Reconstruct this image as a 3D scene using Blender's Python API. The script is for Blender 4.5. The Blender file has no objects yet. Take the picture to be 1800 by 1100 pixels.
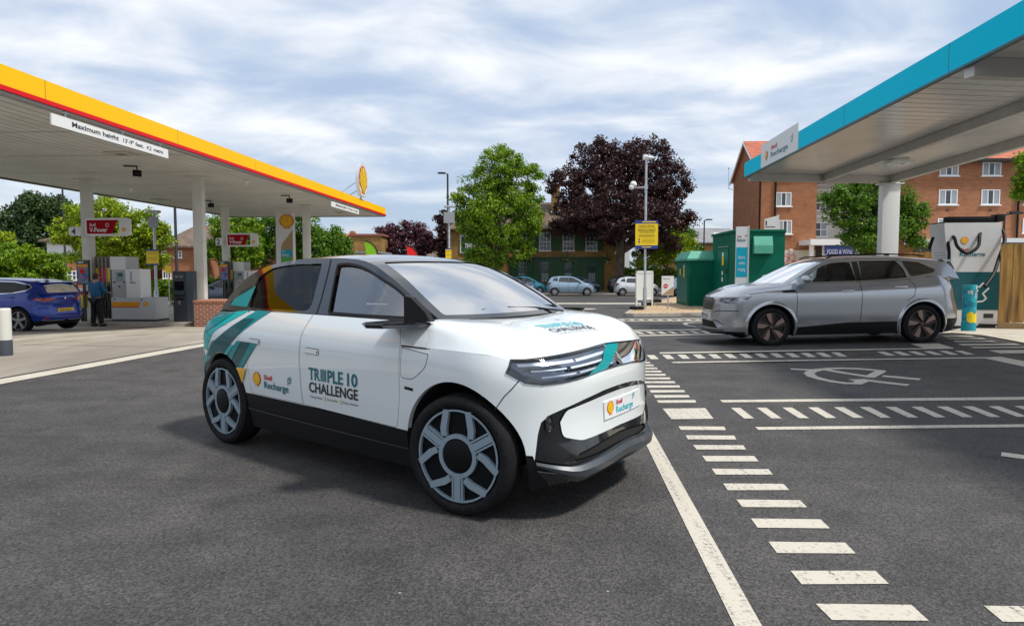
import bpy, bmesh, math, random, bisect
import numpy as np
from mathutils import Vector, Matrix
from mathutils.geometry import delaunay_2d_cdt
R = math.radians
sc = bpy.context.scene
COL = sc.collection

# ---------------------------------------------------------------- camera
CAMH = 1.40
PITCH = math.atan(75 / 1200.0)
cam_data = bpy.data.cameras.new("camera")
cam_data.lens = 24.0; cam_data.sensor_width = 36.0
cam_data.clip_start = 0.05; cam_data.clip_end = 3000
cam = bpy.data.objects.new("camera", cam_data); COL.objects.link(cam)
cam.location = (0, 0, CAMH); cam.rotation_euler = (math.pi / 2 - PITCH, 0, 0)
sc.camera = cam
sc.render.resolution_x = 1024; sc.render.resolution_y = 625

# ---------------------------------------------------------------- light
SUN_EL, SUN_AZ = 57.0, 116.0          # azimuth clockwise from +Y
sun_dir = Vector((math.sin(R(SUN_AZ)) * math.cos(R(SUN_EL)), math.cos(R(SUN_AZ)) * math.cos(R(SUN_EL)), math.sin(R(SUN_EL))))
sd = bpy.data.lights.new("sun", 'SUN'); sd.energy = 3.1; sd.angle = R(6.0); sd.color = (1.0, 0.95, 0.87)
so = bpy.data.objects.new("sun", sd); COL.objects.link(so)
so.rotation_euler = sun_dir.to_track_quat('Z', 'Y').to_euler()
so.location = sun_dir * 40

w = bpy.data.worlds.new("World"); sc.world = w; w.use_nodes = True
nt = w.node_tree; nt.nodes.clear()
def N(t, **k):
    n = nt.nodes.new(t)
    for a, b in k.items(): setattr(n, a, b)
    return n
out = N('ShaderNodeOutputWorld'); bg = N('ShaderNodeBackground'); bg.inputs['Strength'].default_value = 0.088
sky = N('ShaderNodeTexSky', sky_type='NISHITA', sun_disc=False)
sky.sun_elevation = R(SUN_EL); sky.sun_rotation = R(SUN_AZ); sky.air_density = 1.0; sky.dust_density = 1.5; sky.ozone_density = 1.0
tc = N('ShaderNodeTexCoord'); sep = N('ShaderNodeSeparateXYZ'); nt.links.new(tc.outputs['Generated'], sep.inputs[0])
zc = N('ShaderNodeMath', operation='MAXIMUM'); nt.links.new(sep.outputs['Z'], zc.inputs[0]); zc.inputs[1].default_value = 0.0
za = N('ShaderNodeMath', operation='ADD'); nt.links.new(zc.outputs[0], za.inputs[0]); za.inputs[1].default_value = 0.16
dx = N('ShaderNodeMath', operation='DIVIDE'); nt.links.new(sep.outputs['X'], dx.inputs[0]); nt.links.new(za.outputs[0], dx.inputs[1])
dy = N('ShaderNodeMath', operation='DIVIDE'); nt.links.new(sep.outputs['Y'], dy.inputs[0]); nt.links.new(za.outputs[0], dy.inputs[1])
cx = N('ShaderNodeCombineXYZ'); nt.links.new(dx.outputs[0], cx.inputs[0]); nt.links.new(dy.outputs[0], cx.inputs[1])
mp = N('ShaderNodeMapping'); mp.inputs['Rotation'].default_value = (0, 0, R(-24)); mp.inputs['Scale'].default_value = (0.85, 1.15, 1); mp.inputs['Location'].default_value = (3.1, 1.7, 0)
nt.links.new(cx.outputs[0], mp.inputs[0])
n1 = N('ShaderNodeTexNoise'); n1.inputs['Scale'].default_value = 2.0; n1.inputs['Detail'].default_value = 8; n1.inputs['Roughness'].default_value = 0.52; n1.inputs['Distortion'].default_value = 0.35
n2 = N('ShaderNodeTexNoise'); n2.inputs['Scale'].default_value = 0.55; n2.inputs['Detail'].default_value = 4; n2.inputs['Roughness'].default_value = 0.5
nt.links.new(mp.outputs[0], n1.inputs['Vector']); nt.links.new(mp.outputs[0], n2.inputs['Vector'])
nm = N('ShaderNodeMath', operation='MULTIPLY_ADD'); nt.links.new(n2.outputs['Fac'], nm.inputs[0]); nm.inputs[1].default_value = 0.6; nt.links.new(n1.outputs['Fac'], nm.inputs[2])
cr = N('ShaderNodeValToRGB')
e = cr.color_ramp; e.interpolation = 'B_SPLINE'
e.elements[0].position = 0.60; e.elements[0].color = (.40, .51, .70, 1)
e.elements[1].position = 0.95; e.elements[1].color = (.96, .97, .99, 1)
e.elements.new(0.71).color = (.49, .59, .75, 1); e.elements.new(0.82).color = (.68, .74, .84, 1)
crs = N('ShaderNodeVectorMath', operation='SCALE'); crs.inputs['Scale'].default_value = 10.0
nt.links.new(nm.outputs[0], cr.inputs[0]); nt.links.new(cr.outputs[0], crs.inputs[0])
# less cloud near the horizon: the blue sky shows through
hz = N('ShaderNodeMapRange'); nt.links.new(sep.outputs['Z'], hz.inputs[0]); hz.inputs[1].default_value = 0.0; hz.inputs[2].default_value = 0.22; hz.inputs[3].default_value = 0.25; hz.inputs[4].default_value = 0.92
hm = N('ShaderNodeMix', data_type='RGBA')
hc = N('ShaderNodeMix', data_type='RGBA'); hc.inputs[0].default_value = 0.45
nt.links.new(sky.outputs[0], hc.inputs[6]); hc.inputs[7].default_value = (5.6, 7.0, 9.0, 1)
nt.links.new(hz.outputs[0], hm.inputs[0]); nt.links.new(hc.outputs[2], hm.inputs[6]); nt.links.new(crs.outputs[0], hm.inputs[7])
nt.links.new(hm.outputs[2], bg.inputs['Color']); nt.links.new(bg.outputs[0], out.inputs['Surface'])
sc.view_settings.view_transform = 'Standard'; sc.view_settings.look = 'None'
sc.view_settings.exposure = 0.37; sc.view_settings.gamma = 1.0

# ---------------------------------------------------------------- ground height and pixel rays
def sm(t): t = max(0.0, min(1.0, t)); return t * t * (3 - 2 * t)
def gh(x, y):
    lat = 0.022 * max(0.0, min(5.0, x - 4.0)) * sm((y - 8) / 4.0) * (1 - sm((y - 19) / 6.0))
    if y < 12.5: return lat
    return lat -0.45 * sm((y - 12.5) / 11.0) - 0.15 * max(0.0, min(1.0, (y - 23) / 30.0))
CP, SP = math.cos(PITCH), math.sin(PITCH)
def ray(px, py):
    u = (px - 900) / 1200.0; v = -(py - 550) / 1200.0
    return Vector((u, CP + v * SP, -SP + v * CP))
def G(px, py, dz=0.0):
    """ground point seen at photo pixel (1800x1100)"""
    d = ray(px, py); z = 0.0
    for _ in range(60):
        t = (z + dz - CAMH) / d.z; p = d * t
        zn = gh(p.x, p.y); z = 0.5 * z + 0.5 * zn
    t = (z + dz - CAMH) / d.z
    return Vector((d.x * t, d.y * t, z + dz))
def at(px, py, Y):
    d = ray(px, py); t = Y / d.y
    return Vector((d.x * t, Y, CAMH + d.z * t))

# ---------------------------------------------------------------- materials
MATS = {}
def _new(name):
    m = bpy.data.materials.new(name); m.use_nodes = True; MATS[name] = m
    return m, m.node_tree, m.node_tree.nodes['Principled BSDF']
def mat(name, col, rough=0.5, metal=0.0, coat=0.0, spec=0.5, emit=0.0):
    if name in MATS: return MATS[name]
    m, t, b = _new(name)
    b.inputs['Base Color'].default_value = (*col, 1); b.inputs['Roughness'].default_value = rough
    b.inputs['Metallic'].default_value = metal; b.inputs['Specular IOR Level'].default_value = spec
    if coat: b.inputs['Coat Weight'].default_value = coat; b.inputs['Coat Roughness'].default_value = 0.03
    if emit: b.inputs['Emission Color'].default_value = (*col, 1); b.inputs['Emission Strength'].default_value = emit
    return m
def noisy(name, c1, c2, scale=5, rough=0.7, detail=5, bump=0.0, lo=0.35, hi=0.65, metal=0.0, coords='Object', bscale=None, c3=None, s3=0.5, stretch=None, bdist=0.01):
    if name in MATS: return MATS[name]
    m, t, b = _new(name); n = t.nodes; l = t.links
    tc = n.new('ShaderNodeTexCoord'); src = tc.outputs[coords]
    if stretch:
        mp = n.new('ShaderNodeMapping'); mp.inputs['Scale'].default_value = stretch; l.new(src, mp.inputs[0]); src = mp.outputs[0]
    nz = n.new('ShaderNodeTexNoise'); nz.inputs['Scale'].default_value = scale; nz.inputs['Detail'].default_value = detail; nz.inputs['Roughness'].default_value = 0.6
    l.new(src, nz.inputs['Vector'])
    r = n.new('ShaderNodeValToRGB'); r.color_ramp.elements[0].position = lo; r.color_ramp.elements[1].position = hi
    r.color_ramp.elements[0].color = (*c1, 1); r.color_ramp.elements[1].color = (*c2, 1); l.new(nz.outputs['Fac'], r.inputs[0])
    colr = r.outputs[0]
    if c3:
        z3 = n.new('ShaderNodeTexNoise'); z3.inputs['Scale'].default_value = s3; z3.inputs['Detail'].default_value = 4; l.new(src, z3.inputs['Vector'])
        r3 = n.new('ShaderNodeValToRGB'); r3.color_ramp.elements[0].position = 0.42; r3.color_ramp.elements[1].position = 0.68; l.new(z3.outputs['Fac'], r3.inputs[0])
        mx = n.new('ShaderNodeMix'); mx.data_type = 'RGBA'; l.new(r3.outputs[0], mx.inputs[0]); l.new(colr, mx.inputs[6]); mx.inputs[7].default_value = (*c3, 1); colr = mx.outputs[2]
    l.new(colr, b.inputs['Base Color']); b.inputs['Roughness'].default_value = rough; b.inputs['Metallic'].default_value = metal
    if bump:
        z2 = n.new('ShaderNodeTexNoise'); z2.inputs['Scale'].default_value = bscale or scale * 4; z2.inputs['Detail'].default_value = 3; l.new(src, z2.inputs['Vector'])
        bp = n.new('ShaderNodeBump'); bp.inputs['Strength'].default_value = bump; bp.inputs['Distance'].default_value = bdist
        l.new(z2.outputs['Fac'], bp.inputs['Height']); l.new(bp.outputs[0], b.inputs['Normal'])
    return m
def glassy(name, tint=(0.75, 0.85, 0.85), trans=0.7, rough=0.02, ior=1.75, refl=1.0):
    """window pane: tinted see-through mixed with mirror by Fresnel"""
    if name in MATS: return MATS[name]
    m = bpy.data.materials.new(name); m.use_nodes = True; MATS[name] = m
    t = m.node_tree; n = t.nodes; l = t.links; n.clear()
    o = n.new('ShaderNodeOutputMaterial'); tr = n.new('ShaderNodeBsdfTransparent'); tr.inputs[0].default_value = (*[c * trans for c in tint], 1)
    g = n.new('ShaderNodeBsdfGlossy'); g.inputs['Roughness'].default_value = rough; g.inputs[0].default_value = (refl, refl, refl, 1)
    f = n.new('ShaderNodeFresnel'); f.inputs[0].default_value = ior
    mx = n.new('ShaderNodeMixShader'); l.new(f.outputs[0], mx.inputs[0]); l.new(tr.outputs[0], mx.inputs[1]); l.new(g.outputs[0], mx.inputs[2]); l.new(mx.outputs[0], o.inputs[0])
    return m
def brick(name, c1, c2, mortar, bw=0.23, bh=0.075, axis='x', rough=0.85, mix=0.5, off=0.5, msize=0.012):
    if name in MATS: return MATS[name]
    m, t, b = _new(name); n = t.nodes; l = t.links
    tc = n.new('ShaderNodeTexCoord'); s = n.new('ShaderNodeSeparateXYZ'); l.new(tc.outputs['Object'], s.inputs[0])
    add = n.new('ShaderNodeMath'); add.operation = 'ADD'; l.new(s.outputs[0], add.inputs[0]); l.new(s.outputs[1], add.inputs[1])
    c = n.new('ShaderNodeCombineXYZ'); l.new(add.outputs[0], c.inputs[0]); l.new(s.outputs[2], c.inputs[1])
    br = n.new('ShaderNodeTexBrick'); br.inputs['Scale'].default_value = 1; br.inputs['Brick Width'].default_value = bw; br.inputs['Row Height'].default_value = bh
    br.inputs['Mortar Size'].default_value = msize; br.inputs['Color1'].default_value = (*c1, 1); br.inputs['Color2'].default_value = (*c2, 1); br.inputs['Mortar'].default_value = (*mortar, 1)
    br.offset = off; l.new(c.outputs[0], br.inputs['Vector'])
    nz = n.new('ShaderNodeTexNoise'); nz.inputs['Scale'].default_value = 1.3; nz.inputs['Detail'].default_value = 6; l.new(c.outputs[0], nz.inputs['Vector'])
    mr = n.new('ShaderNodeMapRange'); mr.inputs[3].default_value = 0.6; mr.inputs[4].default_value = 1.35; l.new(nz.outputs['Fac'], mr.inputs[0])
    mu = n.new('ShaderNodeVectorMath'); mu.operation = 'SCALE'; l.new(br.outputs[0], mu.inputs[0]); l.new(mr.outputs[0], mu.inputs['Scale'])
    l.new(mu.outputs[0], b.inputs['Base Color']); b.inputs['Roughness'].default_value = rough
    bp = n.new('ShaderNodeBump'); bp.inputs['Strength'].default_value = 0.35; bp.inputs['Distance'].default_value = 0.01; bp.invert = True
    l.new(br.outputs['Fac'], bp.inputs['Height']); l.new(bp.outputs[0], b.inputs['Normal'])
    return m
def leafmat(name, c1, c2, c3, trans=0.35):
    if name in MATS: return MATS[name]
    m, t, b = _new(name); n = t.nodes; l = t.links
    g = n.new('ShaderNodeNewGeometry'); r = n.new('ShaderNodeValToRGB'); l.new(g.outputs['Random Per Island'], r.inputs[0])
    r.color_ramp.elements[0].color = (*c1, 1); r.color_ramp.elements[1].color = (*c3, 1); r.color_ramp.elements.new(0.55).color = (*c2, 1)
    b.inputs['Roughness'].default_value = 0.5; l.new(r.outputs[0], b.inputs['Base Color'])
    tl = n.new('ShaderNodeBsdfTranslucent'); l.new(r.outputs[0], tl.inputs[0])
    mx = n.new('ShaderNodeMixShader'); mx.inputs[0].default_value = trans; o = n['Material Output']
    l.new(b.outputs[0], mx.inputs[1]); l.new(tl.outputs[0], mx.inputs[2]); l.new(mx.outputs[0], o.inputs[0])
    return m

# ---------------------------------------------------------------- mesh builder
class MB:
    def __init__(s): s.v = []; s.f = []; s.m = []; s.T = Matrix.Identity(4)
    def pt(s, p): s.v.append(tuple(s.T @ Vector(p))); return len(s.v) - 1
    def face(s, idx, m=0): s.f.append(tuple(idx)); s.m.append(m)
    def poly(s, pts, m=0): s.face([s.pt(p) for p in pts], m)
    def box(s, x0, x1, y0, y1, z0, z1, m=0, bevel=0.0):
        if bevel:
            bm = bmesh.new(); bmesh.ops.create_cube(bm, size=1)
            for v in bm.verts: v.co = Vector(((x0 + x1) / 2 + v.co.x * (x1 - x0), (y0 + y1) / 2 + v.co.y * (y1 - y0), (z0 + z1) / 2 + v.co.z * (z1 - z0)))
            bmesh.ops.bevel(bm, geom=bm.edges[:], offset=bevel, segments=2, affect='EDGES', profile=0.6)
            bm.verts.index_update(); o = len(s.v)
            for v in bm.verts: s.pt(v.co)
            for f in bm.faces: s.face([o + v.index for v in f.verts], m)
            bm.free(); return s
        a = [s.pt(p) for p in ((x0, y0, z0), (x1, y0, z0), (x1, y1, z0), (x0, y1, z0), (x0, y0, z1), (x1, y0, z1), (x1, y1, z1), (x0, y1, z1))]
        for q in ((0, 3, 2, 1), (4, 5, 6, 7), (0, 1, 5, 4), (1, 2, 6, 5), (2, 3, 7, 6), (3, 0, 4, 7)): s.face([a[i] for i in q], m)
        return s
    def prism(s, pts2, d0, d1, axis='y', m=0):
        """extrude polygon; axis y: pts=(x,z); axis x: pts=(y,z); axis z: pts=(x,y)"""
        f = {'y': lambda p, d: (p[0], d, p[1]), 'x': lambda p, d: (d, p[0], p[1]), 'z': lambda p, d: (p[0], p[1], d)}[axis]
        n = len(pts2); a = [s.pt(f(p, d0)) for p in pts2]; b = [s.pt(f(p, d1)) for p in pts2]
        s.face(a[::-1], m); s.face(b, m)
        for i in range(n): s.face((a[i], a[(i + 1) % n], b[(i + 1) % n], b[i]), m)
        return s
    def tube(s, path, r, n=8, m=0, caps=True):
        path = [Vector(p) for p in path]; rs = r if isinstance(r, (list, tuple)) else [r] * len(path); rings = []
        prev = None
        for i, p in enumerate(path):
            d = (path[min(i + 1, len(path) - 1)] - path[max(i - 1, 0)]).normalized()
            if prev is None:
                a = d.cross(Vector((0, 0, 1)));
                if a.length < 0.05: a = d.cross(Vector((0, 1, 0)))
                a.normalize()
            else: a = (prev - d * prev.dot(d)).normalized()
            prev = a; b = d.cross(a)
            rings.append([s.pt(p + (a * math.cos(2 * math.pi * k / n) + b * math.sin(2 * math.pi * k / n)) * rs[i]) for k in range(n)])
        for i in range(len(rings) - 1):
            for k in range(n): s.face((rings[i][k], rings[i][(k + 1) % n], rings[i + 1][(k + 1) % n], rings[i + 1][k]), m)
        if caps: s.face(rings[0][::-1], m); s.face(rings[-1], m)
        return s
    def lathe(s, prof, n=24, m=0, axis='z', c=(0, 0, 0), caps=False):
        """prof: [(radius, height)...] about axis through c"""
        rings = []
        for r_, h in prof:
            ring = []
            for k in range(n):
                a = 2 * math.pi * k / n; ca, sa = r_ * math.cos(a), r_ * math.sin(a)
                p = (ca, sa, h) if axis == 'z' else ((ca, h, sa) if axis == 'y' else (h, ca, sa))
                ring.append(s.pt((c[0] + p[0], c[1] + p[1], c[2] + p[2])))
            rings.append(ring)
        for i in range(len(rings) - 1):
            for k in range(n): s.face((rings[i][k], rings[i][(k + 1) % n], rings[i + 1][(k + 1) % n], rings[i + 1][k]), m)
        if caps: s.face(rings[0][::-1], m); s.face(rings[-1], m)
        return s
    def sphere(s, c, r, n=10, m=0, sz=(1, 1, 1)):
        prof = [(max(1e-4, r * math.sin(math.pi * i / n)), -r * math.cos(math.pi * i / n)) for i in range(n + 1)]
        T0 = s.T; s.T = T0 @ Matrix.Translation(c) @ Matrix.Diagonal((*sz, 1)); s.lathe(prof, n * 2, m); s.T = T0
        return s
    def add(s, verts, faces, m=0):
        mp_ = {}
        for f in faces:
            for i in f:
                if i not in mp_: mp_[i] = s.pt(verts[i])
            s.face([mp_[i] for i in f], m)
        return s
    def build(s, name, mats, parent=None, smooth=False, angle=35):
        me = bpy.data.meshes.new(name)
        me.from_pydata(s.v, [], s.f)
        if not isinstance(mats, (list, tuple)): mats = [mats]
        for q in mats: me.materials.append(q)
        if len(mats) > 1: me.polygons.foreach_set('material_index', s.m)
        if smooth:
            me.polygons.foreach_set('use_smooth', [True] * len(me.polygons))
            if angle < 180:
                try: me.set_sharp_from_angle(angle=R(angle))
                except Exception: pass
        me.update()
        o = bpy.data.objects.new(name, me); COL.objects.link(o)
        if parent: o.parent = parent
        return o
def tag(o, label=None, cat=None, group=None, kind=None):
    if label: o['label'] = label
    if cat: o['category'] = cat
    if group: o['group'] = group
    if kind: o['kind'] = kind
    return o
def thing(name, label, cat, loc=(0, 0, 0), rz=0.0, group=None):
    o = bpy.data.objects.new(name, None); COL.objects.link(o)
    o.empty_display_size = 0.2; o.location = loc; o.rotation_euler = (0, 0, rz)
    return tag(o, label, cat, group)
def dup(root, loc=None, rz=None, label=None):
    def cp(o, par):
        c = o.copy(); COL.objects.link(c)
        if par: c.parent = par
        for ch in list(o.children): cp(ch, c)
        return c
    c = cp(root, None)
    if loc is not None: c.location = loc
    if rz is not None: c.rotation_euler = (0, 0, rz)
    if label: c['label'] = label
    return c
# text -> list of 2D verts and faces, left aligned at 0,0 with cap height = size
_tc = {}
def text2d(s, size=1.0, bold=0.0, shear=0.0, space=1.0, sx=1.0):
    k = (s, bold, shear, space)
    if k not in _tc:
        cu = bpy.data.curves.new('t', 'FONT'); cu.body = s; cu.offset = bold; cu.shear = shear; cu.space_character = space; cu.resolution_u = 3
        o = bpy.data.objects.new('t', cu); COL.objects.link(o)
        dg = bpy.context.evaluated_depsgraph_get(); me = o.evaluated_get(dg).to_mesh()
        vs = np.array([v.co[:2] for v in me.vertices]).reshape(-1, 2); fs = [tuple(p.vertices) for p in me.polygons]
        o.evaluated_get(dg).to_mesh_clear(); bpy.data.objects.remove(o); bpy.data.curves.remove(cu)
        _tc[k] = (vs, fs)
    vs, fs = _tc[k]
    return vs * np.array([size / 0.70 * sx, size / 0.70]), fs
def text_on(mb, s, size, fn, x0=0, z0=0, width=None, align='l', m=0, bold=0.0, shear=0.0, space=1.0):
    """put text on a surface: fn(u,v)->3D point"""
    vs, fs = text2d(s, size, bold, shear, space)
    if not len(vs): return mb
    mn, mx_ = vs[:, 0].min(), vs[:, 0].max(); W_ = mx_ - mn; k = 1.0 if width is None else width / W_
    off = x0 - mn * k if align == 'l' else (x0 - (mn + mx_) / 2 * k if align == 'c' else x0 - mx_ * k)
    return mb.add([fn(p[0] * k + off, p[1] + z0) for p in vs], fs, m)
def pecten(mb, fn, cx, cz, r, mr=0, my=1, off=0.004, white=None):
    """scallop emblem: red outline, yellow fan with red ribs; fn(u,v,lift)->3D"""
    def outline(k):
        pts = []
        for i in range(33):
            a = R(205 - 230 * i / 32); rr = k * (1 + 0.025 * math.cos(i * math.pi * 14 / 32))
            pts.append((cx + r * rr * math.cos(a) * 1.0, cz + 0.1 * r + r * rr * math.sin(a) * 0.92))
        pts += [(cx + r * .42 * k + .02 * r, cz - r * (.62 * k + .02)), (cx + r * .42 * k, cz - r * .88 * k), (cx - r * .42 * k, cz - r * .88 * k), (cx - r * .42 * k - .02 * r, cz - r * (.62 * k + .02))]
        return pts
    mb.poly([fn(u, v, 0) for u, v in outline(1.0)][::-1], mr)
    # yellow ribs
    bx, bz = cx, cz - r * 0.62; nr = 7
    for i in range(nr):
        a0 = 200 - 220 * i / nr - 3.0; a1 = 200 - 220 * (i + 1) / nr + 3.0
        top = [(cx + .86 * r * math.cos(R(a0 + (a1 - a0) * j / 3)) * (1 + .0 * j), cz + .1 * r + .80 * r * math.sin(R(a0 + (a1 - a0) * j / 3)) * (1.0 + .04 * math.sin(math.pi * j / 3))) for j in range(4)]
        u = (i - (nr - 1) / 2) / nr
        b0 = (bx + u * r * .62 - r * .035, bz - r * .06); b1 = (bx + u * r * .62 + r * .035, bz - r * .06)
        mb.poly([fn(*p, off) for p in (top[::-1] + [b0, b1])], my)
    mb.poly([fn(*p, off) for p in ((cx - .3 * r, cz - .72 * r), (cx + .3 * r, cz - .72 * r), (cx + .32 * r, cz - .80 * r), (cx - .32 * r, cz - .80 * r))], my)
def strokes(mb, fn, segs, w, m=0):
    for seg in segs:
        for (a, b) in zip(seg[:-1], seg[1:]):
            d = Vector((b[0] - a[0], b[1] - a[1])); L = d.length
            if L < 1e-6: continue
            d /= L; n = Vector((-d.y, d.x)) * w / 2; e = d * w * .35; A_ = Vector(a[:2]) - e; B_ = Vector(b[:2]) + e; k = max(1, int(math.ceil(L / .07)))
            P0 = [mb.pt(fn(*(A_.lerp(B_, i / k) + n))) for i in range(k + 1)]; P1 = [mb.pt(fn(*(A_.lerp(B_, i / k) - n))) for i in range(k + 1)]
            for i in range(k): mb.face((P0[i], P1[i], P1[i + 1], P0[i + 1]), m)
def plug_icon(mb, fn, cx, cz, s, m=0, w=.09, ang=45):
    """round plug with two prongs and a drop beside it, tilted"""
    def rot(p):
        a = R(ang); return (cx + s * (p[0] * math.cos(a) - p[1] * math.sin(a)), cz + s * (p[0] * math.sin(a) + p[1] * math.cos(a)))
    body = [(-.45, .15), (.45, .15)] ; arc = [(.45 * math.cos(R(-t)), .15 - .62 * math.sin(R(t))) for t in range(0, 181, 20)]
    segs = [[rot(p) for p in [(-.45, .15)] + [(.45 * math.cos(R(180 + t)), .15 + .6 * math.sin(R(180 + t))) for t in range(0, 181, 18)] + [(-.45, .15)]]]
    segs += [[rot((-.2, .28)), rot((-.2, .7))], [rot((.2, .28)), rot((.2, .7))], [rot((0, -.45)), rot((0, -.8))]]
    strokes(mb, fn, segs, w * s, m)

# polygon -> dense triangulated patch mapped on a surface
def _dens(poly, step):
    o = []
    n = len(poly)
    for i in range(n):
        a = poly[i]; b = poly[(i + 1) % n]; L = math.hypot(b[0] - a[0], b[1] - a[1]); k = max(1, int(math.ceil(L / step)))
        for j in range(k): o.append((a[0] + (b[0] - a[0]) * j / k, a[1] + (b[1] - a[1]) * j / k))
    return o
def _inside(P, poly):
    x, y = P[:, 0], P[:, 1]; r = np.zeros(len(P), bool); n = len(poly)
    for i in range(n):
        x0, y0 = poly[i]; x1, y1 = poly[(i + 1) % n]
        if y0 == y1: continue
        c = ((y0 > y) != (y1 > y)) & (x < (x1 - x0) * (y - y0) / (y1 - y0) + x0); r ^= c
    return r
def tri(poly, holes=(), step=0.05, ystep=None):
    ystep = ystep or step
    loops = [_dens(poly, step)] + [_dens(h, step) for h in holes]
    pts = []; edges = []
    for L in loops:
        o = len(pts); pts += L; edges += [(o + i, o + (i + 1) % len(L)) for i in range(len(L))]
    A = np.array(loops[0]); x0, y0 = A.min(0); x1, y1 = A.max(0)
    gx = np.arange(x0 + step * .5, x1, step); gy = np.arange(y0 + ystep * .5, y1, ystep)
    if len(gx) and len(gy):
        Gd = np.array([(a, b) for a in gx for b in gy])
        ok = _inside(Gd, loops[0])
        for h in loops[1:]: ok &= ~_inside(Gd, h)
        Gd = Gd[ok]
        if len(Gd):
            E = np.array(pts); d = np.min(np.hypot(Gd[:, None, 0] - E[None, :, 0], Gd[:, None, 1] - E[None, :, 1]), axis=1) if len(Gd) * len(E) < 4e7 else np.full(len(Gd), 1.0)
            pts += [tuple(p) for p in Gd[d > 0.4 * min(step, ystep)]]
    res = delaunay_2d_cdt([Vector(p) for p in pts], edges, [], 0, 1e-6)
    vs = np.array([tuple(p) for p in res[0]]); fs = [f for f in res[2]]
    if not fs: return vs, []
    c = np.array([vs[list(f)].mean(0) for f in fs]); ok = _inside(c, loops[0])
    for h in loops[1:]: ok &= ~_inside(c, h)
    return vs, [tuple(f) for f, k in zip(fs, ok) if k]
def patch(mb, poly, fn, holes=(), step=0.05, ystep=None, m=0):
    vs, fs = tri(poly, holes, step, ystep)
    return mb.add([fn(p[0], p[1]) for p in vs], fs, m)
# shared materials
WHITE = mat('white_paint', (.73, .77, .77), .25, 0, 1.0)
GBLACK = mat('gloss_black', (.004, .005, .007), .08, 0, 1.0)
SBLACK = mat('satin_black', (.008, .008, .009), .5, spec=.25)
DARK = mat('dark_void', (.006, .006, .006), .9)
RUB = noisy('tyre_rubber', (.007, .007, .008), (.013, .013, .014), 30, .7, bump=.3, bscale=120); RUB.node_tree.nodes['Principled BSDF'].inputs['Specular IOR Level'].default_value = .2
TEAL = mat('vinyl_teal', (.0, .24, .25), .3, 0, .25, .2); TEAL2 = mat('vinyl_deep_teal', (.0, .08, .095), .3, 0, .25, .2); TEAL3 = mat('vinyl_bright_teal', (.0, .42, .41), .3, 0, .25, .2)
AMBER = mat('vinyl_amber', (.80, .42, .02), .2, 0, .8); RED = mat('logo_red', (.62, .012, .02), .35); YEL = mat('logo_yellow', (.90, .55, .01), .35)
INKT = mat('ink_teal', (.0, .14, .17), .35); INKK = mat('ink_black', (.02, .02, .025), .35); INKR = mat('ink_red', (.55, .01, .02), .35); INKC = mat('ink_cyan', (.0, .45, .50), .3)
GLS = glassy('car_glass', (.8, .87, .88), .75, .01, 3.0); GLR = glassy('rear_glass', (.5, .55, .58), .42, .01, 1.5, .6); GLD = glassy('car_glass_dark', (.5, .52, .55), .2, .02, 2.0)
GUN = mat('gunmetal', (.06, .07, .08), .35, .3, .3); LENS = mat('lamp_black', (.035, .042, .055), .15, 0, 1.0)
LGT = mat('lamp_bright', (.90, .93, .97), .2, .1, .5); SPK = mat('alloy_blue_grey', (.30, .38, .44), .32, .3, spec=.3)
SEAM = mat('seam', (.004, .004, .004), .8); CHR = mat('chrome', (.75, .75, .76), .12, 1.0); SEAT = mat('seat_cloth', (.05, .052, .06), .8); REDC = mat('red_cloth', (.45, .02, .03), .8)
# ================================================================ car construction
def interp(tab, z):
    n = len(tab)
    if z <= tab[0][0]: return tab[0][1]
    if z >= tab[-1][0]: return tab[-1][1]
    i = max(0, min(n - 2, bisect.bisect_right([t[0] for t in tab], z) - 1))
    x0, y0 = tab[i][:2]; x1, y1 = tab[i + 1][:2]; h = x1 - x0; t = (z - x0) / h; d = (y1 - y0) / h
    dl = (y0 - tab[i - 1][1]) / (x0 - tab[i - 1][0]) if i > 0 else d
    dr = (tab[i + 2][1] - y1) / (tab[i + 2][0] - x1) if i < n - 2 else d
    m0 = d if i == 0 else (0 if dl * d <= 0 else 2 * dl * d / (dl + d))
    m1 = d if i >= n - 2 else (0 if dr * d <= 0 else 2 * dr * d / (dr + d))
    return (2 * t**3 - 3 * t * t + 1) * y0 + (t**3 - 2 * t * t + t) * h * m0 + (3 * t * t - 2 * t**3) * y1 + (t**3 - t * t) * h * m1
def circ(cx, cz, r, n=48, a0=0, a1=360):
    k = n if a1 - a0 == 360 else n + 1
    return [(cx + r * math.cos(R(a0 + (a1 - a0) * i / n)), cz + r * math.sin(R(a0 + (a1 - a0) * i / n))) for i in range(k)]
def rnd(poly, r, n=4):
    """round the corners of a polygon; r one radius or a list"""
    o = []; L = len(poly)
    for i in range(L):
        p = Vector(poly[i]); a = Vector(poly[i - 1]) - p; b = Vector(poly[(i + 1) % L]) - p
        rr = r[i] if isinstance(r, (list, tuple)) else r
        if rr <= 0: o.append(tuple(p)); continue
        k = min(rr, a.length * .45, b.length * .45); A = p + a.normalized() * k; B = p + b.normalized() * k
        for j in range(n + 1):
            t = j / n; q = A * (1 - t)**2 + p * 2 * t * (1 - t) + B * t * t; o.append(tuple(q))
    return o
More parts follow.
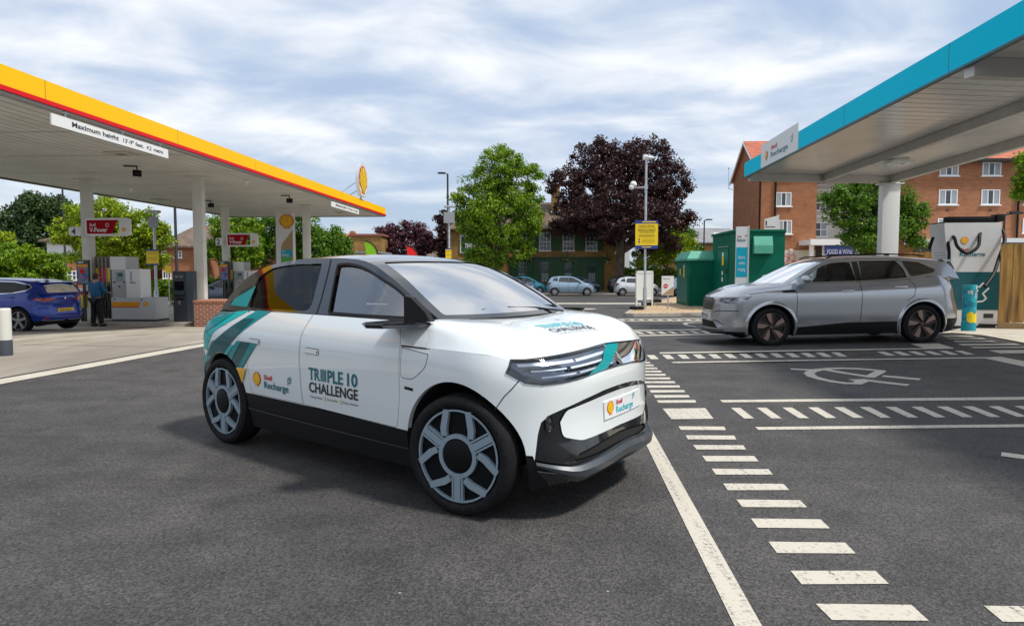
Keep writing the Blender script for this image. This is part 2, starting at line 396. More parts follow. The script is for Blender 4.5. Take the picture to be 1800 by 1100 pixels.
def inset(poly, d):
    n = len(poly); ar = sum(poly[i][0] * poly[(i + 1) % n][1] - poly[(i + 1) % n][0] * poly[i][1] for i in range(n)); sg = 1 if ar > 0 else -1
    o = []
    for i in range(n):
        p = Vector(poly[i]); a = (p - Vector(poly[i - 1])); b = (Vector(poly[(i + 1) % n]) - p)
        if a.length < 1e-7 or b.length < 1e-7: o.append(tuple(p)); continue
        a.normalize(); b.normalize(); na = Vector((-a.y, a.x)) * sg; nb = Vector((-b.y, b.x)) * sg; m_ = na + nb
        if m_.length < .3: m_ = na
        m_.normalize(); c = max(.5, m_.dot(na)); o.append(tuple(p + m_ * (d / c)))
    return o
class Shape:
    shear = 0.0
    def __init__(s, W, F, B, a, b, nf=2.3, nr=2.6, taper=.012, K=1.25, Yb=None, gk=.5, gc=.15, zb=1.09, rail=None):
        s.Wt, s.Ft, s.Rt, s.a, s.b, s.nf, s.nr, s.tp, s.K = W, F, B, a, b, nf, nr, taper, K
        s.sF = b + K; s.sR = -a - K; s.Yb = Yb; s.gk = gk; s.gc = gc; s.zb = zb; s.rail = rail
        if rail:
            s.rl = [0.0]
            for p, q in zip(rail[:-1], rail[1:]): s.rl.append(s.rl[-1] + math.hypot(q[0] - p[0], q[1] - p[1]))
            s.tabs = [[(l, p[k]) for l, p in zip(s.rl, rail)] for k in range(4)]
    def tx(s, x): return 1 - s.tp * x * x
    def P(s, q, z):
        W = interp(s.Wt, z)
        if q > s.b:
            t = min(1, (q - s.b) / s.K) * math.pi / 2; F = interp(s.Ft, z)
            x = s.b + (F - s.b) * max(0, math.sin(t))**(2 / s.nf); y = W * max(0, math.cos(t))**(2 / s.nf)
            if t > math.pi / 2 - 1e-6: y = 0
        elif q < -s.a:
            t = min(1, (-q - s.a) / s.K) * math.pi / 2; F = interp(s.Rt, z)
            x = -s.a - (F - s.a) * max(0, math.sin(t))**(2 / s.nr); y = W * max(0, math.cos(t))**(2 / s.nr)
            if t > math.pi / 2 - 1e-6: y = 0
        else: x = q; y = W
        return Vector((x, -y * s.tx(x), z))
    def X(s, x, z):
        if x > s.b: return (s.b + s.K * math.asin(min(1, (x - s.b) / (interp(s.Ft, z) - s.b))**(s.nf / 2)) * 2 / math.pi, z)
        if x < -s.a: return (-s.a - s.K * math.asin(min(1, (-x - s.a) / (interp(s.Rt, z) - s.a))**(s.nr / 2)) * 2 / math.pi, z)
        return (x, z)
    def Y(s, y, z, front=True):
        F = interp(s.Ft if front else s.Rt, z); n = s.nf if front else s.nr; x = F
        for _ in range(3):
            r = min(1, abs(y) / (interp(s.Wt, z) * s.tx(x))); e = (s.b if front else s.a); x = e + (F - e) * (1 - r**n)**(1 / n)
        t = math.acos(r**(n / 2)) * 2 / math.pi
        return (s.b + s.K * t if front else -s.a - s.K * t, z)
    def XY(s, x, z): return s.X(x, z)
    def S(s, q, z, off=0.0, side=-1):
        p = s.P(q, z)
        if off:
            h = 2e-3; q0, q1 = max(s.sR + 1e-3, q - h), min(s.sF - 1e-3, q + h)
            a = s.P(q1, z) - s.P(q0, z); b = s.P(q, z + h) - s.P(q, z - h); n = a.cross(b)
            if q >= s.sF - 1e-3: n = Vector((n.x, 0, n.z))
            if n.length > 1e-12: p = p + n.normalized() * off
        yo = p.y * -side
        if s.shear: p.x -= s.shear * yo * sm((p.x - 1.5) / .35)
        return Vector((p.x, yo, p.z))
    # the glasshouse flank
    def gy(s, x, z):
        t = z - s.zb; return interp(s.Yb, x) - s.gk * t - s.gc * t * t
    def Gs(s, x, z, off=0.0, side=-1):
        sl = s.gk; return Vector((x, side * (s.gy(x, z) + off), z + off * sl))
    def rr(s, r): return [interp(t, r) for t in s.tabs]
    def Rf(s, r, v, off=0.0):
        def f(r, v):
            x, z, dx, dz = s.rr(r); y = s.gy(x, z); a = abs(v)
            return Vector((x + dx * (1 - a**2.2), y * v, z + dz * (1 - a**2.6)))
        p = f(r, v)
        if off:
            h = 1e-3; n = (f(r + h, v) - f(max(0, r - h), v)).cross(f(r, min(1, v + h)) - f(r, max(-1, v - h)))
            if n.length > 1e-14:
                n.normalize(); n = -n if n.dot(Vector((.3, 0, 1))) < 0 and n.z < 0 else n
                p = p + n * off
        return p
    def railpoly(s, n=6):
        o = []
        L = s.rl[-1]; k = int(L / .06)
        for i in range(k + 1):
            q = s.rr(L * i / k); o.append((q[0], q[1]))
        return o
    def rx(s, x, first=True):
        """rail parameter where the rail passes x (front to rear)"""
        L = s.rl[-1]; best = 0
        for i in range(601):
            if s.rr(L * i / 600)[0] <= x: return L * i / 600
        return L
def weld(o, d=2e-4):
    bm = bmesh.new(); bm.from_mesh(o.data); bmesh.ops.remove_doubles(bm, verts=bm.verts, dist=d)
    bm.normal_update(); bm.to_mesh(o.data); bm.free(); return o
class CarKit:
    def __init__(s, sh, root, arches, step=.05):
        s.sh = sh; s.root = root; s.step = step; s.arch = arches
    def archpoly(s, dr=0.0):
        o = []
        for (x, z, r, *q) in s.arch: o.append([s.sh.X(a, b) for a, b in [(x - r - dr, .05)] + [(x + r + dr, .05)] + [(a, z + (b - z) * (q[0] if q else 1)) for a, b in circ(x, z, r + dr, 32, 0, 180)]])
        return o
    def panel(s, name, poly, mt, holes=(), off=0.0, sides=(-1, 1), arches=True, parent=None, step=None, smooth=True, ws=True, rim=0.0):
        hs = list(holes) + (s.archpoly() if arches else [])
        vs, fs = tri(poly, hs, step or s.step); qs = [p[0] for p in poly]
        joined = max(qs) > s.sh.sF - 1e-3 or min(qs) < s.sh.sR + 1e-3
        for gr in ([sides] if joined else [(q,) for q in sides]):
            mb = MB()
            for sd in gr: mb.add([s.sh.S(p[0], p[1], off, sd) for p in vs], [f if sd < 0 else f[::-1] for f in fs])
            o = mb.build(name, mt, parent or s.root, smooth, 50)
            if ws and joined: weld(o)
        return o
    def gpanel(s, name, poly, mt, holes=(), off=0.0, sides=(-1, 1), parent=None, step=None):
        vs, fs = tri(poly, holes, step or s.step)
        for sd in sides:
            mb = MB(); mb.add([s.sh.Gs(p[0], p[1], off, sd) for p in vs], [f if sd < 0 else f[::-1] for f in fs])
            o = mb.build(name, mt, parent or s.root, True, 50)
        return o
    def rpanel(s, name, poly, mt, holes=(), off=0.0, parent=None, step=None):
        mb = MB(); vs, fs = tri(poly, holes, step or s.step * 1.2)
        mb.add([s.sh.Rf(p[0], p[1], off) for p in vs], fs)
        return mb.build(name, mt, parent or s.root, True, 60)
    def loft(s, name, E, C, te, tc, mt, le=.35, lc=.35, nu=16, nv=40, parent=None):
        """Bezier loft between an edge and a cowl polyline (3D, near to far)"""
        def res(L, v):
            d = [0]
            for a, b in zip(L[:-1], L[1:]): d.append(d[-1] + (b - a).length)
            t = v * d[-1]
            for i in range(len(L) - 1):
                if t <= d[i + 1] + 1e-9: return L[i].lerp(L[i + 1], (t - d[i]) / max(1e-9, d[i + 1] - d[i]))
            return L[-1]
        mb = MB(); idx = []
        for j in range(nv + 1):
            v = j / nv; p0 = res(E, v); p3 = res(C, v); D = (p3 - p0).length
            p1 = p0 + te(v).normalized() * D * le; p2 = p3 + tc(v).normalized() * D * lc; row = []
            for i in range(nu + 1):
                t = i / nu; row.append(mb.pt(p0 * (1 - t)**3 + p1 * 3 * t * (1 - t)**2 + p2 * 3 * t * t * (1 - t) + p3 * t**3))
            idx.append(row)
        for j in range(nv):
            for i in range(nu): mb.face((idx[j][i], idx[j + 1][i], idx[j + 1][i + 1], idx[j][i + 1]))
        return mb.build(name, mt, parent or s.root, True, 180)
    def liners(s, bodym, dark, lip=.035):
        for (x, z, r, *q_) in s.arch:
            for sd in (-1, 1):
                mb = MB(); pts = [(a, z + (b - z) * (q_[0] if q_ else 1)) for a, b in [(x + r, .18)] + circ(x, z, r, 40, 0, 180) + [(x - r, .18)]]; ids = []
                for (a, b) in pts:
                    q, b2 = s.sh.X(a, b); p = s.sh.S(q, max(b, .18), 0, sd)
                    ids.append([mb.pt(p), mb.pt(p - Vector((0, sd * lip, 0))), mb.pt((p.x, sd * .42, p.z + .01))])
                for i in range(len(ids) - 1):
                    mb.face((ids[i][0], ids[i + 1][0], ids[i + 1][1], ids[i][1]), 0 if min(pts[i][1], pts[i + 1][1]) > .42 else 1)
                    mb.face((ids[i][1], ids[i + 1][1], ids[i + 1][2], ids[i][2]), 1)
                mb.build('wheel_arch', [bodym, dark], s.root, True, 40)
def tyre_mesh(mb, r, rim, w, n=56):
    """tyre about the y axis, outer face at y=0, inner at y=+w"""
    prof = [(rim * 1.0, .012), (rim + .012, -.004), (rim + .3 * (r - rim), -.012), (r - .32 * (r - rim), -.010), (r - .10 * (r - rim), .006), (r - .01, .022), (r, .045), (r, w - .045), (r - .02, w - .012), (rim, w)]
    mb.lathe(prof, n, 0, 'y')
def wheel_generic(root, x, side, yo, r, rim, wd, draw, tm, name='wheel', steer=0.0, z=None):
    """a wheel part: tyre + rim sub-parts; side -1 near"""
    e = bpy.data.objects.new(name, None); COL.objects.link(e); e.parent = root; e.empty_display_size = .1
    e.location = (x, side * yo, r if z is None else z)
    e.rotation_euler = (0, 0, (0 if side < 0 else math.pi) + R(steer))
    mb = MB(); tyre_mesh(mb, r, rim, wd); mb.build('tyre', tm, e, True, 40)
    draw(e, rim)
    return e
# ================================================================ ground and markings
YAW = R(-3.24)
def asphalt_mat():
    m, t, b = _new('asphalt'); n = t.nodes; l = t.links
    tc = n.new('ShaderNodeTexCoord'); P_ = tc.outputs['Object']
    def noise(sc_, det=4, ro=.6, src=P_):
        z = n.new('ShaderNodeTexNoise'); z.inputs['Scale'].default_value = sc_; z.inputs['Detail'].default_value = det; z.inputs['Roughness'].default_value = ro; l.new(src, z.inputs['Vector']); return z.outputs['Fac']
    def ramp(f, a, b_, ca, cb):
        r = n.new('ShaderNodeValToRGB'); r.color_ramp.elements[0].position = a; r.color_ramp.elements[1].position = b_; r.color_ramp.elements[0].color = (*ca, 1); r.color_ramp.elements[1].color = (*cb, 1); l.new(f, r.inputs[0]); return r.outputs[0]
    def mixc(f, a, b_, mode='MIX', k=None):
        x = n.new('ShaderNodeMix'); x.data_type = 'RGBA'; x.blend_type = mode
        if k is None: l.new(f, x.inputs[0])
        else: x.inputs[0].default_value = k
        l.new(a, x.inputs[6]); l.new(b_, x.inputs[7]); return x.outputs[2]
    vo = n.new('ShaderNodeTexVoronoi'); vo.inputs['Scale'].default_value = 95; l.new(P_, vo.inputs['Vector'])
    stone = ramp(vo.outputs['Color'], .2, .95, (.014, .013, .0135), (.135, .128, .124))
    fine = ramp(noise(60, 3), .38, .66, (.028, .0265, .026), (.094, .090, .088))
    base = mixc(None, stone, fine, k=.45)
    patchy = ramp(noise(2.2, 6, .65), .34, .68, (.72, .72, .73), (1.22, 1.20, 1.18))
    base = mixc(None, base, patchy, 'MULTIPLY', 1.0)
    big = ramp(noise(.28, 4, .55), .38, .62, (.78, .78, .80), (1.15, 1.13, 1.10)); base = mixc(None, base, big, 'MULTIPLY', 1.0)
    # tyre scrub streaks: long soft stretched noise
    mp = n.new('ShaderNodeMapping'); mp.inputs['Rotation'].default_value = (0, 0, R(38)); mp.inputs['Scale'].default_value = (.16, 1.7, 1); l.new(P_, mp.inputs[0])
    st = ramp(noise(1.0, 5, .6, mp.outputs[0]), .56, .74, (1, 1, 1), (1.45, 1.42, 1.38)); base = mixc(None, base, st, 'MULTIPLY', .8)
    vo2 = n.new('ShaderNodeTexVoronoi'); vo2.inputs['Scale'].default_value = 3.2; vo2.inputs['Randomness'].default_value = 1; l.new(P_, vo2.inputs['Vector'])
    spot = ramp(vo2.outputs['Distance'], .012, .022, (1, 1, 1), (0, 0, 0))
    wht = n.new('ShaderNodeRGB'); wht.outputs[0].default_value = (.42, .36, .26, 1); base = mixc(spot, base, wht.outputs[0])
    mp2 = n.new('ShaderNodeMapping'); mp2.inputs['Rotation'].default_value = (0, 0, R(52)); mp2.inputs['Scale'].default_value = (.10, 2.4, 1); l.new(P_, mp2.inputs[0])
    tm = ramp(noise(1.0, 4, .65, mp2.outputs[0]), .58, .72, (1, 1, 1), (.66, .63, .60)); base = mixc(None, base, tm, 'MULTIPLY', .85)
    oil = ramp(noise(.9, 3, .4), .66, .76, (1, 1, 1), (.55, .54, .53)); base = mixc(None, base, oil, 'MULTIPLY', 1.0)
    l.new(base, b.inputs['Base Color'])
    r2 = n.new('ShaderNodeMapRange'); l.new(noise(1.4, 5), r2.inputs[0]); r2.inputs[3].default_value = .62; r2.inputs[4].default_value = .9; l.new(r2.outputs[0], b.inputs['Roughness'])
    bp = n.new('ShaderNodeBump'); bp.inputs['Strength'].default_value = .8; bp.inputs['Distance'].default_value = .006; l.new(vo.outputs['Distance'], bp.inputs['Height']); l.new(bp.outputs[0], b.inputs['Normal'])
    return m
ASP = asphalt_mat()
def paint_mark():
    m, t, b = _new('road_paint'); n = t.nodes; l = t.links
    tc = n.new('ShaderNodeTexCoord'); z = n.new('ShaderNodeTexNoise'); z.inputs['Scale'].default_value = 45; z.inputs['Detail'].default_value = 5; z.inputs['Roughness'].default_value = .7; l.new(tc.outputs['Object'], z.inputs['Vector'])
    mp = n.new('ShaderNodeMapping'); mp.inputs['Rotation'].default_value = (0, 0, R(-62)); mp.inputs['Scale'].default_value = (26, 1.6, 1); l.new(tc.outputs['Object'], mp.inputs[0])
    z2 = n.new('ShaderNodeTexNoise'); z2.inputs['Scale'].default_value = 1; z2.inputs['Detail'].default_value = 4; l.new(mp.outputs[0], z2.inputs['Vector'])
    z3 = n.new('ShaderNodeTexNoise'); z3.inputs['Scale'].default_value = 1.1; l.new(tc.outputs['Object'], z3.inputs['Vector'])
    a = n.new('ShaderNodeMath'); a.operation = 'MULTIPLY_ADD'; l.new(z2.outputs['Fac'], a.inputs[0]); a.inputs[1].default_value = .45; l.new(z.outputs['Fac'], a.inputs[2])
    a2 = n.new('ShaderNodeMath'); a2.operation = 'MULTIPLY_ADD'; l.new(z3.outputs['Fac'], a2.inputs[0]); a2.inputs[1].default_value = .25; l.new(a.outputs[0], a2.inputs[2])
    r = n.new('ShaderNodeValToRGB'); r.color_ramp.elements[0].position = .66; r.color_ramp.elements[1].position = .84; r.color_ramp.elements[0].color = (.12, .11, .10, 1); r.color_ramp.elements[1].color = (.53, .49, .41, 1); r.color_ramp.elements.new(.74).color = (.40, .37, .32, 1)
    l.new(a2.outputs[0], r.inputs[0]); l.new(r.outputs[0], b.inputs['Base Color']); b.inputs['Roughness'].default_value = .7
    return m
MARK = paint_mark()
CONC = noisy('concrete', (.30, .265, .21), (.46, .42, .35), 1.6, .8, bump=.25, bscale=40, c3=(.22, .19, .16), s3=.35, stretch=(1, .45, 1))
CONC2 = noisy('concrete_light', (.44, .40, .33), (.56, .52, .44), 2.5, .8, bump=.2, bscale=40)
KERB = noisy('kerb_stone', (.34, .31, .26), (.46, .42, .36), 6, .85, bump=.2)
GRAV = noisy('gravel_stones', (.22, .13, .07), (.62, .46, .28), 14, .9, bump=.9, bscale=30, lo=.3, hi=.62, bdist=.03)
PAVE = noisy('paving', (.24, .21, .18), (.36, .32, .28), 3, .85)
def gsheet(name, poly, m, lift=0.0, step=1.2, holes=()):
    mb = MB(); vs, fs = tri([tuple(p[:2]) for p in poly], holes, step)
    mb.add([(p[0], p[1], gh(p[0], p[1]) + lift) for p in vs], fs)
    return tag(mb.build(name, m, None, True, 180), kind='structure')
def ground():
    xs = sorted(set([-700, -400, -200, -120, -80, -60] + list(np.arange(-50, 51, 2.0)) + [60, 80, 120, 200, 400, 700])); ys = sorted(set([-400, -150, -60, -20] + list(np.arange(-6, 60, 1.0)) + [70, 90, 130, 200, 400, 900]))
    mb = MB(); idx = {}
    for i, x in enumerate(xs):
        for j, y in enumerate(ys): idx[i, j] = mb.pt((x, y, gh(x, y)))
    for i in range(len(xs) - 1):
        for j in range(len(ys) - 1): mb.face((idx[i, j], idx[i + 1, j], idx[i + 1, j + 1], idx[i, j + 1]))
    tag(mb.build('ground', ASP, None, True, 180), kind='structure')
ground()
def forecourt():
    a, b = G(0, 676), G(344, 612); d = (b - a).normalized(); n = Vector((-d.y, d.x, 0))
    A = a - d * 9; B = a + d * 33
    poly = [A, B, B + Vector((-34, 3, 0)), A + Vector((-30, 8, 0))]
    gsheet('forecourt', poly, CONC, .004)
    w_ = .34; gsheet('forecourt_edge', [A, B, B + n * w_, A + n * w_], CONC2, .008)
    gsheet('drain_channel', [A + n * w_, B + n * w_, B + n * (w_ + .09), A + n * (w_ + .09)], mat('slot_dark', (.03, .03, .03), .8), .009)
    for k, px in ((3.4, 0), (7.0, 0)):
        gsheet('slab_joint', [A + n * k, B + n * k, B + n * (k + .02), A + n * (k + .02)], mat('joint', (.14, .12, .10), .9), .008)
    for k in range(1, 7):
        p = a + d * (k * 4.5 - 5); gsheet('slab_joint', [p + n * .5, p + d * .02 + n * .5, p + d * .02 + n * 20, p + n * 20], mat('joint', (.14, .12, .10), .9), .008, 2)
forecourt()
def marks():
    q = lambda pts, ox, oy, s: [G(ox + x / s, oy + y / s) for x, y in pts]
    def quad(name, pts, lift=.004): 
        mb = MB(); mb.add([(p.x, p.y, gh(p.x, p.y) + lift) for p in pts], [tuple(range(len(pts)))]); return tag(mb.build(name, MARK), kind='structure')
    def many(name, lists, lift=.004):
        mb = MB()
        for L in lists: mb.add([(p.x, p.y, gh(p.x, p.y) + lift) for p in L], [tuple(range(len(L)))])
        return tag(mb.build(name, MARK), kind='structure')
    Z4 = (1050, 780, 2.4); Z3 = (1050, 540, 2.4)
    line = [(1048, 600), (1058, 600), (1159, 780), (1339, 1100), (1451, 1300), (1388, 1300), (1291, 1100), (1135, 780)]
    quad('bay_boundary_line', [G(*p) for p in line])
    d1 = [[(920, 676), (1325, 681), (1398, 748), (990, 745)], [(815, 537), (1172, 537), (1230, 592), (862, 594)], [(722, 414), (1045, 418), (1090, 464), (758, 462)], [(648, 316), (942, 320), (981, 358), (676, 355)], [(585, 236), (855, 239), (885, 269), (612, 268)], [(530, 168), (785, 170), (810, 196), (550, 197)], [(482, 106), (722, 108), (740, 131), (500, 131)], [(442, 52), (662, 52), (680, 75), (460, 75)], [(403, 6), (615, 7), (628, 25), (420, 25)], [(1630, 685), (2010, 688), (2080, 752), (1712, 753)]]
    d2 = [[(372, 541), (578, 542), (586, 559), (382, 558)], [(342, 503), (535, 504), (543, 519), (352, 518)], [(275, 428), (456, 426), (490, 471), (312, 473)], [(250, 393), (413, 392), (417, 403), (258, 404)], [(238, 371), (385, 371), (390, 381), (244, 383)], [(220, 350), (365, 350), (371, 359), (226, 361)], [(207, 330), (345, 330), (350, 339), (212, 340)], [(190, 313), (325, 312), (331, 321), (196, 321)]]
    L = [q(x, *Z4) for x in d1] + [q(x, *Z3) for x in d2]
    # the ladder goes on towards the road at its own spacing
    a0, a1 = L[-1], L[-2]; dy = (a0[0] - a1[0]); nrm = dy.length
    for k in range(1, 22):
        s_ = dy.normalized() * nrm * k; L.append([p + s_ for p in a0])
    a9 = L[8]; a8 = L[7]
    L.append([p + (L[0][0] - L[1][0]) for p in L[0]])
    many('ladder_marking', L)
    rows = []
    rows.append(q([(517, 392), (2600, 371), (2600, 384), (530, 402)], *Z3)); rows.append(q([(665, 506), (2600, 486), (2600, 498), (680, 518)], *Z3))
    for i in range(16): rows.append(q([(563 + 108.5 * i, 425 - .7 * i), (603 + 109.3 * i, 425 - .7 * i), (662 + 115.5 * i, 470 - .7 * i), (620 + 115.2 * i, 470 - .7 * i)], *Z3))
    rows.append(q([(262, 191), (1500, 171), (1505, 175), (265, 196)], *Z3)); rows.append(q([(312, 231), (1640, 211), (1648, 215), (320, 236)], *Z3))
    Z7 = (1200, 420, 3.4615)
    for i in range(-5, 10): rows.append(q([(60 + 93.5 * i, 703 - 1.4 * i), (108 + 93.5 * i, 703 - 1.4 * i), (143 + 95.7 * i, 728 - 1.3 * i), (95 + 95.7 * i, 728 - 1.3 * i)], *Z7))
    for i in range(6): rows.append(q([(1180 + 94.5 * i, 687 - 1.2 * i), (1225 + 94.5 * i, 686 - 1.2 * i), (1296 + 96 * i, 709 - 1.2 * i), (1246 + 96 * i, 710 - 1.2 * i)], *Z7))
    rows.append(q([(1320, 155), (1440, 153), (1507, 174), (1390, 176)], *Z3)); rows.append(q([(1618, 212), (1700, 209), (1800, 228), (2000, 262), (1880, 268)], *Z3))
    for pts in ([(1450, 120), (1575, 120), (1595, 126), (1465, 126)], [(1470, 131), (1625, 130), (1640, 136), (1490, 136)], [(1500, 142), (1665, 141), (1690, 147), (1510, 147)], [(1520, 155), (1760, 153), (1785, 160), (1540, 162)], [(1570, 168), (1840, 166), (1860, 172), (1590, 173)], [(1648, 182), (1880, 180), (1950, 194), (1700, 195)]): rows.append(q(pts, *Z3))
    rows.append(q([(150, 97), (445, 92), (445, 96), (155, 101)], *Z3)); rows.append(q([(170, 118), (560, 111), (560, 115), (176, 122)], *Z3))
    for i in range(7): rows.append(q([(155 + 46 * i, 104 - .6 * i), (178 + 46 * i, 104 - .6 * i), (203 + 46.5 * i, 113 - .6 * i), (180 + 46.5 * i, 113 - .6 * i)], *Z3))
    rows.append(q([(85, 49), (450, 46), (450, 48.5), (88, 51)], *Z3)); rows.append(q([(95, 58), (450, 55), (450, 57.5), (98, 60)], *Z3))
    for i in range(9): rows.append(q([(90 + 40 * i, 52), (108 + 40 * i, 52), (120 + 40 * i, 55.5), (102 + 40 * i, 55.5)], *Z3))
    many('bay_marking', rows)
    def sym(segs, w_):
        mb = MB(); f = lambda u, v: (u, v, gh(u, v) + .0045)
        strokes(mb, f, [[tuple(G(1050 + x / 2.4, 540 + y / 2.4)[:2]) for x, y in s_] for s_ in segs], w_)
        tag(mb.build('plug_symbol_marking', MARK), kind='structure')
    sym([[(1198, 269), (1150, 264), (1100, 260), (1040, 258), (985, 259), (935, 264), (902, 272), (893, 281), (908, 293), (950, 305), (1000, 315), (1045, 321), (1095, 322), (1130, 308)], [(830, 262), (900, 265)], [(1195, 271), (1172, 283), (1150, 294), (1050, 279), (975, 266)]], .13)
    sym([[(1090, 309), (1130, 308), (1210, 318), (1292, 327)], [(1222, 292), (1342, 303)]], .15)
    sym([[(440, 64), (410, 64), (375, 67), (368, 72), (385, 78), (440, 84)], [(1738, 625), (1850, 640)]], .14)
    # drain cover
    dc = q([(960, 684), (1130, 679), (1198, 702), (1012, 714)], *Z7); gsheet('drain_cover', dc, noisy('drain_iron', (.02, .016, .012), (.10, .08, .06), 22, .6, bump=.8, bscale=18, bdist=.03), .006, .2)
    # concrete apron by the chargers
    gsheet('charger_apron', q([(1440, 112), (1500, 98), (1545, 88), (1560, 60), (3600, 60), (3600, 380), (1800, 152), (1620, 119), (1500, 109)], *Z3), CONC2, .010, .8)
marks()
def road():
    z = lambda px, py: G(px, py)
    mb = MB()
    a, b = z(700, 532.5), z(1500, 532.5); a2, b2 = z(700, 534.5), z(1500, 534.5)
    mb.add([(p.x, p.y, gh(p.x, p.y) + .004) for p in (a2, b2, b, a)], [(0, 1, 2, 3)]); tag(mb.build('road_edge_line', MARK), kind='structure')
    mb = MB(); c = z(1020, 543); pts = [(c.x + .8 * math.cos(R(t * 20)), c.y + .55 * math.sin(R(t * 20))) for t in range(18)]
    mb.add([(x, y, gh(x, y) + .004) for x, y in pts], [tuple(range(18))]); tag(mb.build('road_roundel', MARK), kind='structure')
    zf = gh(0, 60)
    mb = MB(); mb.box(-90, 90, 55.6, 55.78, zf - .1, zf + .11, 0); mb.box(-90, 90, 55.78, 62.1, zf - .1, zf + .10, 1); tag(mb.build('pavement', [KERB, PAVE]), kind='structure')
road()
def island():
    P_ = [G(1095, 557), G(1130, 536), G(1185, 525), G(1700, 524), G(1620, 553), G(1240, 555)]
    poly = [tuple(p[:2]) for p in P_]; ar = rnd(poly, [.8, 1.0, .5, 0, 0, 0], 4)
    inn = inset(ar, .16)
    mb = MB(); n = len(ar)
    for i in range(n):
        a, b = ar[i], ar[(i + 1) % n]; c, d = inn[i], inn[(i + 1) % n]; h = .13
        mb.poly([(a[0], a[1], gh(*a)), (b[0], b[1], gh(*b)), (b[0], b[1], gh(*b) + h), (a[0], a[1], gh(*a) + h)]); mb.poly([(a[0], a[1], gh(*a) + h), (b[0], b[1], gh(*b) + h), (d[0], d[1], gh(*b) + h), (c[0], c[1], gh(*a) + h)])
    tag(mb.build('kerb', KERB), kind='structure')
    gsheet('gravel_bed', inn, GRAV, .115, 1.0)
    rg = random.Random(5); mb = MB()
    for k in range(1500):
        x = rg.uniform(P_[0].x, P_[0].x + 12); y = rg.uniform(P_[0].y, P_[1].y + 1)
        if not _inside(np.array([[x, y]]), inn)[0]: continue
        s_ = rg.uniform(.02, .045); T0 = Matrix.Translation((x, y, gh(x, y) + .12)) @ Matrix.Rotation(rg.uniform(0, 6), 4, 'Z'); mb.T = T0
        mb.add([(s_, 0, 0), (0, s_ * .8, 0), (-s_ * .9, 0, 0), (0, -s_, 0), (0, 0, s_ * .9)], [(0, 1, 4), (1, 2, 4), (2, 3, 4), (3, 0, 4)])
    tag(mb.build('gravel', noisy('pebbles', (.30, .18, .10), (.70, .55, .36), 3, .9)), kind='stuff')
island()
# ================================================================ fuel canopy and forecourt furniture
YELF = mat('fascia_yellow', (.93, .52, .0), .45, spec=.2); REDF = mat('fascia_red', (.66, .006, .012), .4, spec=.2); WHT = mat('white_panel', (.74, .75, .74), .45)
SOF = noisy('soffit', (.60, .60, .57), (.70, .70, .66), .8, .45); COLM = noisy('column_cream', (.60, .60, .54), (.68, .68, .62), 1.5, .5); GREYM = mat('grey_steel', (.35, .37, .38), .4, .6); GALV = noisy('galvanised', (.38, .41, .43), (.52, .55, .57), 8, .35, metal=.6)
DGREY = mat('dark_grey_panel', (.035, .042, .05), .4); BLK = mat('matt_black', (.008, .008, .009), .55, spec=.2); YSIGN = mat('sign_yellow', (.88, .62, .01), .4); BLUS = mat('sign_blue', (.02, .05, .26), .4)
VD = Vector((math.sin(-YAW), math.cos(-YAW), 0)); VR = Vector((VD.y, -VD.x, 0))
LG = lambda px, py, **k: G(px, py, **k)
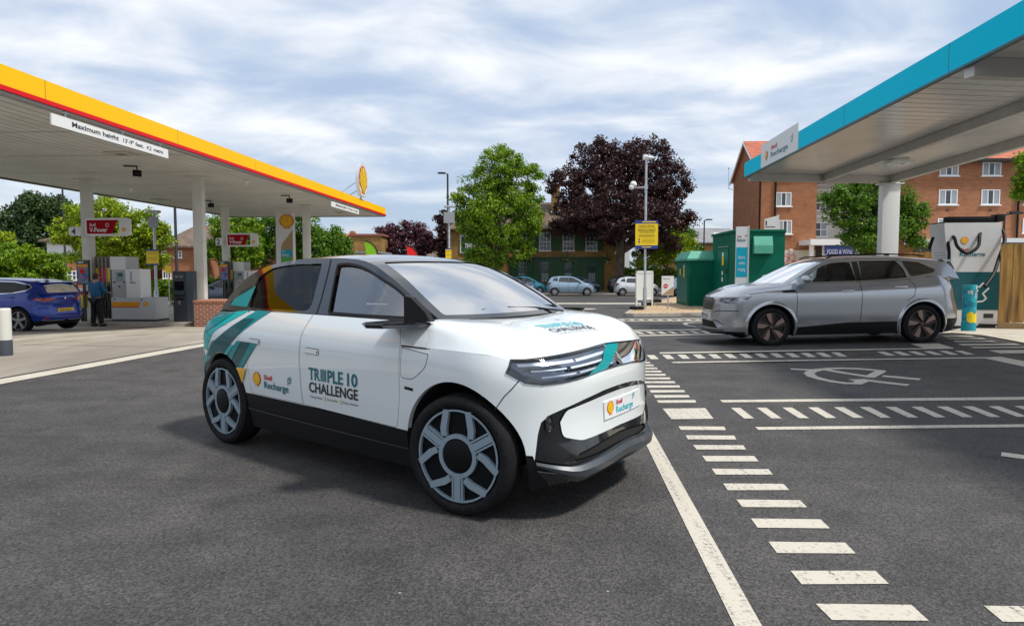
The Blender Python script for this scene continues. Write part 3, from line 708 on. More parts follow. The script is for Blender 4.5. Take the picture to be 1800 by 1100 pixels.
def canopy_left():
    z0, z1 = 4.45, 4.94
    # right-hand edge line: X = -9.46 + .0567 Y
    E = lambda Y, off=0.0: Vector((-9.46 + .0567 * Y, Y, 0)) - VR * off
    Wd = 8.95; y0, y1 = 3.0, 39.3
    root = thing('fuel_canopy', 'long flat fuel canopy with yellow fascia and red stripe on cream columns', 'canopy', (0, 0, 0))
    A, B = E(y0), E(y1); Cc, D = E(y1) - VR * Wd, E(y0) - VR * Wd
    mb = MB(); mb.poly([(p.x, p.y, z0 + .04) for p in (A, D, Cc, B)]); 
    mb.poly([(p.x, p.y, z1 - .08) for p in (A, B, Cc, D)])
    mb.build('soffit', SOF, root)
    mb = MB(); L = (B - A).length; n = int(Wd / .30)
    for i in range(1, n):
        p = A - VR * (i * .30); q = B - VR * (i * .30)
        mb.poly([(p.x, p.y, z0 + .037), (q.x, q.y, z0 + .037), (q.x - .018, q.y, z0 + .037), (p.x - .018, p.y, z0 + .037)])
    for k in range(1, int(L / 3.1)):
        p = A + VD * (k * 3.1); q = p - VR * Wd; mb.poly([(p.x, p.y, z0 + .035), (p.x, p.y + .03, z0 + .035), (q.x, q.y + .03, z0 + .035), (q.x, q.y, z0 + .035)])
    mb.build('soffit_joints', mat('joint_grey', (.20, .20, .19), .6), root)
    def rim(name, o0, o1, za, zb, m_):
        mb = MB(); pts = [A + VR * o1 - VD * o1, B + VR * o1 + VD * o1, Cc - VR * o1 + VD * o1, D - VR * o1 - VD * o1]; ins = [A + VR * o0, B + VR * o0, Cc - VR * o0, D - VR * o0]
        for i in range(4):
            a, b, c, d = pts[i], pts[(i + 1) % 4], ins[(i + 1) % 4], ins[i]
            mb.poly([(a.x, a.y, za), (b.x, b.y, za), (b.x, b.y, zb), (a.x, a.y, zb)]); mb.poly([(a.x, a.y, zb), (b.x, b.y, zb), (c.x, c.y, zb), (d.x, d.y, zb)]); mb.poly([(a.x, a.y, za), (b.x, b.y, za), (c.x, c.y, za), (d.x, d.y, za)][::-1])
        return mb.build(name, m_, root)
    rim('fascia', -.10, .0, z0 + .13, z1, YELF); rim('red_stripe', -.10, .035, z0 + .045, z0 + .128, REDF); rim('edge_trim', -.14, -.005, z0 - .01, z0 + .043, mat('trim_grey', (.32, .32, .31), .4))
    mb = MB()
    for k in range(1, 9):
        p = A + VD * (k * 4.55 + .9) + VR * .003; mb.poly([(p.x, p.y, z0 + .13), (p.x + .001, p.y + .02, z0 + .13), (p.x + .001, p.y + .02, z1), (p.x, p.y, z1)])
    mb.build('fascia_joints', mat('fascia_joint', (.5, .28, .01), .5), root)
    for (px, Y) in ((354, 23.0), (159, 23.6), (541, 32.7), (399, 33.6)):
        x = (px - 900) / 1200 * Y; g = gh(x, Y); w_ = .165 if Y < 30 else .16
        mb = MB(); mb.T = Matrix.Translation((x, Y, 0)) @ Matrix.Rotation(YAW, 4, 'Z'); mb.box(-w_, w_, -.12, .12, g, z0 + .036, bevel=.012)
        mb.box(-w_ - .18, w_ + .18, -.26, .26, z0 + .012, z0 + .034); mb.build('column', COLM, root, True, 30)
    for (px, Y, sgn) in ((248, 20.5, 1), (375, 30.5, 1), (512, 28.5, 1)):
        x = (px - 900) / 1200 * Y; mb = MB(); mb.T = Matrix.Translation((x, Y, z0 - .18)) @ Matrix.Rotation(.5, 4, 'Z')
        mb.box(-.12, .12, -.09, .09, -.09, .09, bevel=.02); mb.tube([(0, 0, .08), (0, 0, .20), (-.02, 0, .21)], .018, 6); mb.tube([(0, 0, .2), (-.35, .0, .19)], .02, 6)
        mb.build('floodlight', BLK, root, True, 40)
    for (px, py) in ((213, 272), (282, 352), (598, 374), (390, 378)):
        d_ = ray(px, py); t = (z0 - CAMH) / d_.z; p = d_ * t; mb = MB(); mb.T = Matrix.Translation((p.x, p.y, z0)) @ Matrix.Rotation(YAW, 4, 'Z')
        mb.box(-.30, .30, -.30, .30, .0, .034, 0); mb.box(-.13, .13, -.13, .13, -.004, .0, 1); mb.build('downlight', [mat('lamp_frame', (.55, .50, .42), .4), mat('lamp_dark', (.08, .07, .05), .3)], root)
    for (px, py) in ((229, 331), (434, 318)):
        d_ = ray(px, py); t = (z0 - CAMH) / d_.z; p = d_ * t; mb = MB(); mb.lathe([(.10, z0 + .03), (.09, z0 - .06), (.04, z0 - .12), (.001, z0 - .13)], 16, 0, 'z', (p.x, p.y, 0)); mb.build('dome_camera', WHT, root, True)
    # height boards
    for (Ya, Yb, za, zb, lab) in ((13.1, 17.04, 4.36, 4.145, 'white maximum height board hanging at the near end of the yellow canopy'), (29.6, 33.8, 4.36, 4.14, 'white maximum height board hanging at the far end of the yellow canopy')):
        a, b = E(Ya), E(Yb); d = (b - a).normalized(); n = Vector((d.y, -d.x, 0)); L_ = (b - a).length
        r_ = thing('height_board', lab, 'sign', (a.x + n.x * .02, a.y + n.y * .02, zb), math.atan2(d.y, d.x), 'height limit boards'); h = za - zb
        mb = MB(); mb.box(0, L_, 0, .03, 0, h); mb.build('panel', WHT, r_)
        mb = MB(); text_on(mb, "Maximum height", h * .46, lambda u, v: (u, -.004, v), L_ * .14, h * .34, L_ * .37, bold=.02); text_on(mb, "13'-9'' feet.", h * .40, lambda u, v: (u, -.004, v), L_ * .55, h * .34, L_ * .19, bold=.015); text_on(mb, "4.2  metre", h * .40, lambda u, v: (u, -.004, v), L_ * .77, h * .34, L_ * .17, bold=.015); mb.build('lettering', INKK, r_)
        for k in (.1, .55, .92):
            mb = MB(); mb.box(L_ * k - .02, L_ * k + .02, .01, .035, h, h + .12); mb.box(L_ * k - .10, L_ * k + .06, 0, .05, h + .075, h + .09); mb.build('bracket', GREYM, r_)
    # emblem on the roof edge
    Yc = 34.3; c = E(Yc) + VR * .02; r_ = thing('emblem_sign', 'red and yellow scallop emblem standing on the canopy roof edge', 'sign', (c.x, c.y, z1), math.pi / 2 + YAW)
    # local x runs along the fascia, the face looks to -y (to the right of the canopy)
    fn = lambda u, v, l=0: (u, -.10 - l, v)
    R_ = .72; mb = MB(); T = [(math.cos(R(a)) * .78, .93 + math.sin(R(a)) * .80) for a in range(-50, 231, 10)] + [(-.42, .13), (.42, .13)]
    mb.prism(T, -.09, .08, 'y'); mb.build('emblem_case', mat('case_grey', (.55, .57, .6), .3, .3), r_)
    mb = MB(); mb.poly([fn(u * .96, .90 + (v - .90) * .96, -.005) for u, v in T][::-1]); mb.build('emblem_rim', WHT, r_)
    mb = MB(); pecten(mb, fn, 0, .88, R_, 0, 1, .012); mb.build('emblem', [RED, mat('emblem_yellow', (.9, .6, .01), .3)], r_)
    mb = MB(); mb.tube([(-.25, .05, .9), (-.9, 1.1, .0)], .02, 6); mb.tube([(.25, .05, .6), (.2, 1.0, 0)], .02, 6); mb.tube([(-.1, 0, .1), (-.1, 0, -.02)], .05, 6); mb.build('strut', GREYM, r_)
canopy_left()
def frame(px, py, Y=None, extra=0.0):
    p = G(px, py) if Y is None else Vector(((px - 900) / 1200 * Y, Y, 0)); return Vector((p.x, p.y, gh(p.x, p.y) + extra))
def pz(py, Y, base): return CAMH + (475 - py) * Y / 1200 - base
FF = lambda off=-.004: (lambda u, v: (u, off, v))
def islands():
    for (Y, xa, xb, nm) in ((23.0, 120, 352, 'a'), (33.2, 372, 560, 'b')):
        X0 = (xa - 900) / 1200 * Y; X1 = (xb - 900) / 1200 * Y; g = gh(X0, Y); mb = MB(); mb.prism(rnd([(X0, Y - .62), (X1, Y - .75), (X1, Y + .6), (X0, Y + .7)], .3), g - .1, g + .13, 'z'); tag(mb.build('pump_island', KERB), kind='structure')
islands()
BRK = brick('brick_red', (.28, .065, .028), (.36, .10, .045), (.42, .36, .30), .225, .075)
def pump(px0, Y, k, lab, num):
    """px0: pixel of the left edge; k: pixels per metre there"""
    x0 = (px0 - 900) / 1200 * Y; g = gh(x0, Y) + .13
    r = thing('fuel_pump', lab, 'fuel pump', (x0, Y - .45, g), YAW, 'fuel pumps on their islands'); s = 1 / 51.5
    H = 2.18
    mb = MB(); mb.box(0, .62, .05, .75, .08, H, bevel=.015); mb.build('hose_tower', mat('pump_bronze', (.16, .12, .10), .5), r)
    mb = MB()
    for i in range(5): mb.box(.02 + i * .135, .045 + i * .135, .0, .06, .35, H - .02)
    mb.build('tower_fin', mat('fin_grey', (.34, .30, .27), .4, .3), r)
    cols = [(.75, .55, .01), (.50, .01, .03), (.50, .01, .03), (.75, .55, .01)]
    for i in range(4):
        u = .055 + i * .135
        mb = MB(); mb.box(u, u + .095, .02, .07, H - .86, H - .38); mb.build('grade_panel', mat('grade%d' % (i % 3), cols[i], .4), r)
        mb = MB(); mb.tube([(u + .05, -.02, 1.18), (u + .05, -.05, 1.05), (u + .055, -.10, .98)], [.03, .035, .03], 8); mb.box(u + .02, u + .085, -.06, .03, .90, 1.20, bevel=.015); mb.build('nozzle', BLK if i != 2 else mat('nozzle_green', (.01, .14, .08), .5), r, True, 40)
        mb = MB(); mb.tube([(u + .05, -.02, 1.0), (u + .04, -.09, .6), (u + .05, -.07, .25), (u + .07, -.03, .10), (u + .08, .0, .35), (u + .085, .04, 1.6), (u + .07, .05, H - .3)], .018, 6); mb.build('hose', BLK, r, True)
    mb = MB(); mb.box(.62, 1.12, .0, .75, .06, H, bevel=.012); mb.build('cabinet', mat('pump_grey', (.42, .43, .44), .4), r, True, 30)
    mb = MB(); mb.box(.60, 1.12, -.015, .0, H - .44, H - .0); mb.build('header_panel', WHT, r)
    mb = MB(); mb.box(.78, 1.03, -.02, .0, H - .82, H - .52); mb.build('display', mat('lcd', (.20, .30, .32), .2), r)
    mb = MB(); mb.box(.86, 1.01, -.024, -.02, H - .66, H - .56); mb.build('screen_digits', mat('lcd_dark', (.04, .03, .03), .3), r)
    mb = MB(); mb.box(1.12, 1.62, -.02, .60, .80, H - .42, bevel=.012); mb.build('vapour_box', WHT, r)
    mb = MB(); mb.box(1.28, 1.34, -.026, -.02, H - .82, H - .50); mb.box(1.26, 1.46, -.026, -.02, 1.27, 1.34); mb.build('notice', mat('notice_grey', (.35, .35, .38), .5), r)
    mb = MB(); mb.box(.60, 2.12, -.03, .78, .07, .80, bevel=.012); mb.build('plinth_cabinet', mat('pump_lightgrey', (.50, .52, .53), .4), r, True, 30)
    mb = MB(); mb.box(.60, 2.14, -.02, .76, 0, .07); mb.build('base', mat('base_navy', (.02, .035, .05), .5), r)
    mb = MB(); mb.prism([(.62, .50), (1.56, .50), (1.62, .66), (.62, .66)], -.038, -.03, 'y'); mb.build('stripe', mat('stripe_orange', (.75, .32, .01), .4), r)
    mb = MB(); mb.prism([(.62, .475), (1.55, .475), (1.56, .498), (.62, .498)], -.038, -.03, 'y'); mb.build('stripe_red', REDF, r)
    mb = MB(); pecten(mb, lambda u, v, l=0: (u, -.034 - l, v), 1.80, .58, .085, 0, 1, .004); mb.build('emblem', [RED, YEL], r)
    mb = MB()
    for (u, v) in ((.72, 1.32), (1.07, 1.32), (.89, 1.18), (.72, .74), (1.66, .74)): mb.box(u - .025, u + .025, -.04, -.015, v - .02, v + .02)
    mb.build('latch', BLK, r)
    return r
pump(180, 23.5, 51, 'grey and white fuel pump with coloured hoses behind the man at pump 4', '4')
def pump2():
    r = pump(397, 33.8, 35, 'grey and white fuel pump on the far island by the number 2 sign', '2'); return r
pump2()
def hanging_signs():
    for (pa, Y, num, lab, lab2, pw) in (((162, 242, 385, 416), 23.3, '4', 'red fuel name sign on the pump 4 column', 'white flag sign with the number 4 on its column', (131, 152, 400, 415.5)), ((404, 460, 411, 434), 33.4, '2', 'red fuel name sign on the pump 2 column, farther off', 'white flag sign with the number 2 on its column', (384, 396, 419, 432))):
        s = 1200 / Y; w_ = (pa[1] - pa[0]) / s; h = (pa[3] - pa[2]) / s; x0 = (pa[0] - 900) / s; zb = CAMH + (475 - pa[3]) / s
        r = thing('fuel_name_sign', lab, 'sign', (x0, Y - .2, zb), YAW, 'fuel name signs on the columns')
        ou = rnd([(0, 0), (w_, 0), (w_, h), (0, h)], .12); ap = rnd([(.05, .07), (w_ * .76, .07), (w_ * .76, h - .07), (.05, h - .07)], .02)
        mb = MB(); vs, fs = tri(ou, [ap], .3)
        for y_ in (-.05, .05): mb.add([(p[0], y_, p[1]) for p in vs], fs)
        for L in (ou, ap):
            for i in range(len(L)): a, b = L[i], L[(i + 1) % len(L)]; mb.poly([(a[0], -.05, a[1]), (b[0], -.05, b[1]), (b[0], .05, b[1]), (a[0], .05, a[1])])
        mb.build('frame', WHT, r)
        mb = MB(); mb.prism([(.05, .07), (w_ * .56, .07), (w_ * .70, h - .07), (.05, h - .07)], -.03, .03, 'y'); mb.build('red_panel', mat('vp_red', (.36, .002, .012), .5, spec=.08), r)
        mb = MB(); f = FF(-.035); text_on(mb, 'Shell', h * .17, f, w_ * .09, h * .54, w_ * .14, bold=.01); text_on(mb, 'V-Power', h * .25, f, w_ * .09, h * .22, w_ * .40, bold=.02); strokes(mb, f, [circ(w_ * .49, h * .60, h * .09, 12) + [circ(w_ * .49, h * .60, h * .09, 12)[0]]], h * .04); mb.build('lettering', WHT, r)
        mb = MB(); pecten(mb, lambda u, v, l=0: (u, -.052 - l, v), w_ * .86, h * .34, h * .13, 0, 1, .003); mb.build('emblem', [RED, YEL], r)
        a, b, c, d = pw; w2 = (b - a) / s; h2 = (d - c) / s
        r = thing('number_flag', lab2, 'sign', ((a - 900) / s, Y - .15, CAMH + (475 - d) / s), YAW, 'pump number flags')
        mb = MB(); mb.prism(rnd([(0, 0), (w2, 0), (w2, h2), (0, h2)], [.1, 0, 0, .1]), -.03, .03, 'y'); mb.build('panel', WHT, r)
        mb = MB(); text_on(mb, num, h2 * .66, FF(-.034), w2 * .42, h2 * .17, None, 'c', bold=.03); mb.build('numeral', INKK, r)
        # poster panel on the column foot
        pp = (137, 159, 457, 500) if num == '4' else (387, 403, 459, 493)
        Yp = Y - .45; s2 = 1200 / Yp; w3 = (pp[1] - pp[0]) / s2; h3 = (pp[3] - pp[2]) / s2
        r = thing('poster_panel', 'dark framed poster panel at the foot of the pump %s column' % num, 'poster', ((pp[0] - 900) / s2, Yp, CAMH + (475 - pp[3]) / s2), YAW, 'poster panels by the pumps')
        mb = MB(); mb.box(0, w3, -.02, .05, 0, h3); mb.box(w3 * .40, w3 * .6, 0, .05, gh(0, Y) + .13 - (CAMH + (475 - pp[3]) / s2), 0); mb.build('frame', DGREY, r)
        mb = MB(); mb.poly([(.03, -.024, h3 * .70), (w3 - .03, -.024, h3 * .70), (w3 - .03, -.024, h3 * .83), (.03, -.024, h3 * .83)]); mb.build('orange_band', mat('band_orange', (.75, .33, .01), .5), r)
        mb = MB(); mb.poly([(.03, -.024, .04), (w3 - .03, -.024, .04), (w3 - .03, -.024, h3 * .68), (.03, -.024, h3 * .68)]); mb.build('poster', noisy('poster_art', (.02, .05, .25), (.45, .20, .30), 5, .5, lo=.4, hi=.6, c3=(.02, .25, .35), s3=6), r)
        mb = MB(); mb.add([(w3 * .45 + w3 * .22 * math.cos(R(20 * t)), -.028, h3 * .54 + w3 * .20 * math.sin(R(20 * t))) for t in range(18)], [tuple(range(18))]); mb.build('price_roundel', REDF, r)
        mb = MB(); mb.box(.05, w3 * .6, -.025, -.021, h3 * .915, h3 * .94); mb.box(.05, w3 * .55, -.025, -.021, h3 * .87, h3 * .895); mb.build('heading_bar', WHT, r)
hanging_signs()
def kiosk_wall():
    p = frame(304, 0, 22.7, .13); s = 1200 / 22.7; r = thing('payment_terminal', 'dark grey payment terminal standing between the pump and the brick wall', 'terminal', p, YAW)
    h = 89 / s
    mb = MB(); mb.box(0, .42, 0, .5, 0, h, bevel=.01); mb.build('housing', DGREY, r)
    mb = MB(); mb.box(.42, .70, .02, .5, 0, h, bevel=.02); mb.build('side_housing', mat('slate_panel', (.07, .09, .11), .35, .3), r)
    mb = MB(); mb.box(.06, .38, -.008, 0, h * .62, h * .80); mb.build('screen', mat('screen_black', (.005, .006, .008), .1), r)
    mb = MB(); mb.box(.05, .40, -.03, 0, h * .50, h * .53); mb.box(.10, .36, -.01, 0, h * .43, h * .47); mb.build('card_slot', BLK, r)
    mb = MB(); mb.prism([(.17, h * .34), (.25, h * .34), (.25, h * .42), (.17, h * .42)], -.008, 0, 'y'); mb.prism([(.08, h * .87), (.20, h * .87), (.20, h * .91), (.08, h * .91)], -.006, 0, 'y'); mb.prism([(.24, h * .87), (.36, h * .87), (.36, h * .91), (.24, h * .91)], -.006, 0, 'y'); mb.build('button_panel', mat('notice_grey2', (.18, .19, .2), .5), r)
    p = frame(340, 0, 21.9); s = 1200 / 21.9; h = CAMH + (475 - 528) / s - p.z
    r = thing('brick_wall', 'low red brick wall in front of the second canopy column', 'wall', p, YAW)
    mb = MB(); mb.box(0, 1.75, 0, 1.2, 0, h - .06); mb.build('brickwork', BRK, r); mb = MB(); mb.box(-.02, 1.77, -.02, 1.22, h - .06, h); mb.build('coping', brick('coping_brick', (.42, .12, .05), (.48, .15, .07), (.40, .32, .26), .075, .3), r)
kiosk_wall()
def misc_forecourt():
    p = G(10, 625); r = thing('bollard', 'round white and grey bollard at the left edge of the forecourt', 'bollard', p)
    s = 1200 / p.y; mb = MB(); mb.lathe([(.001, .78), (.085, .78), (.098, .765), (.10, .74), (.10, .262)], 28); mb.build('sleeve', mat('bollard_white', (.62, .61, .55), .45), r, True, 40)
    mb = MB(); mb.lathe([(.101, .262), (.104, .25), (.104, .0)], 28); mb.build('base', mat('bollard_grey', (.045, .055, .07), .5), r, True, 40)
    p = frame(125, 0, 25.0, .0); r = thing('white_bin', 'white service box half hidden behind the blue car', 'bin', p, YAW)
    mb = MB(); mb.box(-.35, .45, 0, .6, 0, 1.18, bevel=.02); mb.build('housing', WHT, r); mb = MB(); mb.box(-.25, .15, -.004, -.001, 1.04, 1.07); mb.build('blue_bar', BLUS, r)
    p = frame(131, 0, 22.9, .13); r = thing('squeegee_bin', 'yellow and red windscreen washing bucket beside the pump 4 column', 'bucket', p, YAW)
    mb = MB(); mb.box(0, .30, 0, .25, .45, .90, bevel=.02); mb.build('bucket', YSIGN, r, True); mb = MB(); mb.box(-.02, .32, -.01, .26, .90, 1.02, bevel=.02); mb.build('lid', mat('bucket_red', (.45, .02, .05), .5), r); mb = MB(); mb.box(.12, .18, .1, .16, 0, .45); mb.build('post', BLK, r)
    mb = MB(); mb.tube([(.1, .1, .95), (.02, .08, 1.25)], .015, 6); mb.build('squeegee', BLK, r)
misc_forecourt()
def totem():
    Y = 37.0; s = 1200 / Y; x0 = (487 - 900) / s; x1 = (517 - 900) / s; g = gh(x0, Y); top = CAMH + (475 - 370) / s - g
    r = thing('price_totem', 'tall white and tan price totem with scallop emblem behind the canopy', 'sign', (x0, Y, g), YAW); W_ = x1 - x0
    mb = MB(); mb.box(0, W_, 0, .4, 0, top); mb.build('body', WHT, r)
    mb = MB(); z = lambda py: CAMH + (475 - py) / s - g
    mb.poly([(W_ * .30, -.004, 0), (W_, -.004, 0), (W_, -.004, z(405)), (W_ * .72, -.004, z(416)), (W_ * .40, -.004, z(427)), (W_ * .30, -.004, z(434))]); mb.build('tan_panel', mat('tan', (.42, .28, .15), .5), r)
    mb = MB(); mb.box(-.06, .0, 0, .4, 0, z(402)); mb.build('side_strip', mat('tan_dark', (.20, .12, .08), .5), r)
    mb = MB(); pecten(mb, lambda u, v, l=0: (u, -.008 - l, v), W_ * .66, z(391), .40, 0, 1, .006); mb.build('emblem', [RED, YEL], r)
    mb = MB(); mb.poly([(W_ * .28, -.009, z(452)), (W_ * .94, -.009, z(452)), (W_ * .94, -.009, z(439)), (W_ * .28, -.009, z(439))]); mb.build('blue_panel', mat('cyan_sign', (.0, .38, .52), .4), r)
    mb = MB(); mb.poly([(W_ * .28, -.009, z(462)), (W_ * .94, -.009, z(462)), (W_ * .94, -.009, z(453)), (W_ * .28, -.009, z(453))]); mb.build('green_panel', mat('green_sign', (.08, .42, .04), .4), r)
    mb = MB(); text_on(mb, 'Shell', .10, FF(-.012), W_ * .34, z(443), .18); text_on(mb, 'Recharge', .14, FF(-.012), W_ * .34, z(450), W_ * .42, bold=.01); mb.build('lettering', WHT, r)
totem()
def feather(px, py0, Y, colr, lab, bot):
    s = 1200 / Y; x = (px - 900) / s; g = gh(x, Y); top = CAMH + (475 - py0) / s - g
    r = thing('feather_flag', lab, 'flag', (x, Y, g), 0, 'feather flags behind the white car')
    mb = MB(); arc = [(0, 0), (0, top * .55)] + [(top * .0 + (.62 - .62 * math.cos(R(a))) * -1 * 0 + .0, 0) for a in ()]
    P_ = [(0.0, top)] + [(.62 * math.sin(R(a)), top - .75 * (1 - math.cos(R(a)))) for a in range(10, 91, 10)] + [(.66, top - 1.4), (.66, .6)]
    mb.tube([(u, 0, v) for u, v in P_] + [(.66, 0, 0)], .03, 6); mb.build('pole', BLK, r, True)
    mb = MB(); F_ = [(u - .03, v - .03) for u, v in P_] + [(.25, .6), (.12, top - 1.2)]; mb.prism(F_, -.006, .006, 'y'); mb.build('flag_cloth', colr, r)
    return r, top
feather(643, 424, 34.0, mat('flag_green', (.22, .55, .01), .7), 'lime green feather flag behind the roof of the white car', 0)
rr_, tp = feather(716, 432, 36.0, mat('flag_red', (.80, .012, .012), .7), 'red feather flag with a white ring behind the white car', 0)
mb = MB(); strokes(mb, FF(-.012), [circ(.50, tp - .68, .08, 14) + [circ(.50, tp - .68, .08, 14)[0]]], .06); mb.build('ring', WHT, rr_)
def person():
    p = G(171, 574); p.z = gh(p.x, p.y); r = thing('person', 'person in blue jacket and black trousers seen from behind at the pump', 'person', p, R(-14))
    # local: faces +y (away from camera)
    def skin(name, V, E, rad, m_, par, sub=1, root_i=0):
        me = bpy.data.meshes.new(name); me.from_pydata([Vector(v) for v in V], E, []); o = bpy.data.objects.new(name, me); COL.objects.link(o)
        md = o.modifiers.new('s', 'SKIN'); sv = me.skin_vertices[0].data
        for i, q in enumerate(rad): sv[i].radius = q if isinstance(q, tuple) else (q, q); sv[i].use_root = (i == root_i)
        s2 = o.modifiers.new('u', 'SUBSURF'); s2.levels = sub; s2.render_levels = sub
        dg = bpy.context.evaluated_depsgraph_get(); m2 = bpy.data.meshes.new_from_object(o.evaluated_get(dg)); o.modifiers.clear(); o.data = m2; m2.materials.clear(); m2.materials.append(m_)
        for pl in m2.polygons: pl.use_smooth = True
        o.parent = par; return o
    SK = mat('skin', (.42, .24, .17), .55)
    V = [(0, 0, .93), (0, -.01, 1.12), (0, 0, 1.33), (0, .01, 1.46), (0, .02, 1.56), (0, .03, 1.66), (-.1, 0, .88), (-.13, .02, .48), (-.14, -.02, .08), (.1, 0, .88), (.14, -.01, .48), (.17, .0, .08), (-.19, 0, 1.40), (-.27, .05, 1.13), (-.22, .26, 1.04), (.19, 0, 1.40), (.27, .06, 1.14), (.24, .26, 1.10), (-.14, .12, .03), (.17, .14, .03), (0, .14, 1.60)]
    E = [(0, 1), (1, 2), (2, 3), (3, 4), (4, 5), (0, 6), (6, 7), (7, 8), (0, 9), (9, 10), (10, 11), (2, 12), (12, 13), (13, 14), (2, 15), (15, 16), (16, 17), (8, 18), (11, 19)]
    V = V[:20]; rad = [(.15, .11), (.14, .10), (.16, .11), .06, .075, .085, .085, .055, .04, .085, .055, .04, .055, .042, .03, .055, .042, .03, .035, .035]
    # hands: palm and fingers
    for sgn, wi in ((-1, 14), (1, 17)):
        w0 = Vector(V[wi]); n0 = len(V); V.append(tuple(w0 + Vector((.01 * -sgn, .07, -.01)))); rad.append(.026); E.append((wi, n0))
        for k in range(4):
            a = n0; b = len(V); V.append(tuple(Vector(V[n0]) + Vector((0, .045 - .004 * abs(k - 1.5), .024 - .016 * k)))); rad.append(.009); E.append((a, b)); V.append(tuple(Vector(V[b]) + Vector((-.015 * sgn, .03, -.02)))); rad.append(.008); E.append((b, b + 1))
        b = len(V); V.append(tuple(w0 + Vector((-.035 * sgn, .05, .02)))); rad.append(.010); E.append((wi, b))
    body = skin('body', V, E, rad, SK, r, 1)
    V2 = [(0, -.005, .90), (0, -.01, 1.10), (0, 0, 1.34), (0, .01, 1.46), (-.20, 0, 1.40), (-.285, .05, 1.14), (-.235, .24, 1.05), (.20, 0, 1.40), (.285, .06, 1.15), (.25, .24, 1.11)]
    skin('jacket', V2, [(0, 1), (1, 2), (2, 3), (2, 4), (4, 5), (5, 6), (2, 7), (7, 8), (8, 9)], [(.20, .15), (.195, .145), (.20, .14), (.085, .085), .085, .066, .052, .085, .066, .052], noisy('jacket_blue', (.012, .09, .20), (.02, .14, .30), 12, .8, bump=.4, bscale=18, bdist=.03), r, 2)
    V3 = [(0, 0, .93), (-.105, 0, .85), (-.135, .02, .48), (-.145, -.02, .08), (.105, 0, .85), (.145, -.01, .48), (.175, .0, .08)]
    skin('trousers', V3, [(0, 1), (1, 2), (2, 3), (0, 4), (4, 5), (5, 6)], [(.17, .13), .108, .085, .082, .108, .085, .082], mat('trouser_black', (.010, .010, .014), .85), r, 2)
    for q in ((-.145, -.02), (.175, .0)):
        mb = MB(); mb.sphere((q[0], q[1] + .06, .045), 1, 8, 0, (.055, .14, .05)); mb.build('shoe', BLK, r, True)
    mb = MB(); mb.sphere((0, .01, 1.625), 1, 10, 0, (.092, .105, .115)); mb.build('hair', mat('hair_brown', (.05, .030, .02), .8), r, True)
    mb = MB()
    for sx in (-1, 1): mb.sphere((sx * .092, .03, 1.60), 1, 6, 0, (.014, .03, .035))
    mb.build('ears', SK, r, True)
    mb = MB(); mb.sphere((0, .075, 1.60), 1, 8, 0, (.072, .06, .10)); mb.sphere((0, .135, 1.60), 1, 6, 0, (.014, .02, .03)); mb.build('face', SK, r, True)
person()
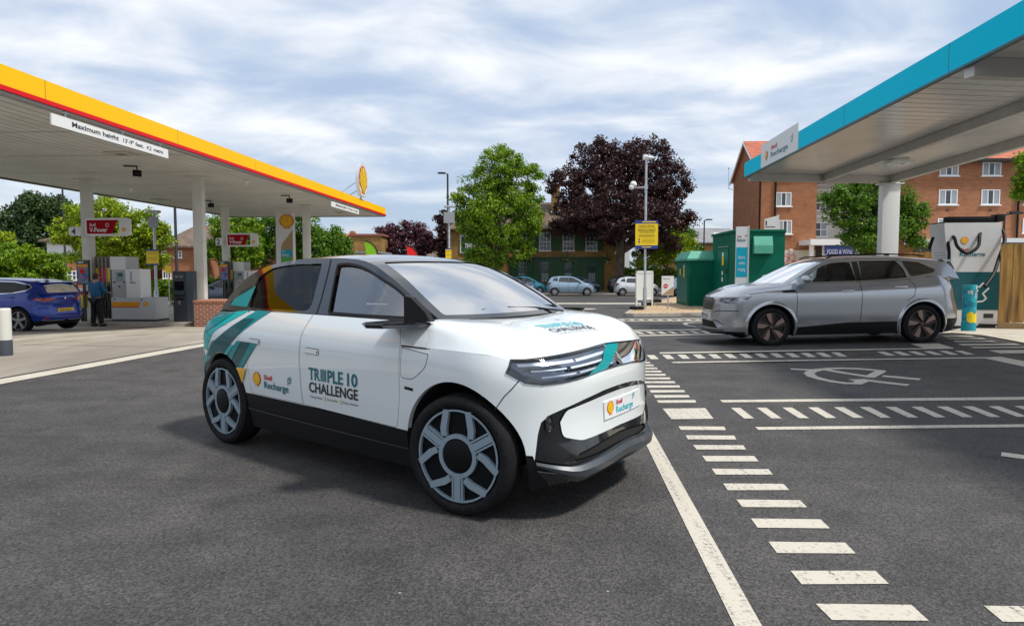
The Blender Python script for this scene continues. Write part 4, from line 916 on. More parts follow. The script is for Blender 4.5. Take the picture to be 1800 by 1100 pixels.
# ================================================================ charging side: canopy, charger, fence, cabinets, signs
BLUF = mat('fascia_cyan', (.0, .60, .82), .55, spec=.05); RCW = noisy('charger_white', (.60, .61, .61), (.66, .67, .67), 2, .4); TEALC = mat('charger_teal', (.0, .085, .11), .4)
BEAM = noisy('beam_paint', (.50, .49, .46), (.58, .57, .53), 1.5, .5)
def canopy_right():
    z0 = 4.3; F0 = Vector((7.4, 21.75, 0)); Nr = Vector((6.44, 8.59, 0)); d = (Nr - F0).normalized(); F1 = Vector((12.2, 22.4, 0)); NB = F0 + (Nr - F0) * 1.6; w = F1 - F0; B0 = NB + w * .92
    root = thing('charging_canopy', 'open canopy with turquoise fascia over the charging bays', 'canopy', (0, 0, 0)); V3 = lambda p, z: (p.x, p.y, z)
    mb = MB(); mb.poly([V3(F0, z0 + .12), V3(F1, z0 + .12), V3(B0, z0 + .12), V3(NB, z0 + .12)]); mb.poly([V3(F0, z0 + .40), V3(F1, z0 + .40), V3(B0, z0 + .40), V3(NB, z0 + .40)]); mb.build('soffit', noisy('soffit_warm', (.66, .64, .61), (.74, .72, .68), .7, .22, c3=(.60, .58, .56)), root)
    mb = MB(); L = (NB - F0).length
    for i in range(1, int(L / .32)):
        a = F0.lerp(NB, i * .32 / L); b = F1.lerp(B0, i * .32 / L); mb.poly([V3(a, z0 + .117), V3(b, z0 + .117), (b.x, b.y + .014, z0 + .117), (a.x, a.y + .014, z0 + .117)])
    mb.build('soffit_joints', mat('joint_warm', (.28, .27, .26), .6), root)
    n = Vector((d.y, -d.x, 0)); n = n if n.x < 0 else -n
    def slab(name, a, b, out, za, zb, m_, th=.06):
        mb = MB(); o = out.normalized(); p, q = a + o * .0, b + o * .0; p2, q2 = a + o * th, b + o * th
        mb.add([V3(p, za), V3(q, za), V3(q2, za), V3(p2, za), V3(p, zb), V3(q, zb), V3(q2, zb), V3(p2, zb)], [(0, 1, 2, 3), (4, 7, 6, 5), (0, 4, 5, 1), (1, 5, 6, 2), (2, 6, 7, 3), (3, 7, 4, 0)]); return mb.build(name, m_, root)
    slab('fascia', F0 + d * -.06, NB, n, z0 + .035, z0 + .47, BLUF); slab('edge_trim', F0 + d * -.06, NB, n, z0 - .0, z0 + .033, mat('trim_deep_blue', (.0, .08, .11), .4), .075)
    e = (F1 - F0).normalized(); slab('end_fascia', F0, F1 + e * .5, -d, z0 + .05, z0 + .46, mat('end_white', (.62, .63, .64), .4), .05)
    nb = -n; slab('back_fascia', F1, B0, nb, z0 + .0, z0 + .46, mat('end_white', (.62, .63, .64), .4), .05)
    mb = MB()
    for k in (.18, .36, .54, .72, .9):
        p = F0.lerp(NB, k) + n * .062; mb.poly([V3(p, z0 + .035), (p.x - .001, p.y + .012, z0 + .035), (p.x - .001, p.y + .012, z0 + .47), V3(p, z0 + .47)])
    mb.build('fascia_joints', mat('fj_blue', (.0, .18, .27), .5), root)
    def beam(a, b, dn=.20, hw=.07, nm='beam'):
        dd = (b - a).normalized(); s_ = Vector((-dd.y, dd.x, 0)) * hw; mb = MB()
        mb.add([V3(a - s_, z0 + .11 - dn), V3(b - s_, z0 + .11 - dn), V3(b + s_, z0 + .11 - dn), V3(a + s_, z0 + .11 - dn), V3(a - s_, z0 + .116), V3(b - s_, z0 + .116), V3(b + s_, z0 + .116), V3(a + s_, z0 + .116)], [(0, 3, 2, 1), (4, 5, 6, 7), (0, 1, 5, 4), (1, 2, 6, 5), (2, 3, 7, 6), (3, 0, 4, 7)]); mb.build(nm, BEAM, root)
    beam(F0 + e * .05 + d * .15, F1 + d * .15 + e * .3, .22); m0, m1 = F0.lerp(F1, .53) + d * .25, NB.lerp(B0, .53); beam(m0, m1, .20); beam(F1 + d * .25 + e * .02, B0, .22, .08)
    for k in (.56, .95): beam(F0.lerp(NB, k), F1.lerp(B0, k), .26, .09)
    # column under the far back corner, and a second one out of frame nearer
    for k in (0.0, .56):
        c = F1.lerp(B0, k) + d * .15; mb = MB(); mb.T = Matrix.Translation((c.x, c.y, 0)) @ Matrix.Rotation(R(-4), 4, 'Z'); g = gh(c.x, c.y); mb.box(-.27, .27, -.16, .16, g, z0 - .12, bevel=.02); mb.box(-.36, .36, -.22, .22, z0 - .14, z0 - .11); mb.build('column', COLM if 0 else mat('col_white', (.66, .66, .64), .4), root, True, 30)
    c = m0.lerp(m1, .25); c = Vector((at(1580, 270, 17.6).x, 17.6, 0)); mb = MB(); mb.T = Matrix.Translation((c.x, c.y, z0 - .10)); mb.box(-.28, .28, -.22, .22, -.10, -.02, bevel=.02); mb.box(-.20, .20, -.14, .14, -.02, .06); mb.build('ceiling_light', WHT, root); 
    mb = MB(); mb.T = Matrix.Translation((c.x, c.y, z0 - .10)); mb.box(-.13, .13, -.10, .10, -.108, -.10); mb.build('light_lens', mat('lens_dark', (.10, .10, .10), .2), root)
    # name board on the fascia
    def fpt(t, z): p = F0.lerp(Nr, t) + n * .10; return p
    L2 = (Nr - F0).length; ta = lambda px: None
    def tpx(px):
        lo, hi = 0.0, 1.0
        for _ in range(40):
            m_ = (lo + hi) / 2; p = F0.lerp(Nr, m_) + n * .1; q = 900 + 1200 * p.x / p.y
            if q < px: lo = m_
            else: hi = m_
        return (lo + hi) / 2
    t0, t1 = tpx(1331), tpx(1394); a = F0.lerp(Nr, t0) + n * .075; b = F0.lerp(Nr, t1) + n * .075; W_ = (b - a).length; rz = math.atan2((b - a).y, (b - a).x)
    r = thing('name_board', 'white charging brand board fixed on the turquoise fascia', 'sign', (a.x, a.y, z0 + .03), rz); H_ = .66
    mb = MB(); mb.box(0, W_, -.0, .05, 0, H_); T_ = r
    # the face looks towards local -y
    mb.build('panel', WHT, r); f = lambda u, v: (u, -.006, v)
    mb = MB(); pecten(mb, lambda u, v, l=0: (u, -.008 - l, v), W_ * .17, H_ * .42, H_ * .20, 0, 1, .004); mb.build('emblem', [RED, YEL], r)
    mb = MB(); text_on(mb, 'Shell', H_ * .16, f, W_ * .30, H_ * .56, W_ * .17, bold=.02); mb.build('lettering', INKR, r)
    mb = MB(); text_on(mb, 'Recharge', H_ * .21, f, W_ * .30, H_ * .25, W_ * .46, bold=.015); plug_icon(mb, f, W_ * .86, H_ * .55, H_ * .24, 0, .10, -35); mb.build('lettering', INKT, r)
    return z0
canopy_right()
def charger():
    p = G(1700, 577); p.z = gh(p.x, p.y) + .01; Y = p.y; s = 1200 / Y; h = 184 / s; x0 = (1664 - 900) / s - p.x; x1 = (1751 - 900) / s - p.x; W_ = x1 - x0
    r = thing('rapid_charger', 'tall white and teal rapid charger with black cable arm in front of the fence', 'charger', (p.x + x0, p.y, p.z), R(-6)); D_ = 1.0
    fw = 24 / s
    # cabinet: branded flank faces the camera, louvred front looks left
    mb = MB(); prof = [(0.36, .0), (W_, .0), (W_, h), (-.16, h), (-.16, h * .93), (.0, h * .90), (.30, .12)]
    prof = [(.20, .06), (W_, .06), (W_ - .02, h), (-.10, h), (-.12, h - .04)]
    D_ = .75; mb.prism(prof, 0, D_, 'y'); mb.build('cabinet', RCW, r, True, 25)
    mb = MB(); mb.T = Matrix.Identity(4)
    q = lambda u, v, o=-.004: (u, o, v)
    edge = lambda v: -.12 + (.32) * (h - .04 - v) / (h - .1)
    mb.poly([q(edge(h * .175), h * .175), q(W_ - .002, h * .175), q(W_ - .012, h * .535), q(edge(h * .535), h * .535)]); mb.build('teal_panel', TEALC, r)
    mb = MB(); pecten(mb, lambda u, v, l=0: (u, -.006 - l, v), W_ * .30, h * .83, .095, 0, 1, .003); mb.build('emblem', [RED, YEL], r)
    mb = MB(); text_on(mb, 'Shell', .065, FF(-.006), W_ * .22, h * .735, .20, bold=.02); mb.build('lettering', INKR, r); mb = MB(); text_on(mb, 'Recharge', .105, FF(-.006), W_ * .22, h * .685, .60, bold=.02); mb.build('lettering', INKT, r)
    mb = MB(); cx_, cz_ = W_ * .60, h * .335; f = lambda u, v: (cx_ + (u - cx_) * .74, -.008, cz_ + (v - cz_) * .74)
    strokes(mb, f, [[(cx_ - .33, cz_ - .12), (cx_ - .02, cz_ + .22)], [(cx_ - .20, cz_ + .36 - .12), (cx_ - .02, cz_ + .08), (cx_ - .30, cz_ - .12), (cx_ - .22, cz_ - .22), (cx_ - .05, cz_ - .30), (cx_ + .14, cz_ - .28), (cx_ + .26, cz_ - .18), (cx_ + .14, cz_ - .02), (cx_ + .32, cz_ + .16)], [(cx_ + .02, cz_ + .20), (cx_ + .14, cz_ + .34)]], .055); mb.build('plug_symbol', WHT, r)
    mb = MB(); mb.box(W_ * .72, W_ * .90, -.006, 0, h * .10, h * .14); mb.build('data_plate', DGREY, r)
    mb = MB(); mb.box(.24, W_ - .05, .05, D_ - .05, -.02, .06); mb.build('plinth', DGREY, r)
    # louvred front, looking left
    mb = MB(); n_ = 16
    for i in range(n_):
        v = h * .30 + i * h * .028; u = edge(v) ; mb.box(u - .015, u + .01, .10, D_ - .12, v, v + .012)
    mb.build('louvre', mat('louvre_grey', (.30, .31, .32), .5), r)
    mb = MB(); mb.prism([(edge(h * .42) - .012, h * .36), (edge(h * .42) - .004, h * .50), (edge(h * .42) + .03, h * .50), (edge(h * .42) + .06, h * .36)], .08, .30, 'y'); mb.build('screen_bezel', BLK, r)
    mb = MB(); u = edge(h * .42) - .02; strokes(mb, lambda a, b: (u - .0, a, b), [[(.10, h * .37), (.28, h * .37), (.28, h * .49), (.10, h * .49), (.10, h * .37)]], .025); mb.build('status_light', mat('led_blue', (.05, .12, 1.0), .3, emit=2.0), r)
    # cable arm on the roof
    mb = MB(); mb.box(.05, W_ + .05, .2, .42, h + .02, h + .17, bevel=.02); mb.box(-.10, W_ * .9, .1, .7, h - .002, h + .03, bevel=.01); mb.box(W_ - .05, W_ + .12, .15, .45, h + .04, h + .22, bevel=.02); mb.build('cable_arm', BLK, r, True, 40)
    mb = MB(); Z = lambda px, py, o: ((px - 1664) / s, o, (577 - py) / s)
    def smooth(P, n=6):
        o = []
        for i in range(len(P) - 1):
            p0, p1, p2, p3 = [Vector(P[max(0, min(len(P) - 1, j))]) for j in (i - 1, i, i + 1, i + 2)]
            for t in range(n): t /= n; o.append(.5 * ((2 * p1) + (-p0 + p2) * t + (2 * p0 - 5 * p1 + 4 * p2 - p3) * t * t + (-p0 + 3 * p1 - 3 * p2 + p3) * t**3))
        return o + [Vector(P[-1])]
    for P_ in ([Z(1745, 395, .3), Z(1754, 405, .1), Z(1750, 425, -.15), Z(1728, 455, -.5), Z(1705, 482, -.9), Z(1683, 502, -1.15)], [Z(1730, 402, .25), Z(1715, 413, 0), Z(1705, 435, -.2), Z(1686, 446, -.25), Z(1672, 435, -.2), Z(1670, 420, -.1), Z(1673, 416, .1)], [Z(1664, 416, .12), Z(1663, 440, -.06), Z(1665, 465, -.02), Z(1668, 482, .1)], [Z(1648, 418, .3), Z(1641, 430, .2), Z(1638, 438, .15)]):
        mb = MB(); mb.tube(smooth(P_), .040, 8); mb.build('cable', BLK, r, True)
    mb = MB(); mb.tube([Z(1664, 412, .12), Z(1664, 420, .05)], .04, 8); mb.tube([Z(1673, 412, .12), Z(1673, 420, .05)], .04, 8); mb.build('socket', BLK, r, True)
    p = G(1738, 577); p.z = gh(p.x, p.y) + .01; r = thing('cable_ramp', 'black rubber block on the concrete in front of the charger', 'block', p, R(-5)); mb = MB(); mb.prism([(-.38, 0), (.40, 0), (.34, .10), (-.30, .12)], -.3, .1, 'y'); mb.build('block', SBLACK, r); mb = MB(); mb.box(-.02, .10, -.304, -.3, .04, .08); mb.build('plate', mat('plate_g', (.4, .4, .4), .5), r)
    p = G(1702, 582); p.z = gh(p.x, p.y) + .01; s = 1200 / p.y; r = thing('advert_bollard', 'teal cylindrical advertising bollard behind the silver estate', 'bollard', p); hh = 81 / s; rd = 11.5 / s
    mb = MB(); mb.lathe([(rd, 0), (rd, hh * .18)], 28); mb.build('base', mat('bol_teal', (.0, .28, .36), .4), r, True); mb = MB(); mb.lathe([(rd * .94, hh * .18), (rd * .94, hh), (.001, hh)], 28); mb.build('sleeve', noisy('bol_print', (.0, .20, .30), (.02, .38, .46), 3, .35, stretch=(1, 1, 1.6), lo=.45, hi=.55), r, True, 40)
    fc = lambda u, v, o=.005: ((rd * .94 + o) * math.sin(u / rd), -(rd * .94 + o) * math.cos(u / rd), v)
    mb = MB(); text_on(mb, 've', .13, fc, -.13, hh * .80, .11, bold=.02); text_on(mb, '5', .14, fc, .04, hh * .84, .06); text_on(mb, '10', .12, fc, .03, hh * .71, .09); mb.build('lettering', WHT, r)
    mb = MB()
    for (u, v, k) in ((-.05, hh * .30, .085), (.09, hh * .27, .09)): patch(mb, [(u + k * (1 + .15 * math.cos(5 * R(a))) * math.cos(R(a)), v + 1.5 * k * math.sin(R(a))) for a in range(0, 360, 20)], fc, step=.04)
    mb.build('flower_print', mat('flower_yellow', (.80, .60, .01), .5), r)
charger()
def fence():
    WOOD = noisy('fence_wood', (.42, .22, .055), (.70, .42, .13), 3, .8, stretch=(6, 6, .6), c3=(.18, .09, .03), s3=1.5)
    def run(a, b, h0, lab):
        d = (b - a); L = d.length; d.normalize(); r = thing('timber_fence', lab, 'fence', (a.x, a.y, gh(a.x, a.y)), math.atan2(d.y, d.x)); mb = MB(); rg = random.Random(3); n = int(L / .125)
        for i in range(n):
            u = i * .125; p = a + d * u; g = gh(p.x, p.y) - gh(a.x, a.y); o = .0 if i % 2 else -.018; mb.box(u, u + .118, o, o + .018, g + .16, g + h0 + rg.uniform(-.008, .008))
        mb.build('board', WOOD, r); mb = MB(); mb.box(0, L, -.035, .03, .0, .16); mb.build('gravel_board', noisy('board_base', (.26, .16, .07), (.40, .26, .13), 4, .8, stretch=(.5, 1, 6)), r)
        for k in range(int(L / 1.8) + 1):
            mb = MB(); u = k * 1.8; mb.box(u, u + .1, .03, .13, 0, h0); mb.build('post', WOOD, r)
    near = G(1800, 573); z_ = 15.4
    A = Vector((13.6, 19.0, 0)); B = Vector((13.05, 10.0, 0)); A = Vector(((1757 - 900) / 1200 * 16.6, 16.6, 0)); B = Vector(((2000 - 900) / 1200 * 15.4, 15.4, 0)); B = A + (B - A) * 3.2
    run(A, B, 2.06, 'honey coloured timber fence right of the charger'); C_ = Vector(((1588 - 900) / 1200 * 20.5, 20.5, 0)); D_ = Vector(((1700 - 900) / 1200 * 19.8, 19.8, 0)); run(C_, D_, 2.2, 'honey coloured timber fence between the white column and the charger')
fence()
GRN = noisy('cabinet_green', (.0, .10, .06), (.002, .13, .08), 1.2, .5, bump=.05); GRN.node_tree.nodes['Principled BSDF'].inputs['Specular IOR Level'].default_value = .15; GRNL = noisy('cabinet_green_top', (.06, .32, .22), (.10, .40, .28), 2, .4)
def cabinets():
    Yf = 30.0; s = 1200 / Yf; xl = (1291 - 900) / s; w_ = 85 / s; g = gh(xl, Yf) + .11; h = CAMH + (475 - 404) / s - g; D_ = 4.2
    r = thing('substation_cabinet', 'large dark green electrical cabinet with a yellow warning sign on its door', 'cabinet', (xl, Yf, g), YAW, 'green electrical cabinets')
    mb = MB(); mb.box(0, w_, 0, D_, 0, h - .12); mb.build('housing', GRN, r, False); mb = MB(); mb.box(-.08, w_ + .05, -.06, D_ + .05, h - .12, h + .0, bevel=.03); mb.build('lid', GRN, r)
    mb = MB(); mb.box(-.03, 0, 1.1, 3.0, .2, h - .75); mb.build('door', noisy('door_green', (.0, .10, .065), (.0, .13, .085), 2, .35), r)
    mb = MB(); mb.tube([(-.045, 1.0, h - .70), (-.045, 2.9, h - .68)], .02, 6); mb.build('door_rail', GALV, r)
    f = lambda o=-.034: (lambda u, v: (o, 3.0 - u, v))
    def pl(name, u0, u1, v0, v1, m_): mb = MB(); mb.poly([f(-.036)(u0, v0), f(-.036)(u1, v0), f(-.036)(u1, v1), f(-.036)(u0, v1)]); mb.build(name, m_, r)
    pl('warning_sign', .85, 1.15, h - 1.55, h - 1.15, YSIGN); pl('warning_sign_top', .85, 1.15, h - 1.14, h - .95, WHT); pl('notice', .82, 1.05, h - 2.0, h - 1.82, WHT); pl('notice', .82, 1.05, h - 2.3, h - 2.1, WHT)
    mb = MB(); mb.box(-.05, -.03, 1.2, 1.35, h - 1.95, h - 1.7); mb.build('handle', BLK, r)
    mb = MB(); mb.prism([(-.24, h - 1.05), (0, h - 1.05), (0, h - .30), (-.10, h - .30), (-.24, h - .70)], .75, 1.55, 'x'); mb.build('vent_hood', GRNL, r); 
    Yf = 34.0; s = 1200 / Yf; xl = (1210 - 900) / s; g = gh(xl, Yf) + .11; w_ = 2.1; h = CAMH + (475 - 458) / s - g; top = CAMH + (475 - 443) / s - g; D_ = 3.2
    r = thing('substation_cabinet', 'smaller green electrical cabinet with a pale sloping lid, left of the large one', 'cabinet', (xl, Yf, g), YAW, 'green electrical cabinets')
    mb = MB(); mb.box(0, w_, 0, D_, 0, h); mb.build('housing', GRN, r); mb = MB()
    a = [(-.10, -.10), (w_ + .1, -.10), (w_ + .1, D_ + .1), (-.10, D_ + .1)]; b = [(.15, .2), (w_ - .2, .2), (w_ - .2, D_ - .2), (.15, D_ - .2)]
    mb.add([(x, y, h) for x, y in a] + [(x, y, h + .10) for x, y in a] + [(x, y, top + .05) for x, y in b], [(0, 3, 2, 1), (0, 1, 5, 4), (1, 2, 6, 5), (2, 3, 7, 6), (3, 0, 4, 7), (4, 5, 9, 8), (5, 6, 10, 9), (6, 7, 11, 10), (7, 4, 8, 11), (8, 9, 10, 11)]); mb.build('lid', GRNL, r)
    mb = MB(); mb.box(-.02, 0, .25, D_ - .25, .15, h - .1); mb.build('door', noisy('door_green', (.0, .10, .065), (.0, .13, .085), 2, .35), r)
    for k, (y0, v0, v1, m_) in enumerate(((1.0, h - .85, h - .35, YSIGN), (2.0, h - .75, h - .40, YSIGN), (1.0, h - .34, h - .22, WHT))): mb = MB(); mb.box(-.026, -.02, y0, y0 + .22, v0, v1); mb.build('warning_sign', m_, r)
cabinets()
def brand_flag():
    Y = 27.0; s = 1200 / Y; x = (1292 - 900) / s; g = gh(x, Y) + .11; top = CAMH + (475 - 399) / s - g; W_ = 20 / s; r = thing('charging_sign', 'upright white and turquoise charging sign in front of the large green cabinet', 'sign', (x, Y, g), R(-12))
    z = lambda py: CAMH + (475 - py) / s - g
    mb = MB(); mb.box(0, W_, 0, .12, 0, top); mb.build('panel', WHT, r); mb = MB(); mb.box(W_, W_ + .05, -.01, .14, 0, top + .03); mb.build('side_post', mat('post_cream', (.6, .58, .55), .5), r)
    mb = MB(); mb.poly([(0.015, -.004, z(487)), (W_ - .01, -.004, z(487)), (W_ - .01, -.004, z(435)), (.015, -.004, z(435))]); mb.build('turquoise_panel', mat('cyan_sign', (.0, .38, .52), .4), r)
    mb = MB(); text_on(mb, 'Shell', .08, FF(-.008), W_ * .12, z(418), W_ * .30, bold=.02); mb.build('lettering', INKR, r); mb = MB(); text_on(mb, 'Recharge', .12, FF(-.008), W_ * .10, z(425), W_ * .70, bold=.02); plug_icon(mb, FF(-.008), W_ * .82, z(415), .07, 0, .15, -35); text_on(mb, 'Up to', .10, FF(-.008), W_ * .3, z(503), W_ * .4); mb.build('lettering', INKT, r)
    mb = MB()
    for t_, py, w2 in (('Electric', 455, .55), ('vehicle', 465, .5), ('charging', 476, .62)): text_on(mb, t_, .12, FF(-.008), W_ * .5, z(py), W_ * w2, 'c', bold=.01)
    mb.build('lettering', WHT, r)
brand_flag()
def lamp_post():
    p = G(1133, 549); g = gh(p.x, p.y) + .11; s = 1200 / p.y; r = thing('lamp_post', 'galvanised lamp post with camera arm and yellow sign on the gravel island', 'lamp post', (p.x, p.y, g), YAW); z = lambda py: CAMH + (475 - py) / s - g
    mb = MB(); mb.lathe([(.085, 0), (.085, z(507)), (.055, z(503)), (.05, z(283))], 14); mb.build('pole', GALV, r, True, 40)
    mb = MB(); mb.T = Matrix.Translation((.10, 0, z(280))) @ Matrix.Rotation(R(8), 4, 'Y'); mb.sphere((0, 0, 0), 1, 8, 0, (.24, .14, .07)); mb.T = Matrix.Identity(4); mb.box(-.15, .05, -.09, .09, z(284), z(275), bevel=.03); mb.build('lamp_head', WHT, r, True, 50)
    mb = MB(); mb.tube([(0, 0, z(331)), (-.52, 0, z(332))], .025, 6); mb.box(-.07, .07, -.07, .07, z(335), z(327)); mb.build('arm', GALV, r)
    mb = MB(); mb.sphere((-.56, 0, z(326)), .15, 8); mb.sphere((-.64, -.03, z(331)), .12, 8); mb.build('dome_camera', WHT, r, True)
    w_ = 39 / s; h = 49 / s; r = thing('notice_board', 'yellow and blue parking notice fixed on the galvanised lamp post', 'sign', (p.x - .47, p.y - .10, g + z(437.5)), YAW)
    mb = MB(); mb.box(0, w_, 0, .02, 0, h); mb.build('panel', YSIGN, r); 
    for (a, b) in ((0, .115), (.885, 1)): mb = MB(); mb.poly([(0, -.003, h * a), (w_, -.003, h * a), (w_, -.003, h * b), (0, -.003, h * b)]); mb.build('blue_band', BLUS, r)
    mb = MB(); L = [('ELECTRIC VEHICLE', .80, .66), ('CHARGING POINT ONLY', .74, .78), ('MAXIMUM STAY 60 MINUTES', .66, .8), ('FOR ELECTRIC VEHICLES', .61, .72), ('WHILE CHARGING ONLY', .56, .68)]
    for t_, v, k in L: text_on(mb, t_, h * .032, FF(-.004), w_ * .5, h * v, w_ * k, 'c', bold=.02)
    for v in (.49, .455, .42): mb.box(w_ * .15, w_ * .85, -.004, -.003, h * v, h * (v + .008))
    for v in (.33, .27, .22): mb.box(w_ * .3, w_ * .85, -.004, -.003, h * v, h * (v + .008))
    mb.box(w_ * .15, w_ * .2, -.005, -.003, h * .30, h * .36); mb.build('lettering', INKK, r); mb = MB(); mb.box(w_ * .3, w_ * .9, -.007, -.0035, h * .925, h * .965); mb.box(w_ * .3, w_ * .7, -.007, -.0035, h * .04, h * .07); mb.build('heading_bar', YSIGN, r); mb = MB(); mb.box(w_ * .15, w_ * .2, -.006, -.003, h * .20, h * .28); mb.build('phone_icon', BLUS, r)
lamp_post()
def boards():
    Y = G(1140, 541).y; s = 1200 / Y; x0 = (1115 - 900) / s; g = gh(x0, Y) + .12; z = lambda py: CAMH + (475 - py) / s - g
    r = thing('advert_board', 'white framed advertising board held by black rubber feet', 'board', (x0, Y - .6, g), R(28)); W_ = 1.0
    mb = MB(); mb.box(.03, W_, 0, .05, .35, z(479)); mb.build('panel', mat('board_white', (.68, .70, .68), .5), r); mb = MB()
    for (a, b, c, d) in ((-.02, .05, .0, z(476)), (W_ - .02, W_ + .05, .0, z(476)), (-.02, W_ + .05, z(480), z(476)), (-.02, W_ + .05, .30, .37)): mb.box(a, b, -.02, .07, c, d)
    mb.build('frame', mat('frame_w', (.72, .73, .72), .4), r)
    for (px, py, lab) in ((1119, 549, 'nearest'), (1138, 541, 'middle'), (1153, 535, 'farthest')):
        p = G(px, py, 0); o = thing('rubber_foot', 'black rubber foot under the white board, %s of the three' % lab, 'foot', (p.x, p.y, gh(p.x, p.y) + .115), R(20), 'rubber feet of the board'); mb = MB(); w2 = .27; mb.prism(rnd([(-w2, 0), (w2, 0), (w2, .16), (-w2, .16)], .03), -.16, .16, 'y'); q = mb.build('block', SBLACK, o)
    Y = 31.0; s = 1200 / Y; x0 = (1163 - 900) / s; g = gh(x0, Y) + .1; z = lambda py: CAMH + (475 - py) / s - g; r = thing('exit_sign', 'white and tan way out sign with red no entry disc', 'sign', (x0, Y, g), YAW); W_ = 21 / s
    mb = MB(); mb.box(0, W_, 0, .04, z(519), z(485)); mb.build('panel', WHT, r); mb = MB(); mb.prism([(.02, z(518)), (W_, z(518)), (W_, z(503)), (.04, z(517))], -.006, 0, 'y'); mb.build('tan_panel', mat('tan', (.42, .28, .15), .5), r)
    c = (W_ * .33, z(502.5)); mb = MB(); mb.add([(c[0] + .10 * math.cos(R(a)), -.012, c[1] + .10 * math.sin(R(a))) for a in range(0, 360, 15)], [tuple(range(24))]); d = mb.build('no_entry_disc', RED, r); mb = MB(); mb.box(c[0] - .065, c[0] + .065, -.016, -.0125, c[1] - .017, c[1] + .017); mb.build('bar', WHT, d)
    mb = MB(); text_on(mb, 'Way out', .06, FF(-.004), W_ * .10, z(491), W_ * .55, bold=.01); mb.build('lettering', INKK, r); mb = MB(); mb.box(W_ * .5, W_ * .5 + .05, .0, .05, 0, z(519)); mb.build('post', GALV, r)
boards()
# ================================================================ trees, hedges, houses, street furniture
BARK = noisy('bark', (.045, .035, .025), (.12, .095, .07), 6, .9, bump=.6, stretch=(1, 1, .25))
LEAF = {
 'lime': leafmat('leaf_lime', (.05, .13, .002), (.25, .38, .006), (.56, .58, .02), .48),
 'mid': leafmat('leaf_mid', (.035, .105, .002), (.15, .31, .006), (.42, .52, .012), .45),
 'dark': leafmat('leaf_dark', (.016, .042, .012), (.045, .095, .022), (.12, .18, .05), .3),
 'green': leafmat('leaf_green', (.018, .07, .002), (.075, .20, .006), (.24, .38, .02), .4),
 'copper': leafmat('leaf_copper', (.014, .006, .007), (.045, .014, .016), (.12, .04, .035), .22),
 'purple': leafmat('leaf_purple', (.035, .010, .018), (.085, .025, .04), (.20, .07, .09), .3),
 'hedge': leafmat('leaf_hedge', (.03, .09, .002), (.13, .27, .005), (.42, .42, .015), .4)}
def leaves(rs, centres, rads, per, size, droop=0.0):
    """leaf quads scattered in clusters: centres (n,3), rads (n,)"""
    n = len(centres) * per
    c = np.repeat(centres, per, 0); r = np.repeat(rads, per)[:, None]
    d = rs.normal(size=(n, 3)); d /= np.linalg.norm(d, axis=1)[:, None]; p = c + d * r * (rs.random((n, 1))**.45) * np.array([1, 1, .72])
    p[:, 2] -= droop * rs.random(n) * r[:, 0]
    nrm = rs.normal(size=(n, 3)) + d * .8 + np.array([0, 0, .5]); nrm /= np.linalg.norm(nrm, axis=1)[:, None]
    a = np.cross(nrm, rs.normal(size=(n, 3))); a /= np.linalg.norm(a, axis=1)[:, None] + 1e-9; b = np.cross(nrm, a)
    s = size * (.6 + .8 * rs.random((n, 1))); a *= s; b *= s * .62
    v = np.empty((n, 4, 3)); v[:, 0] = p - a; v[:, 1] = p + b * .9 + a * .1; v[:, 2] = p + a; v[:, 3] = p - b * .9 + a * .1
    return v.reshape(-1, 3)
def leafmesh(name, V, m_, parent):
    n = len(V) // 4; me = bpy.data.meshes.new(name); me.vertices.add(len(V)); me.vertices.foreach_set('co', V.astype(np.float32).ravel()); me.loops.add(4 * n); me.loops.foreach_set('vertex_index', np.arange(4 * n, dtype=np.int32))
    me.polygons.add(n); me.polygons.foreach_set('loop_start', np.arange(0, 4 * n, 4, dtype=np.int32)); me.polygons.foreach_set('loop_total', np.full(n, 4, dtype=np.int32)); me.materials.append(m_); me.update(calc_edges=True); me.validate()
    o = bpy.data.objects.new(name, me); COL.objects.link(o)
    if parent: o.parent = parent
    return o
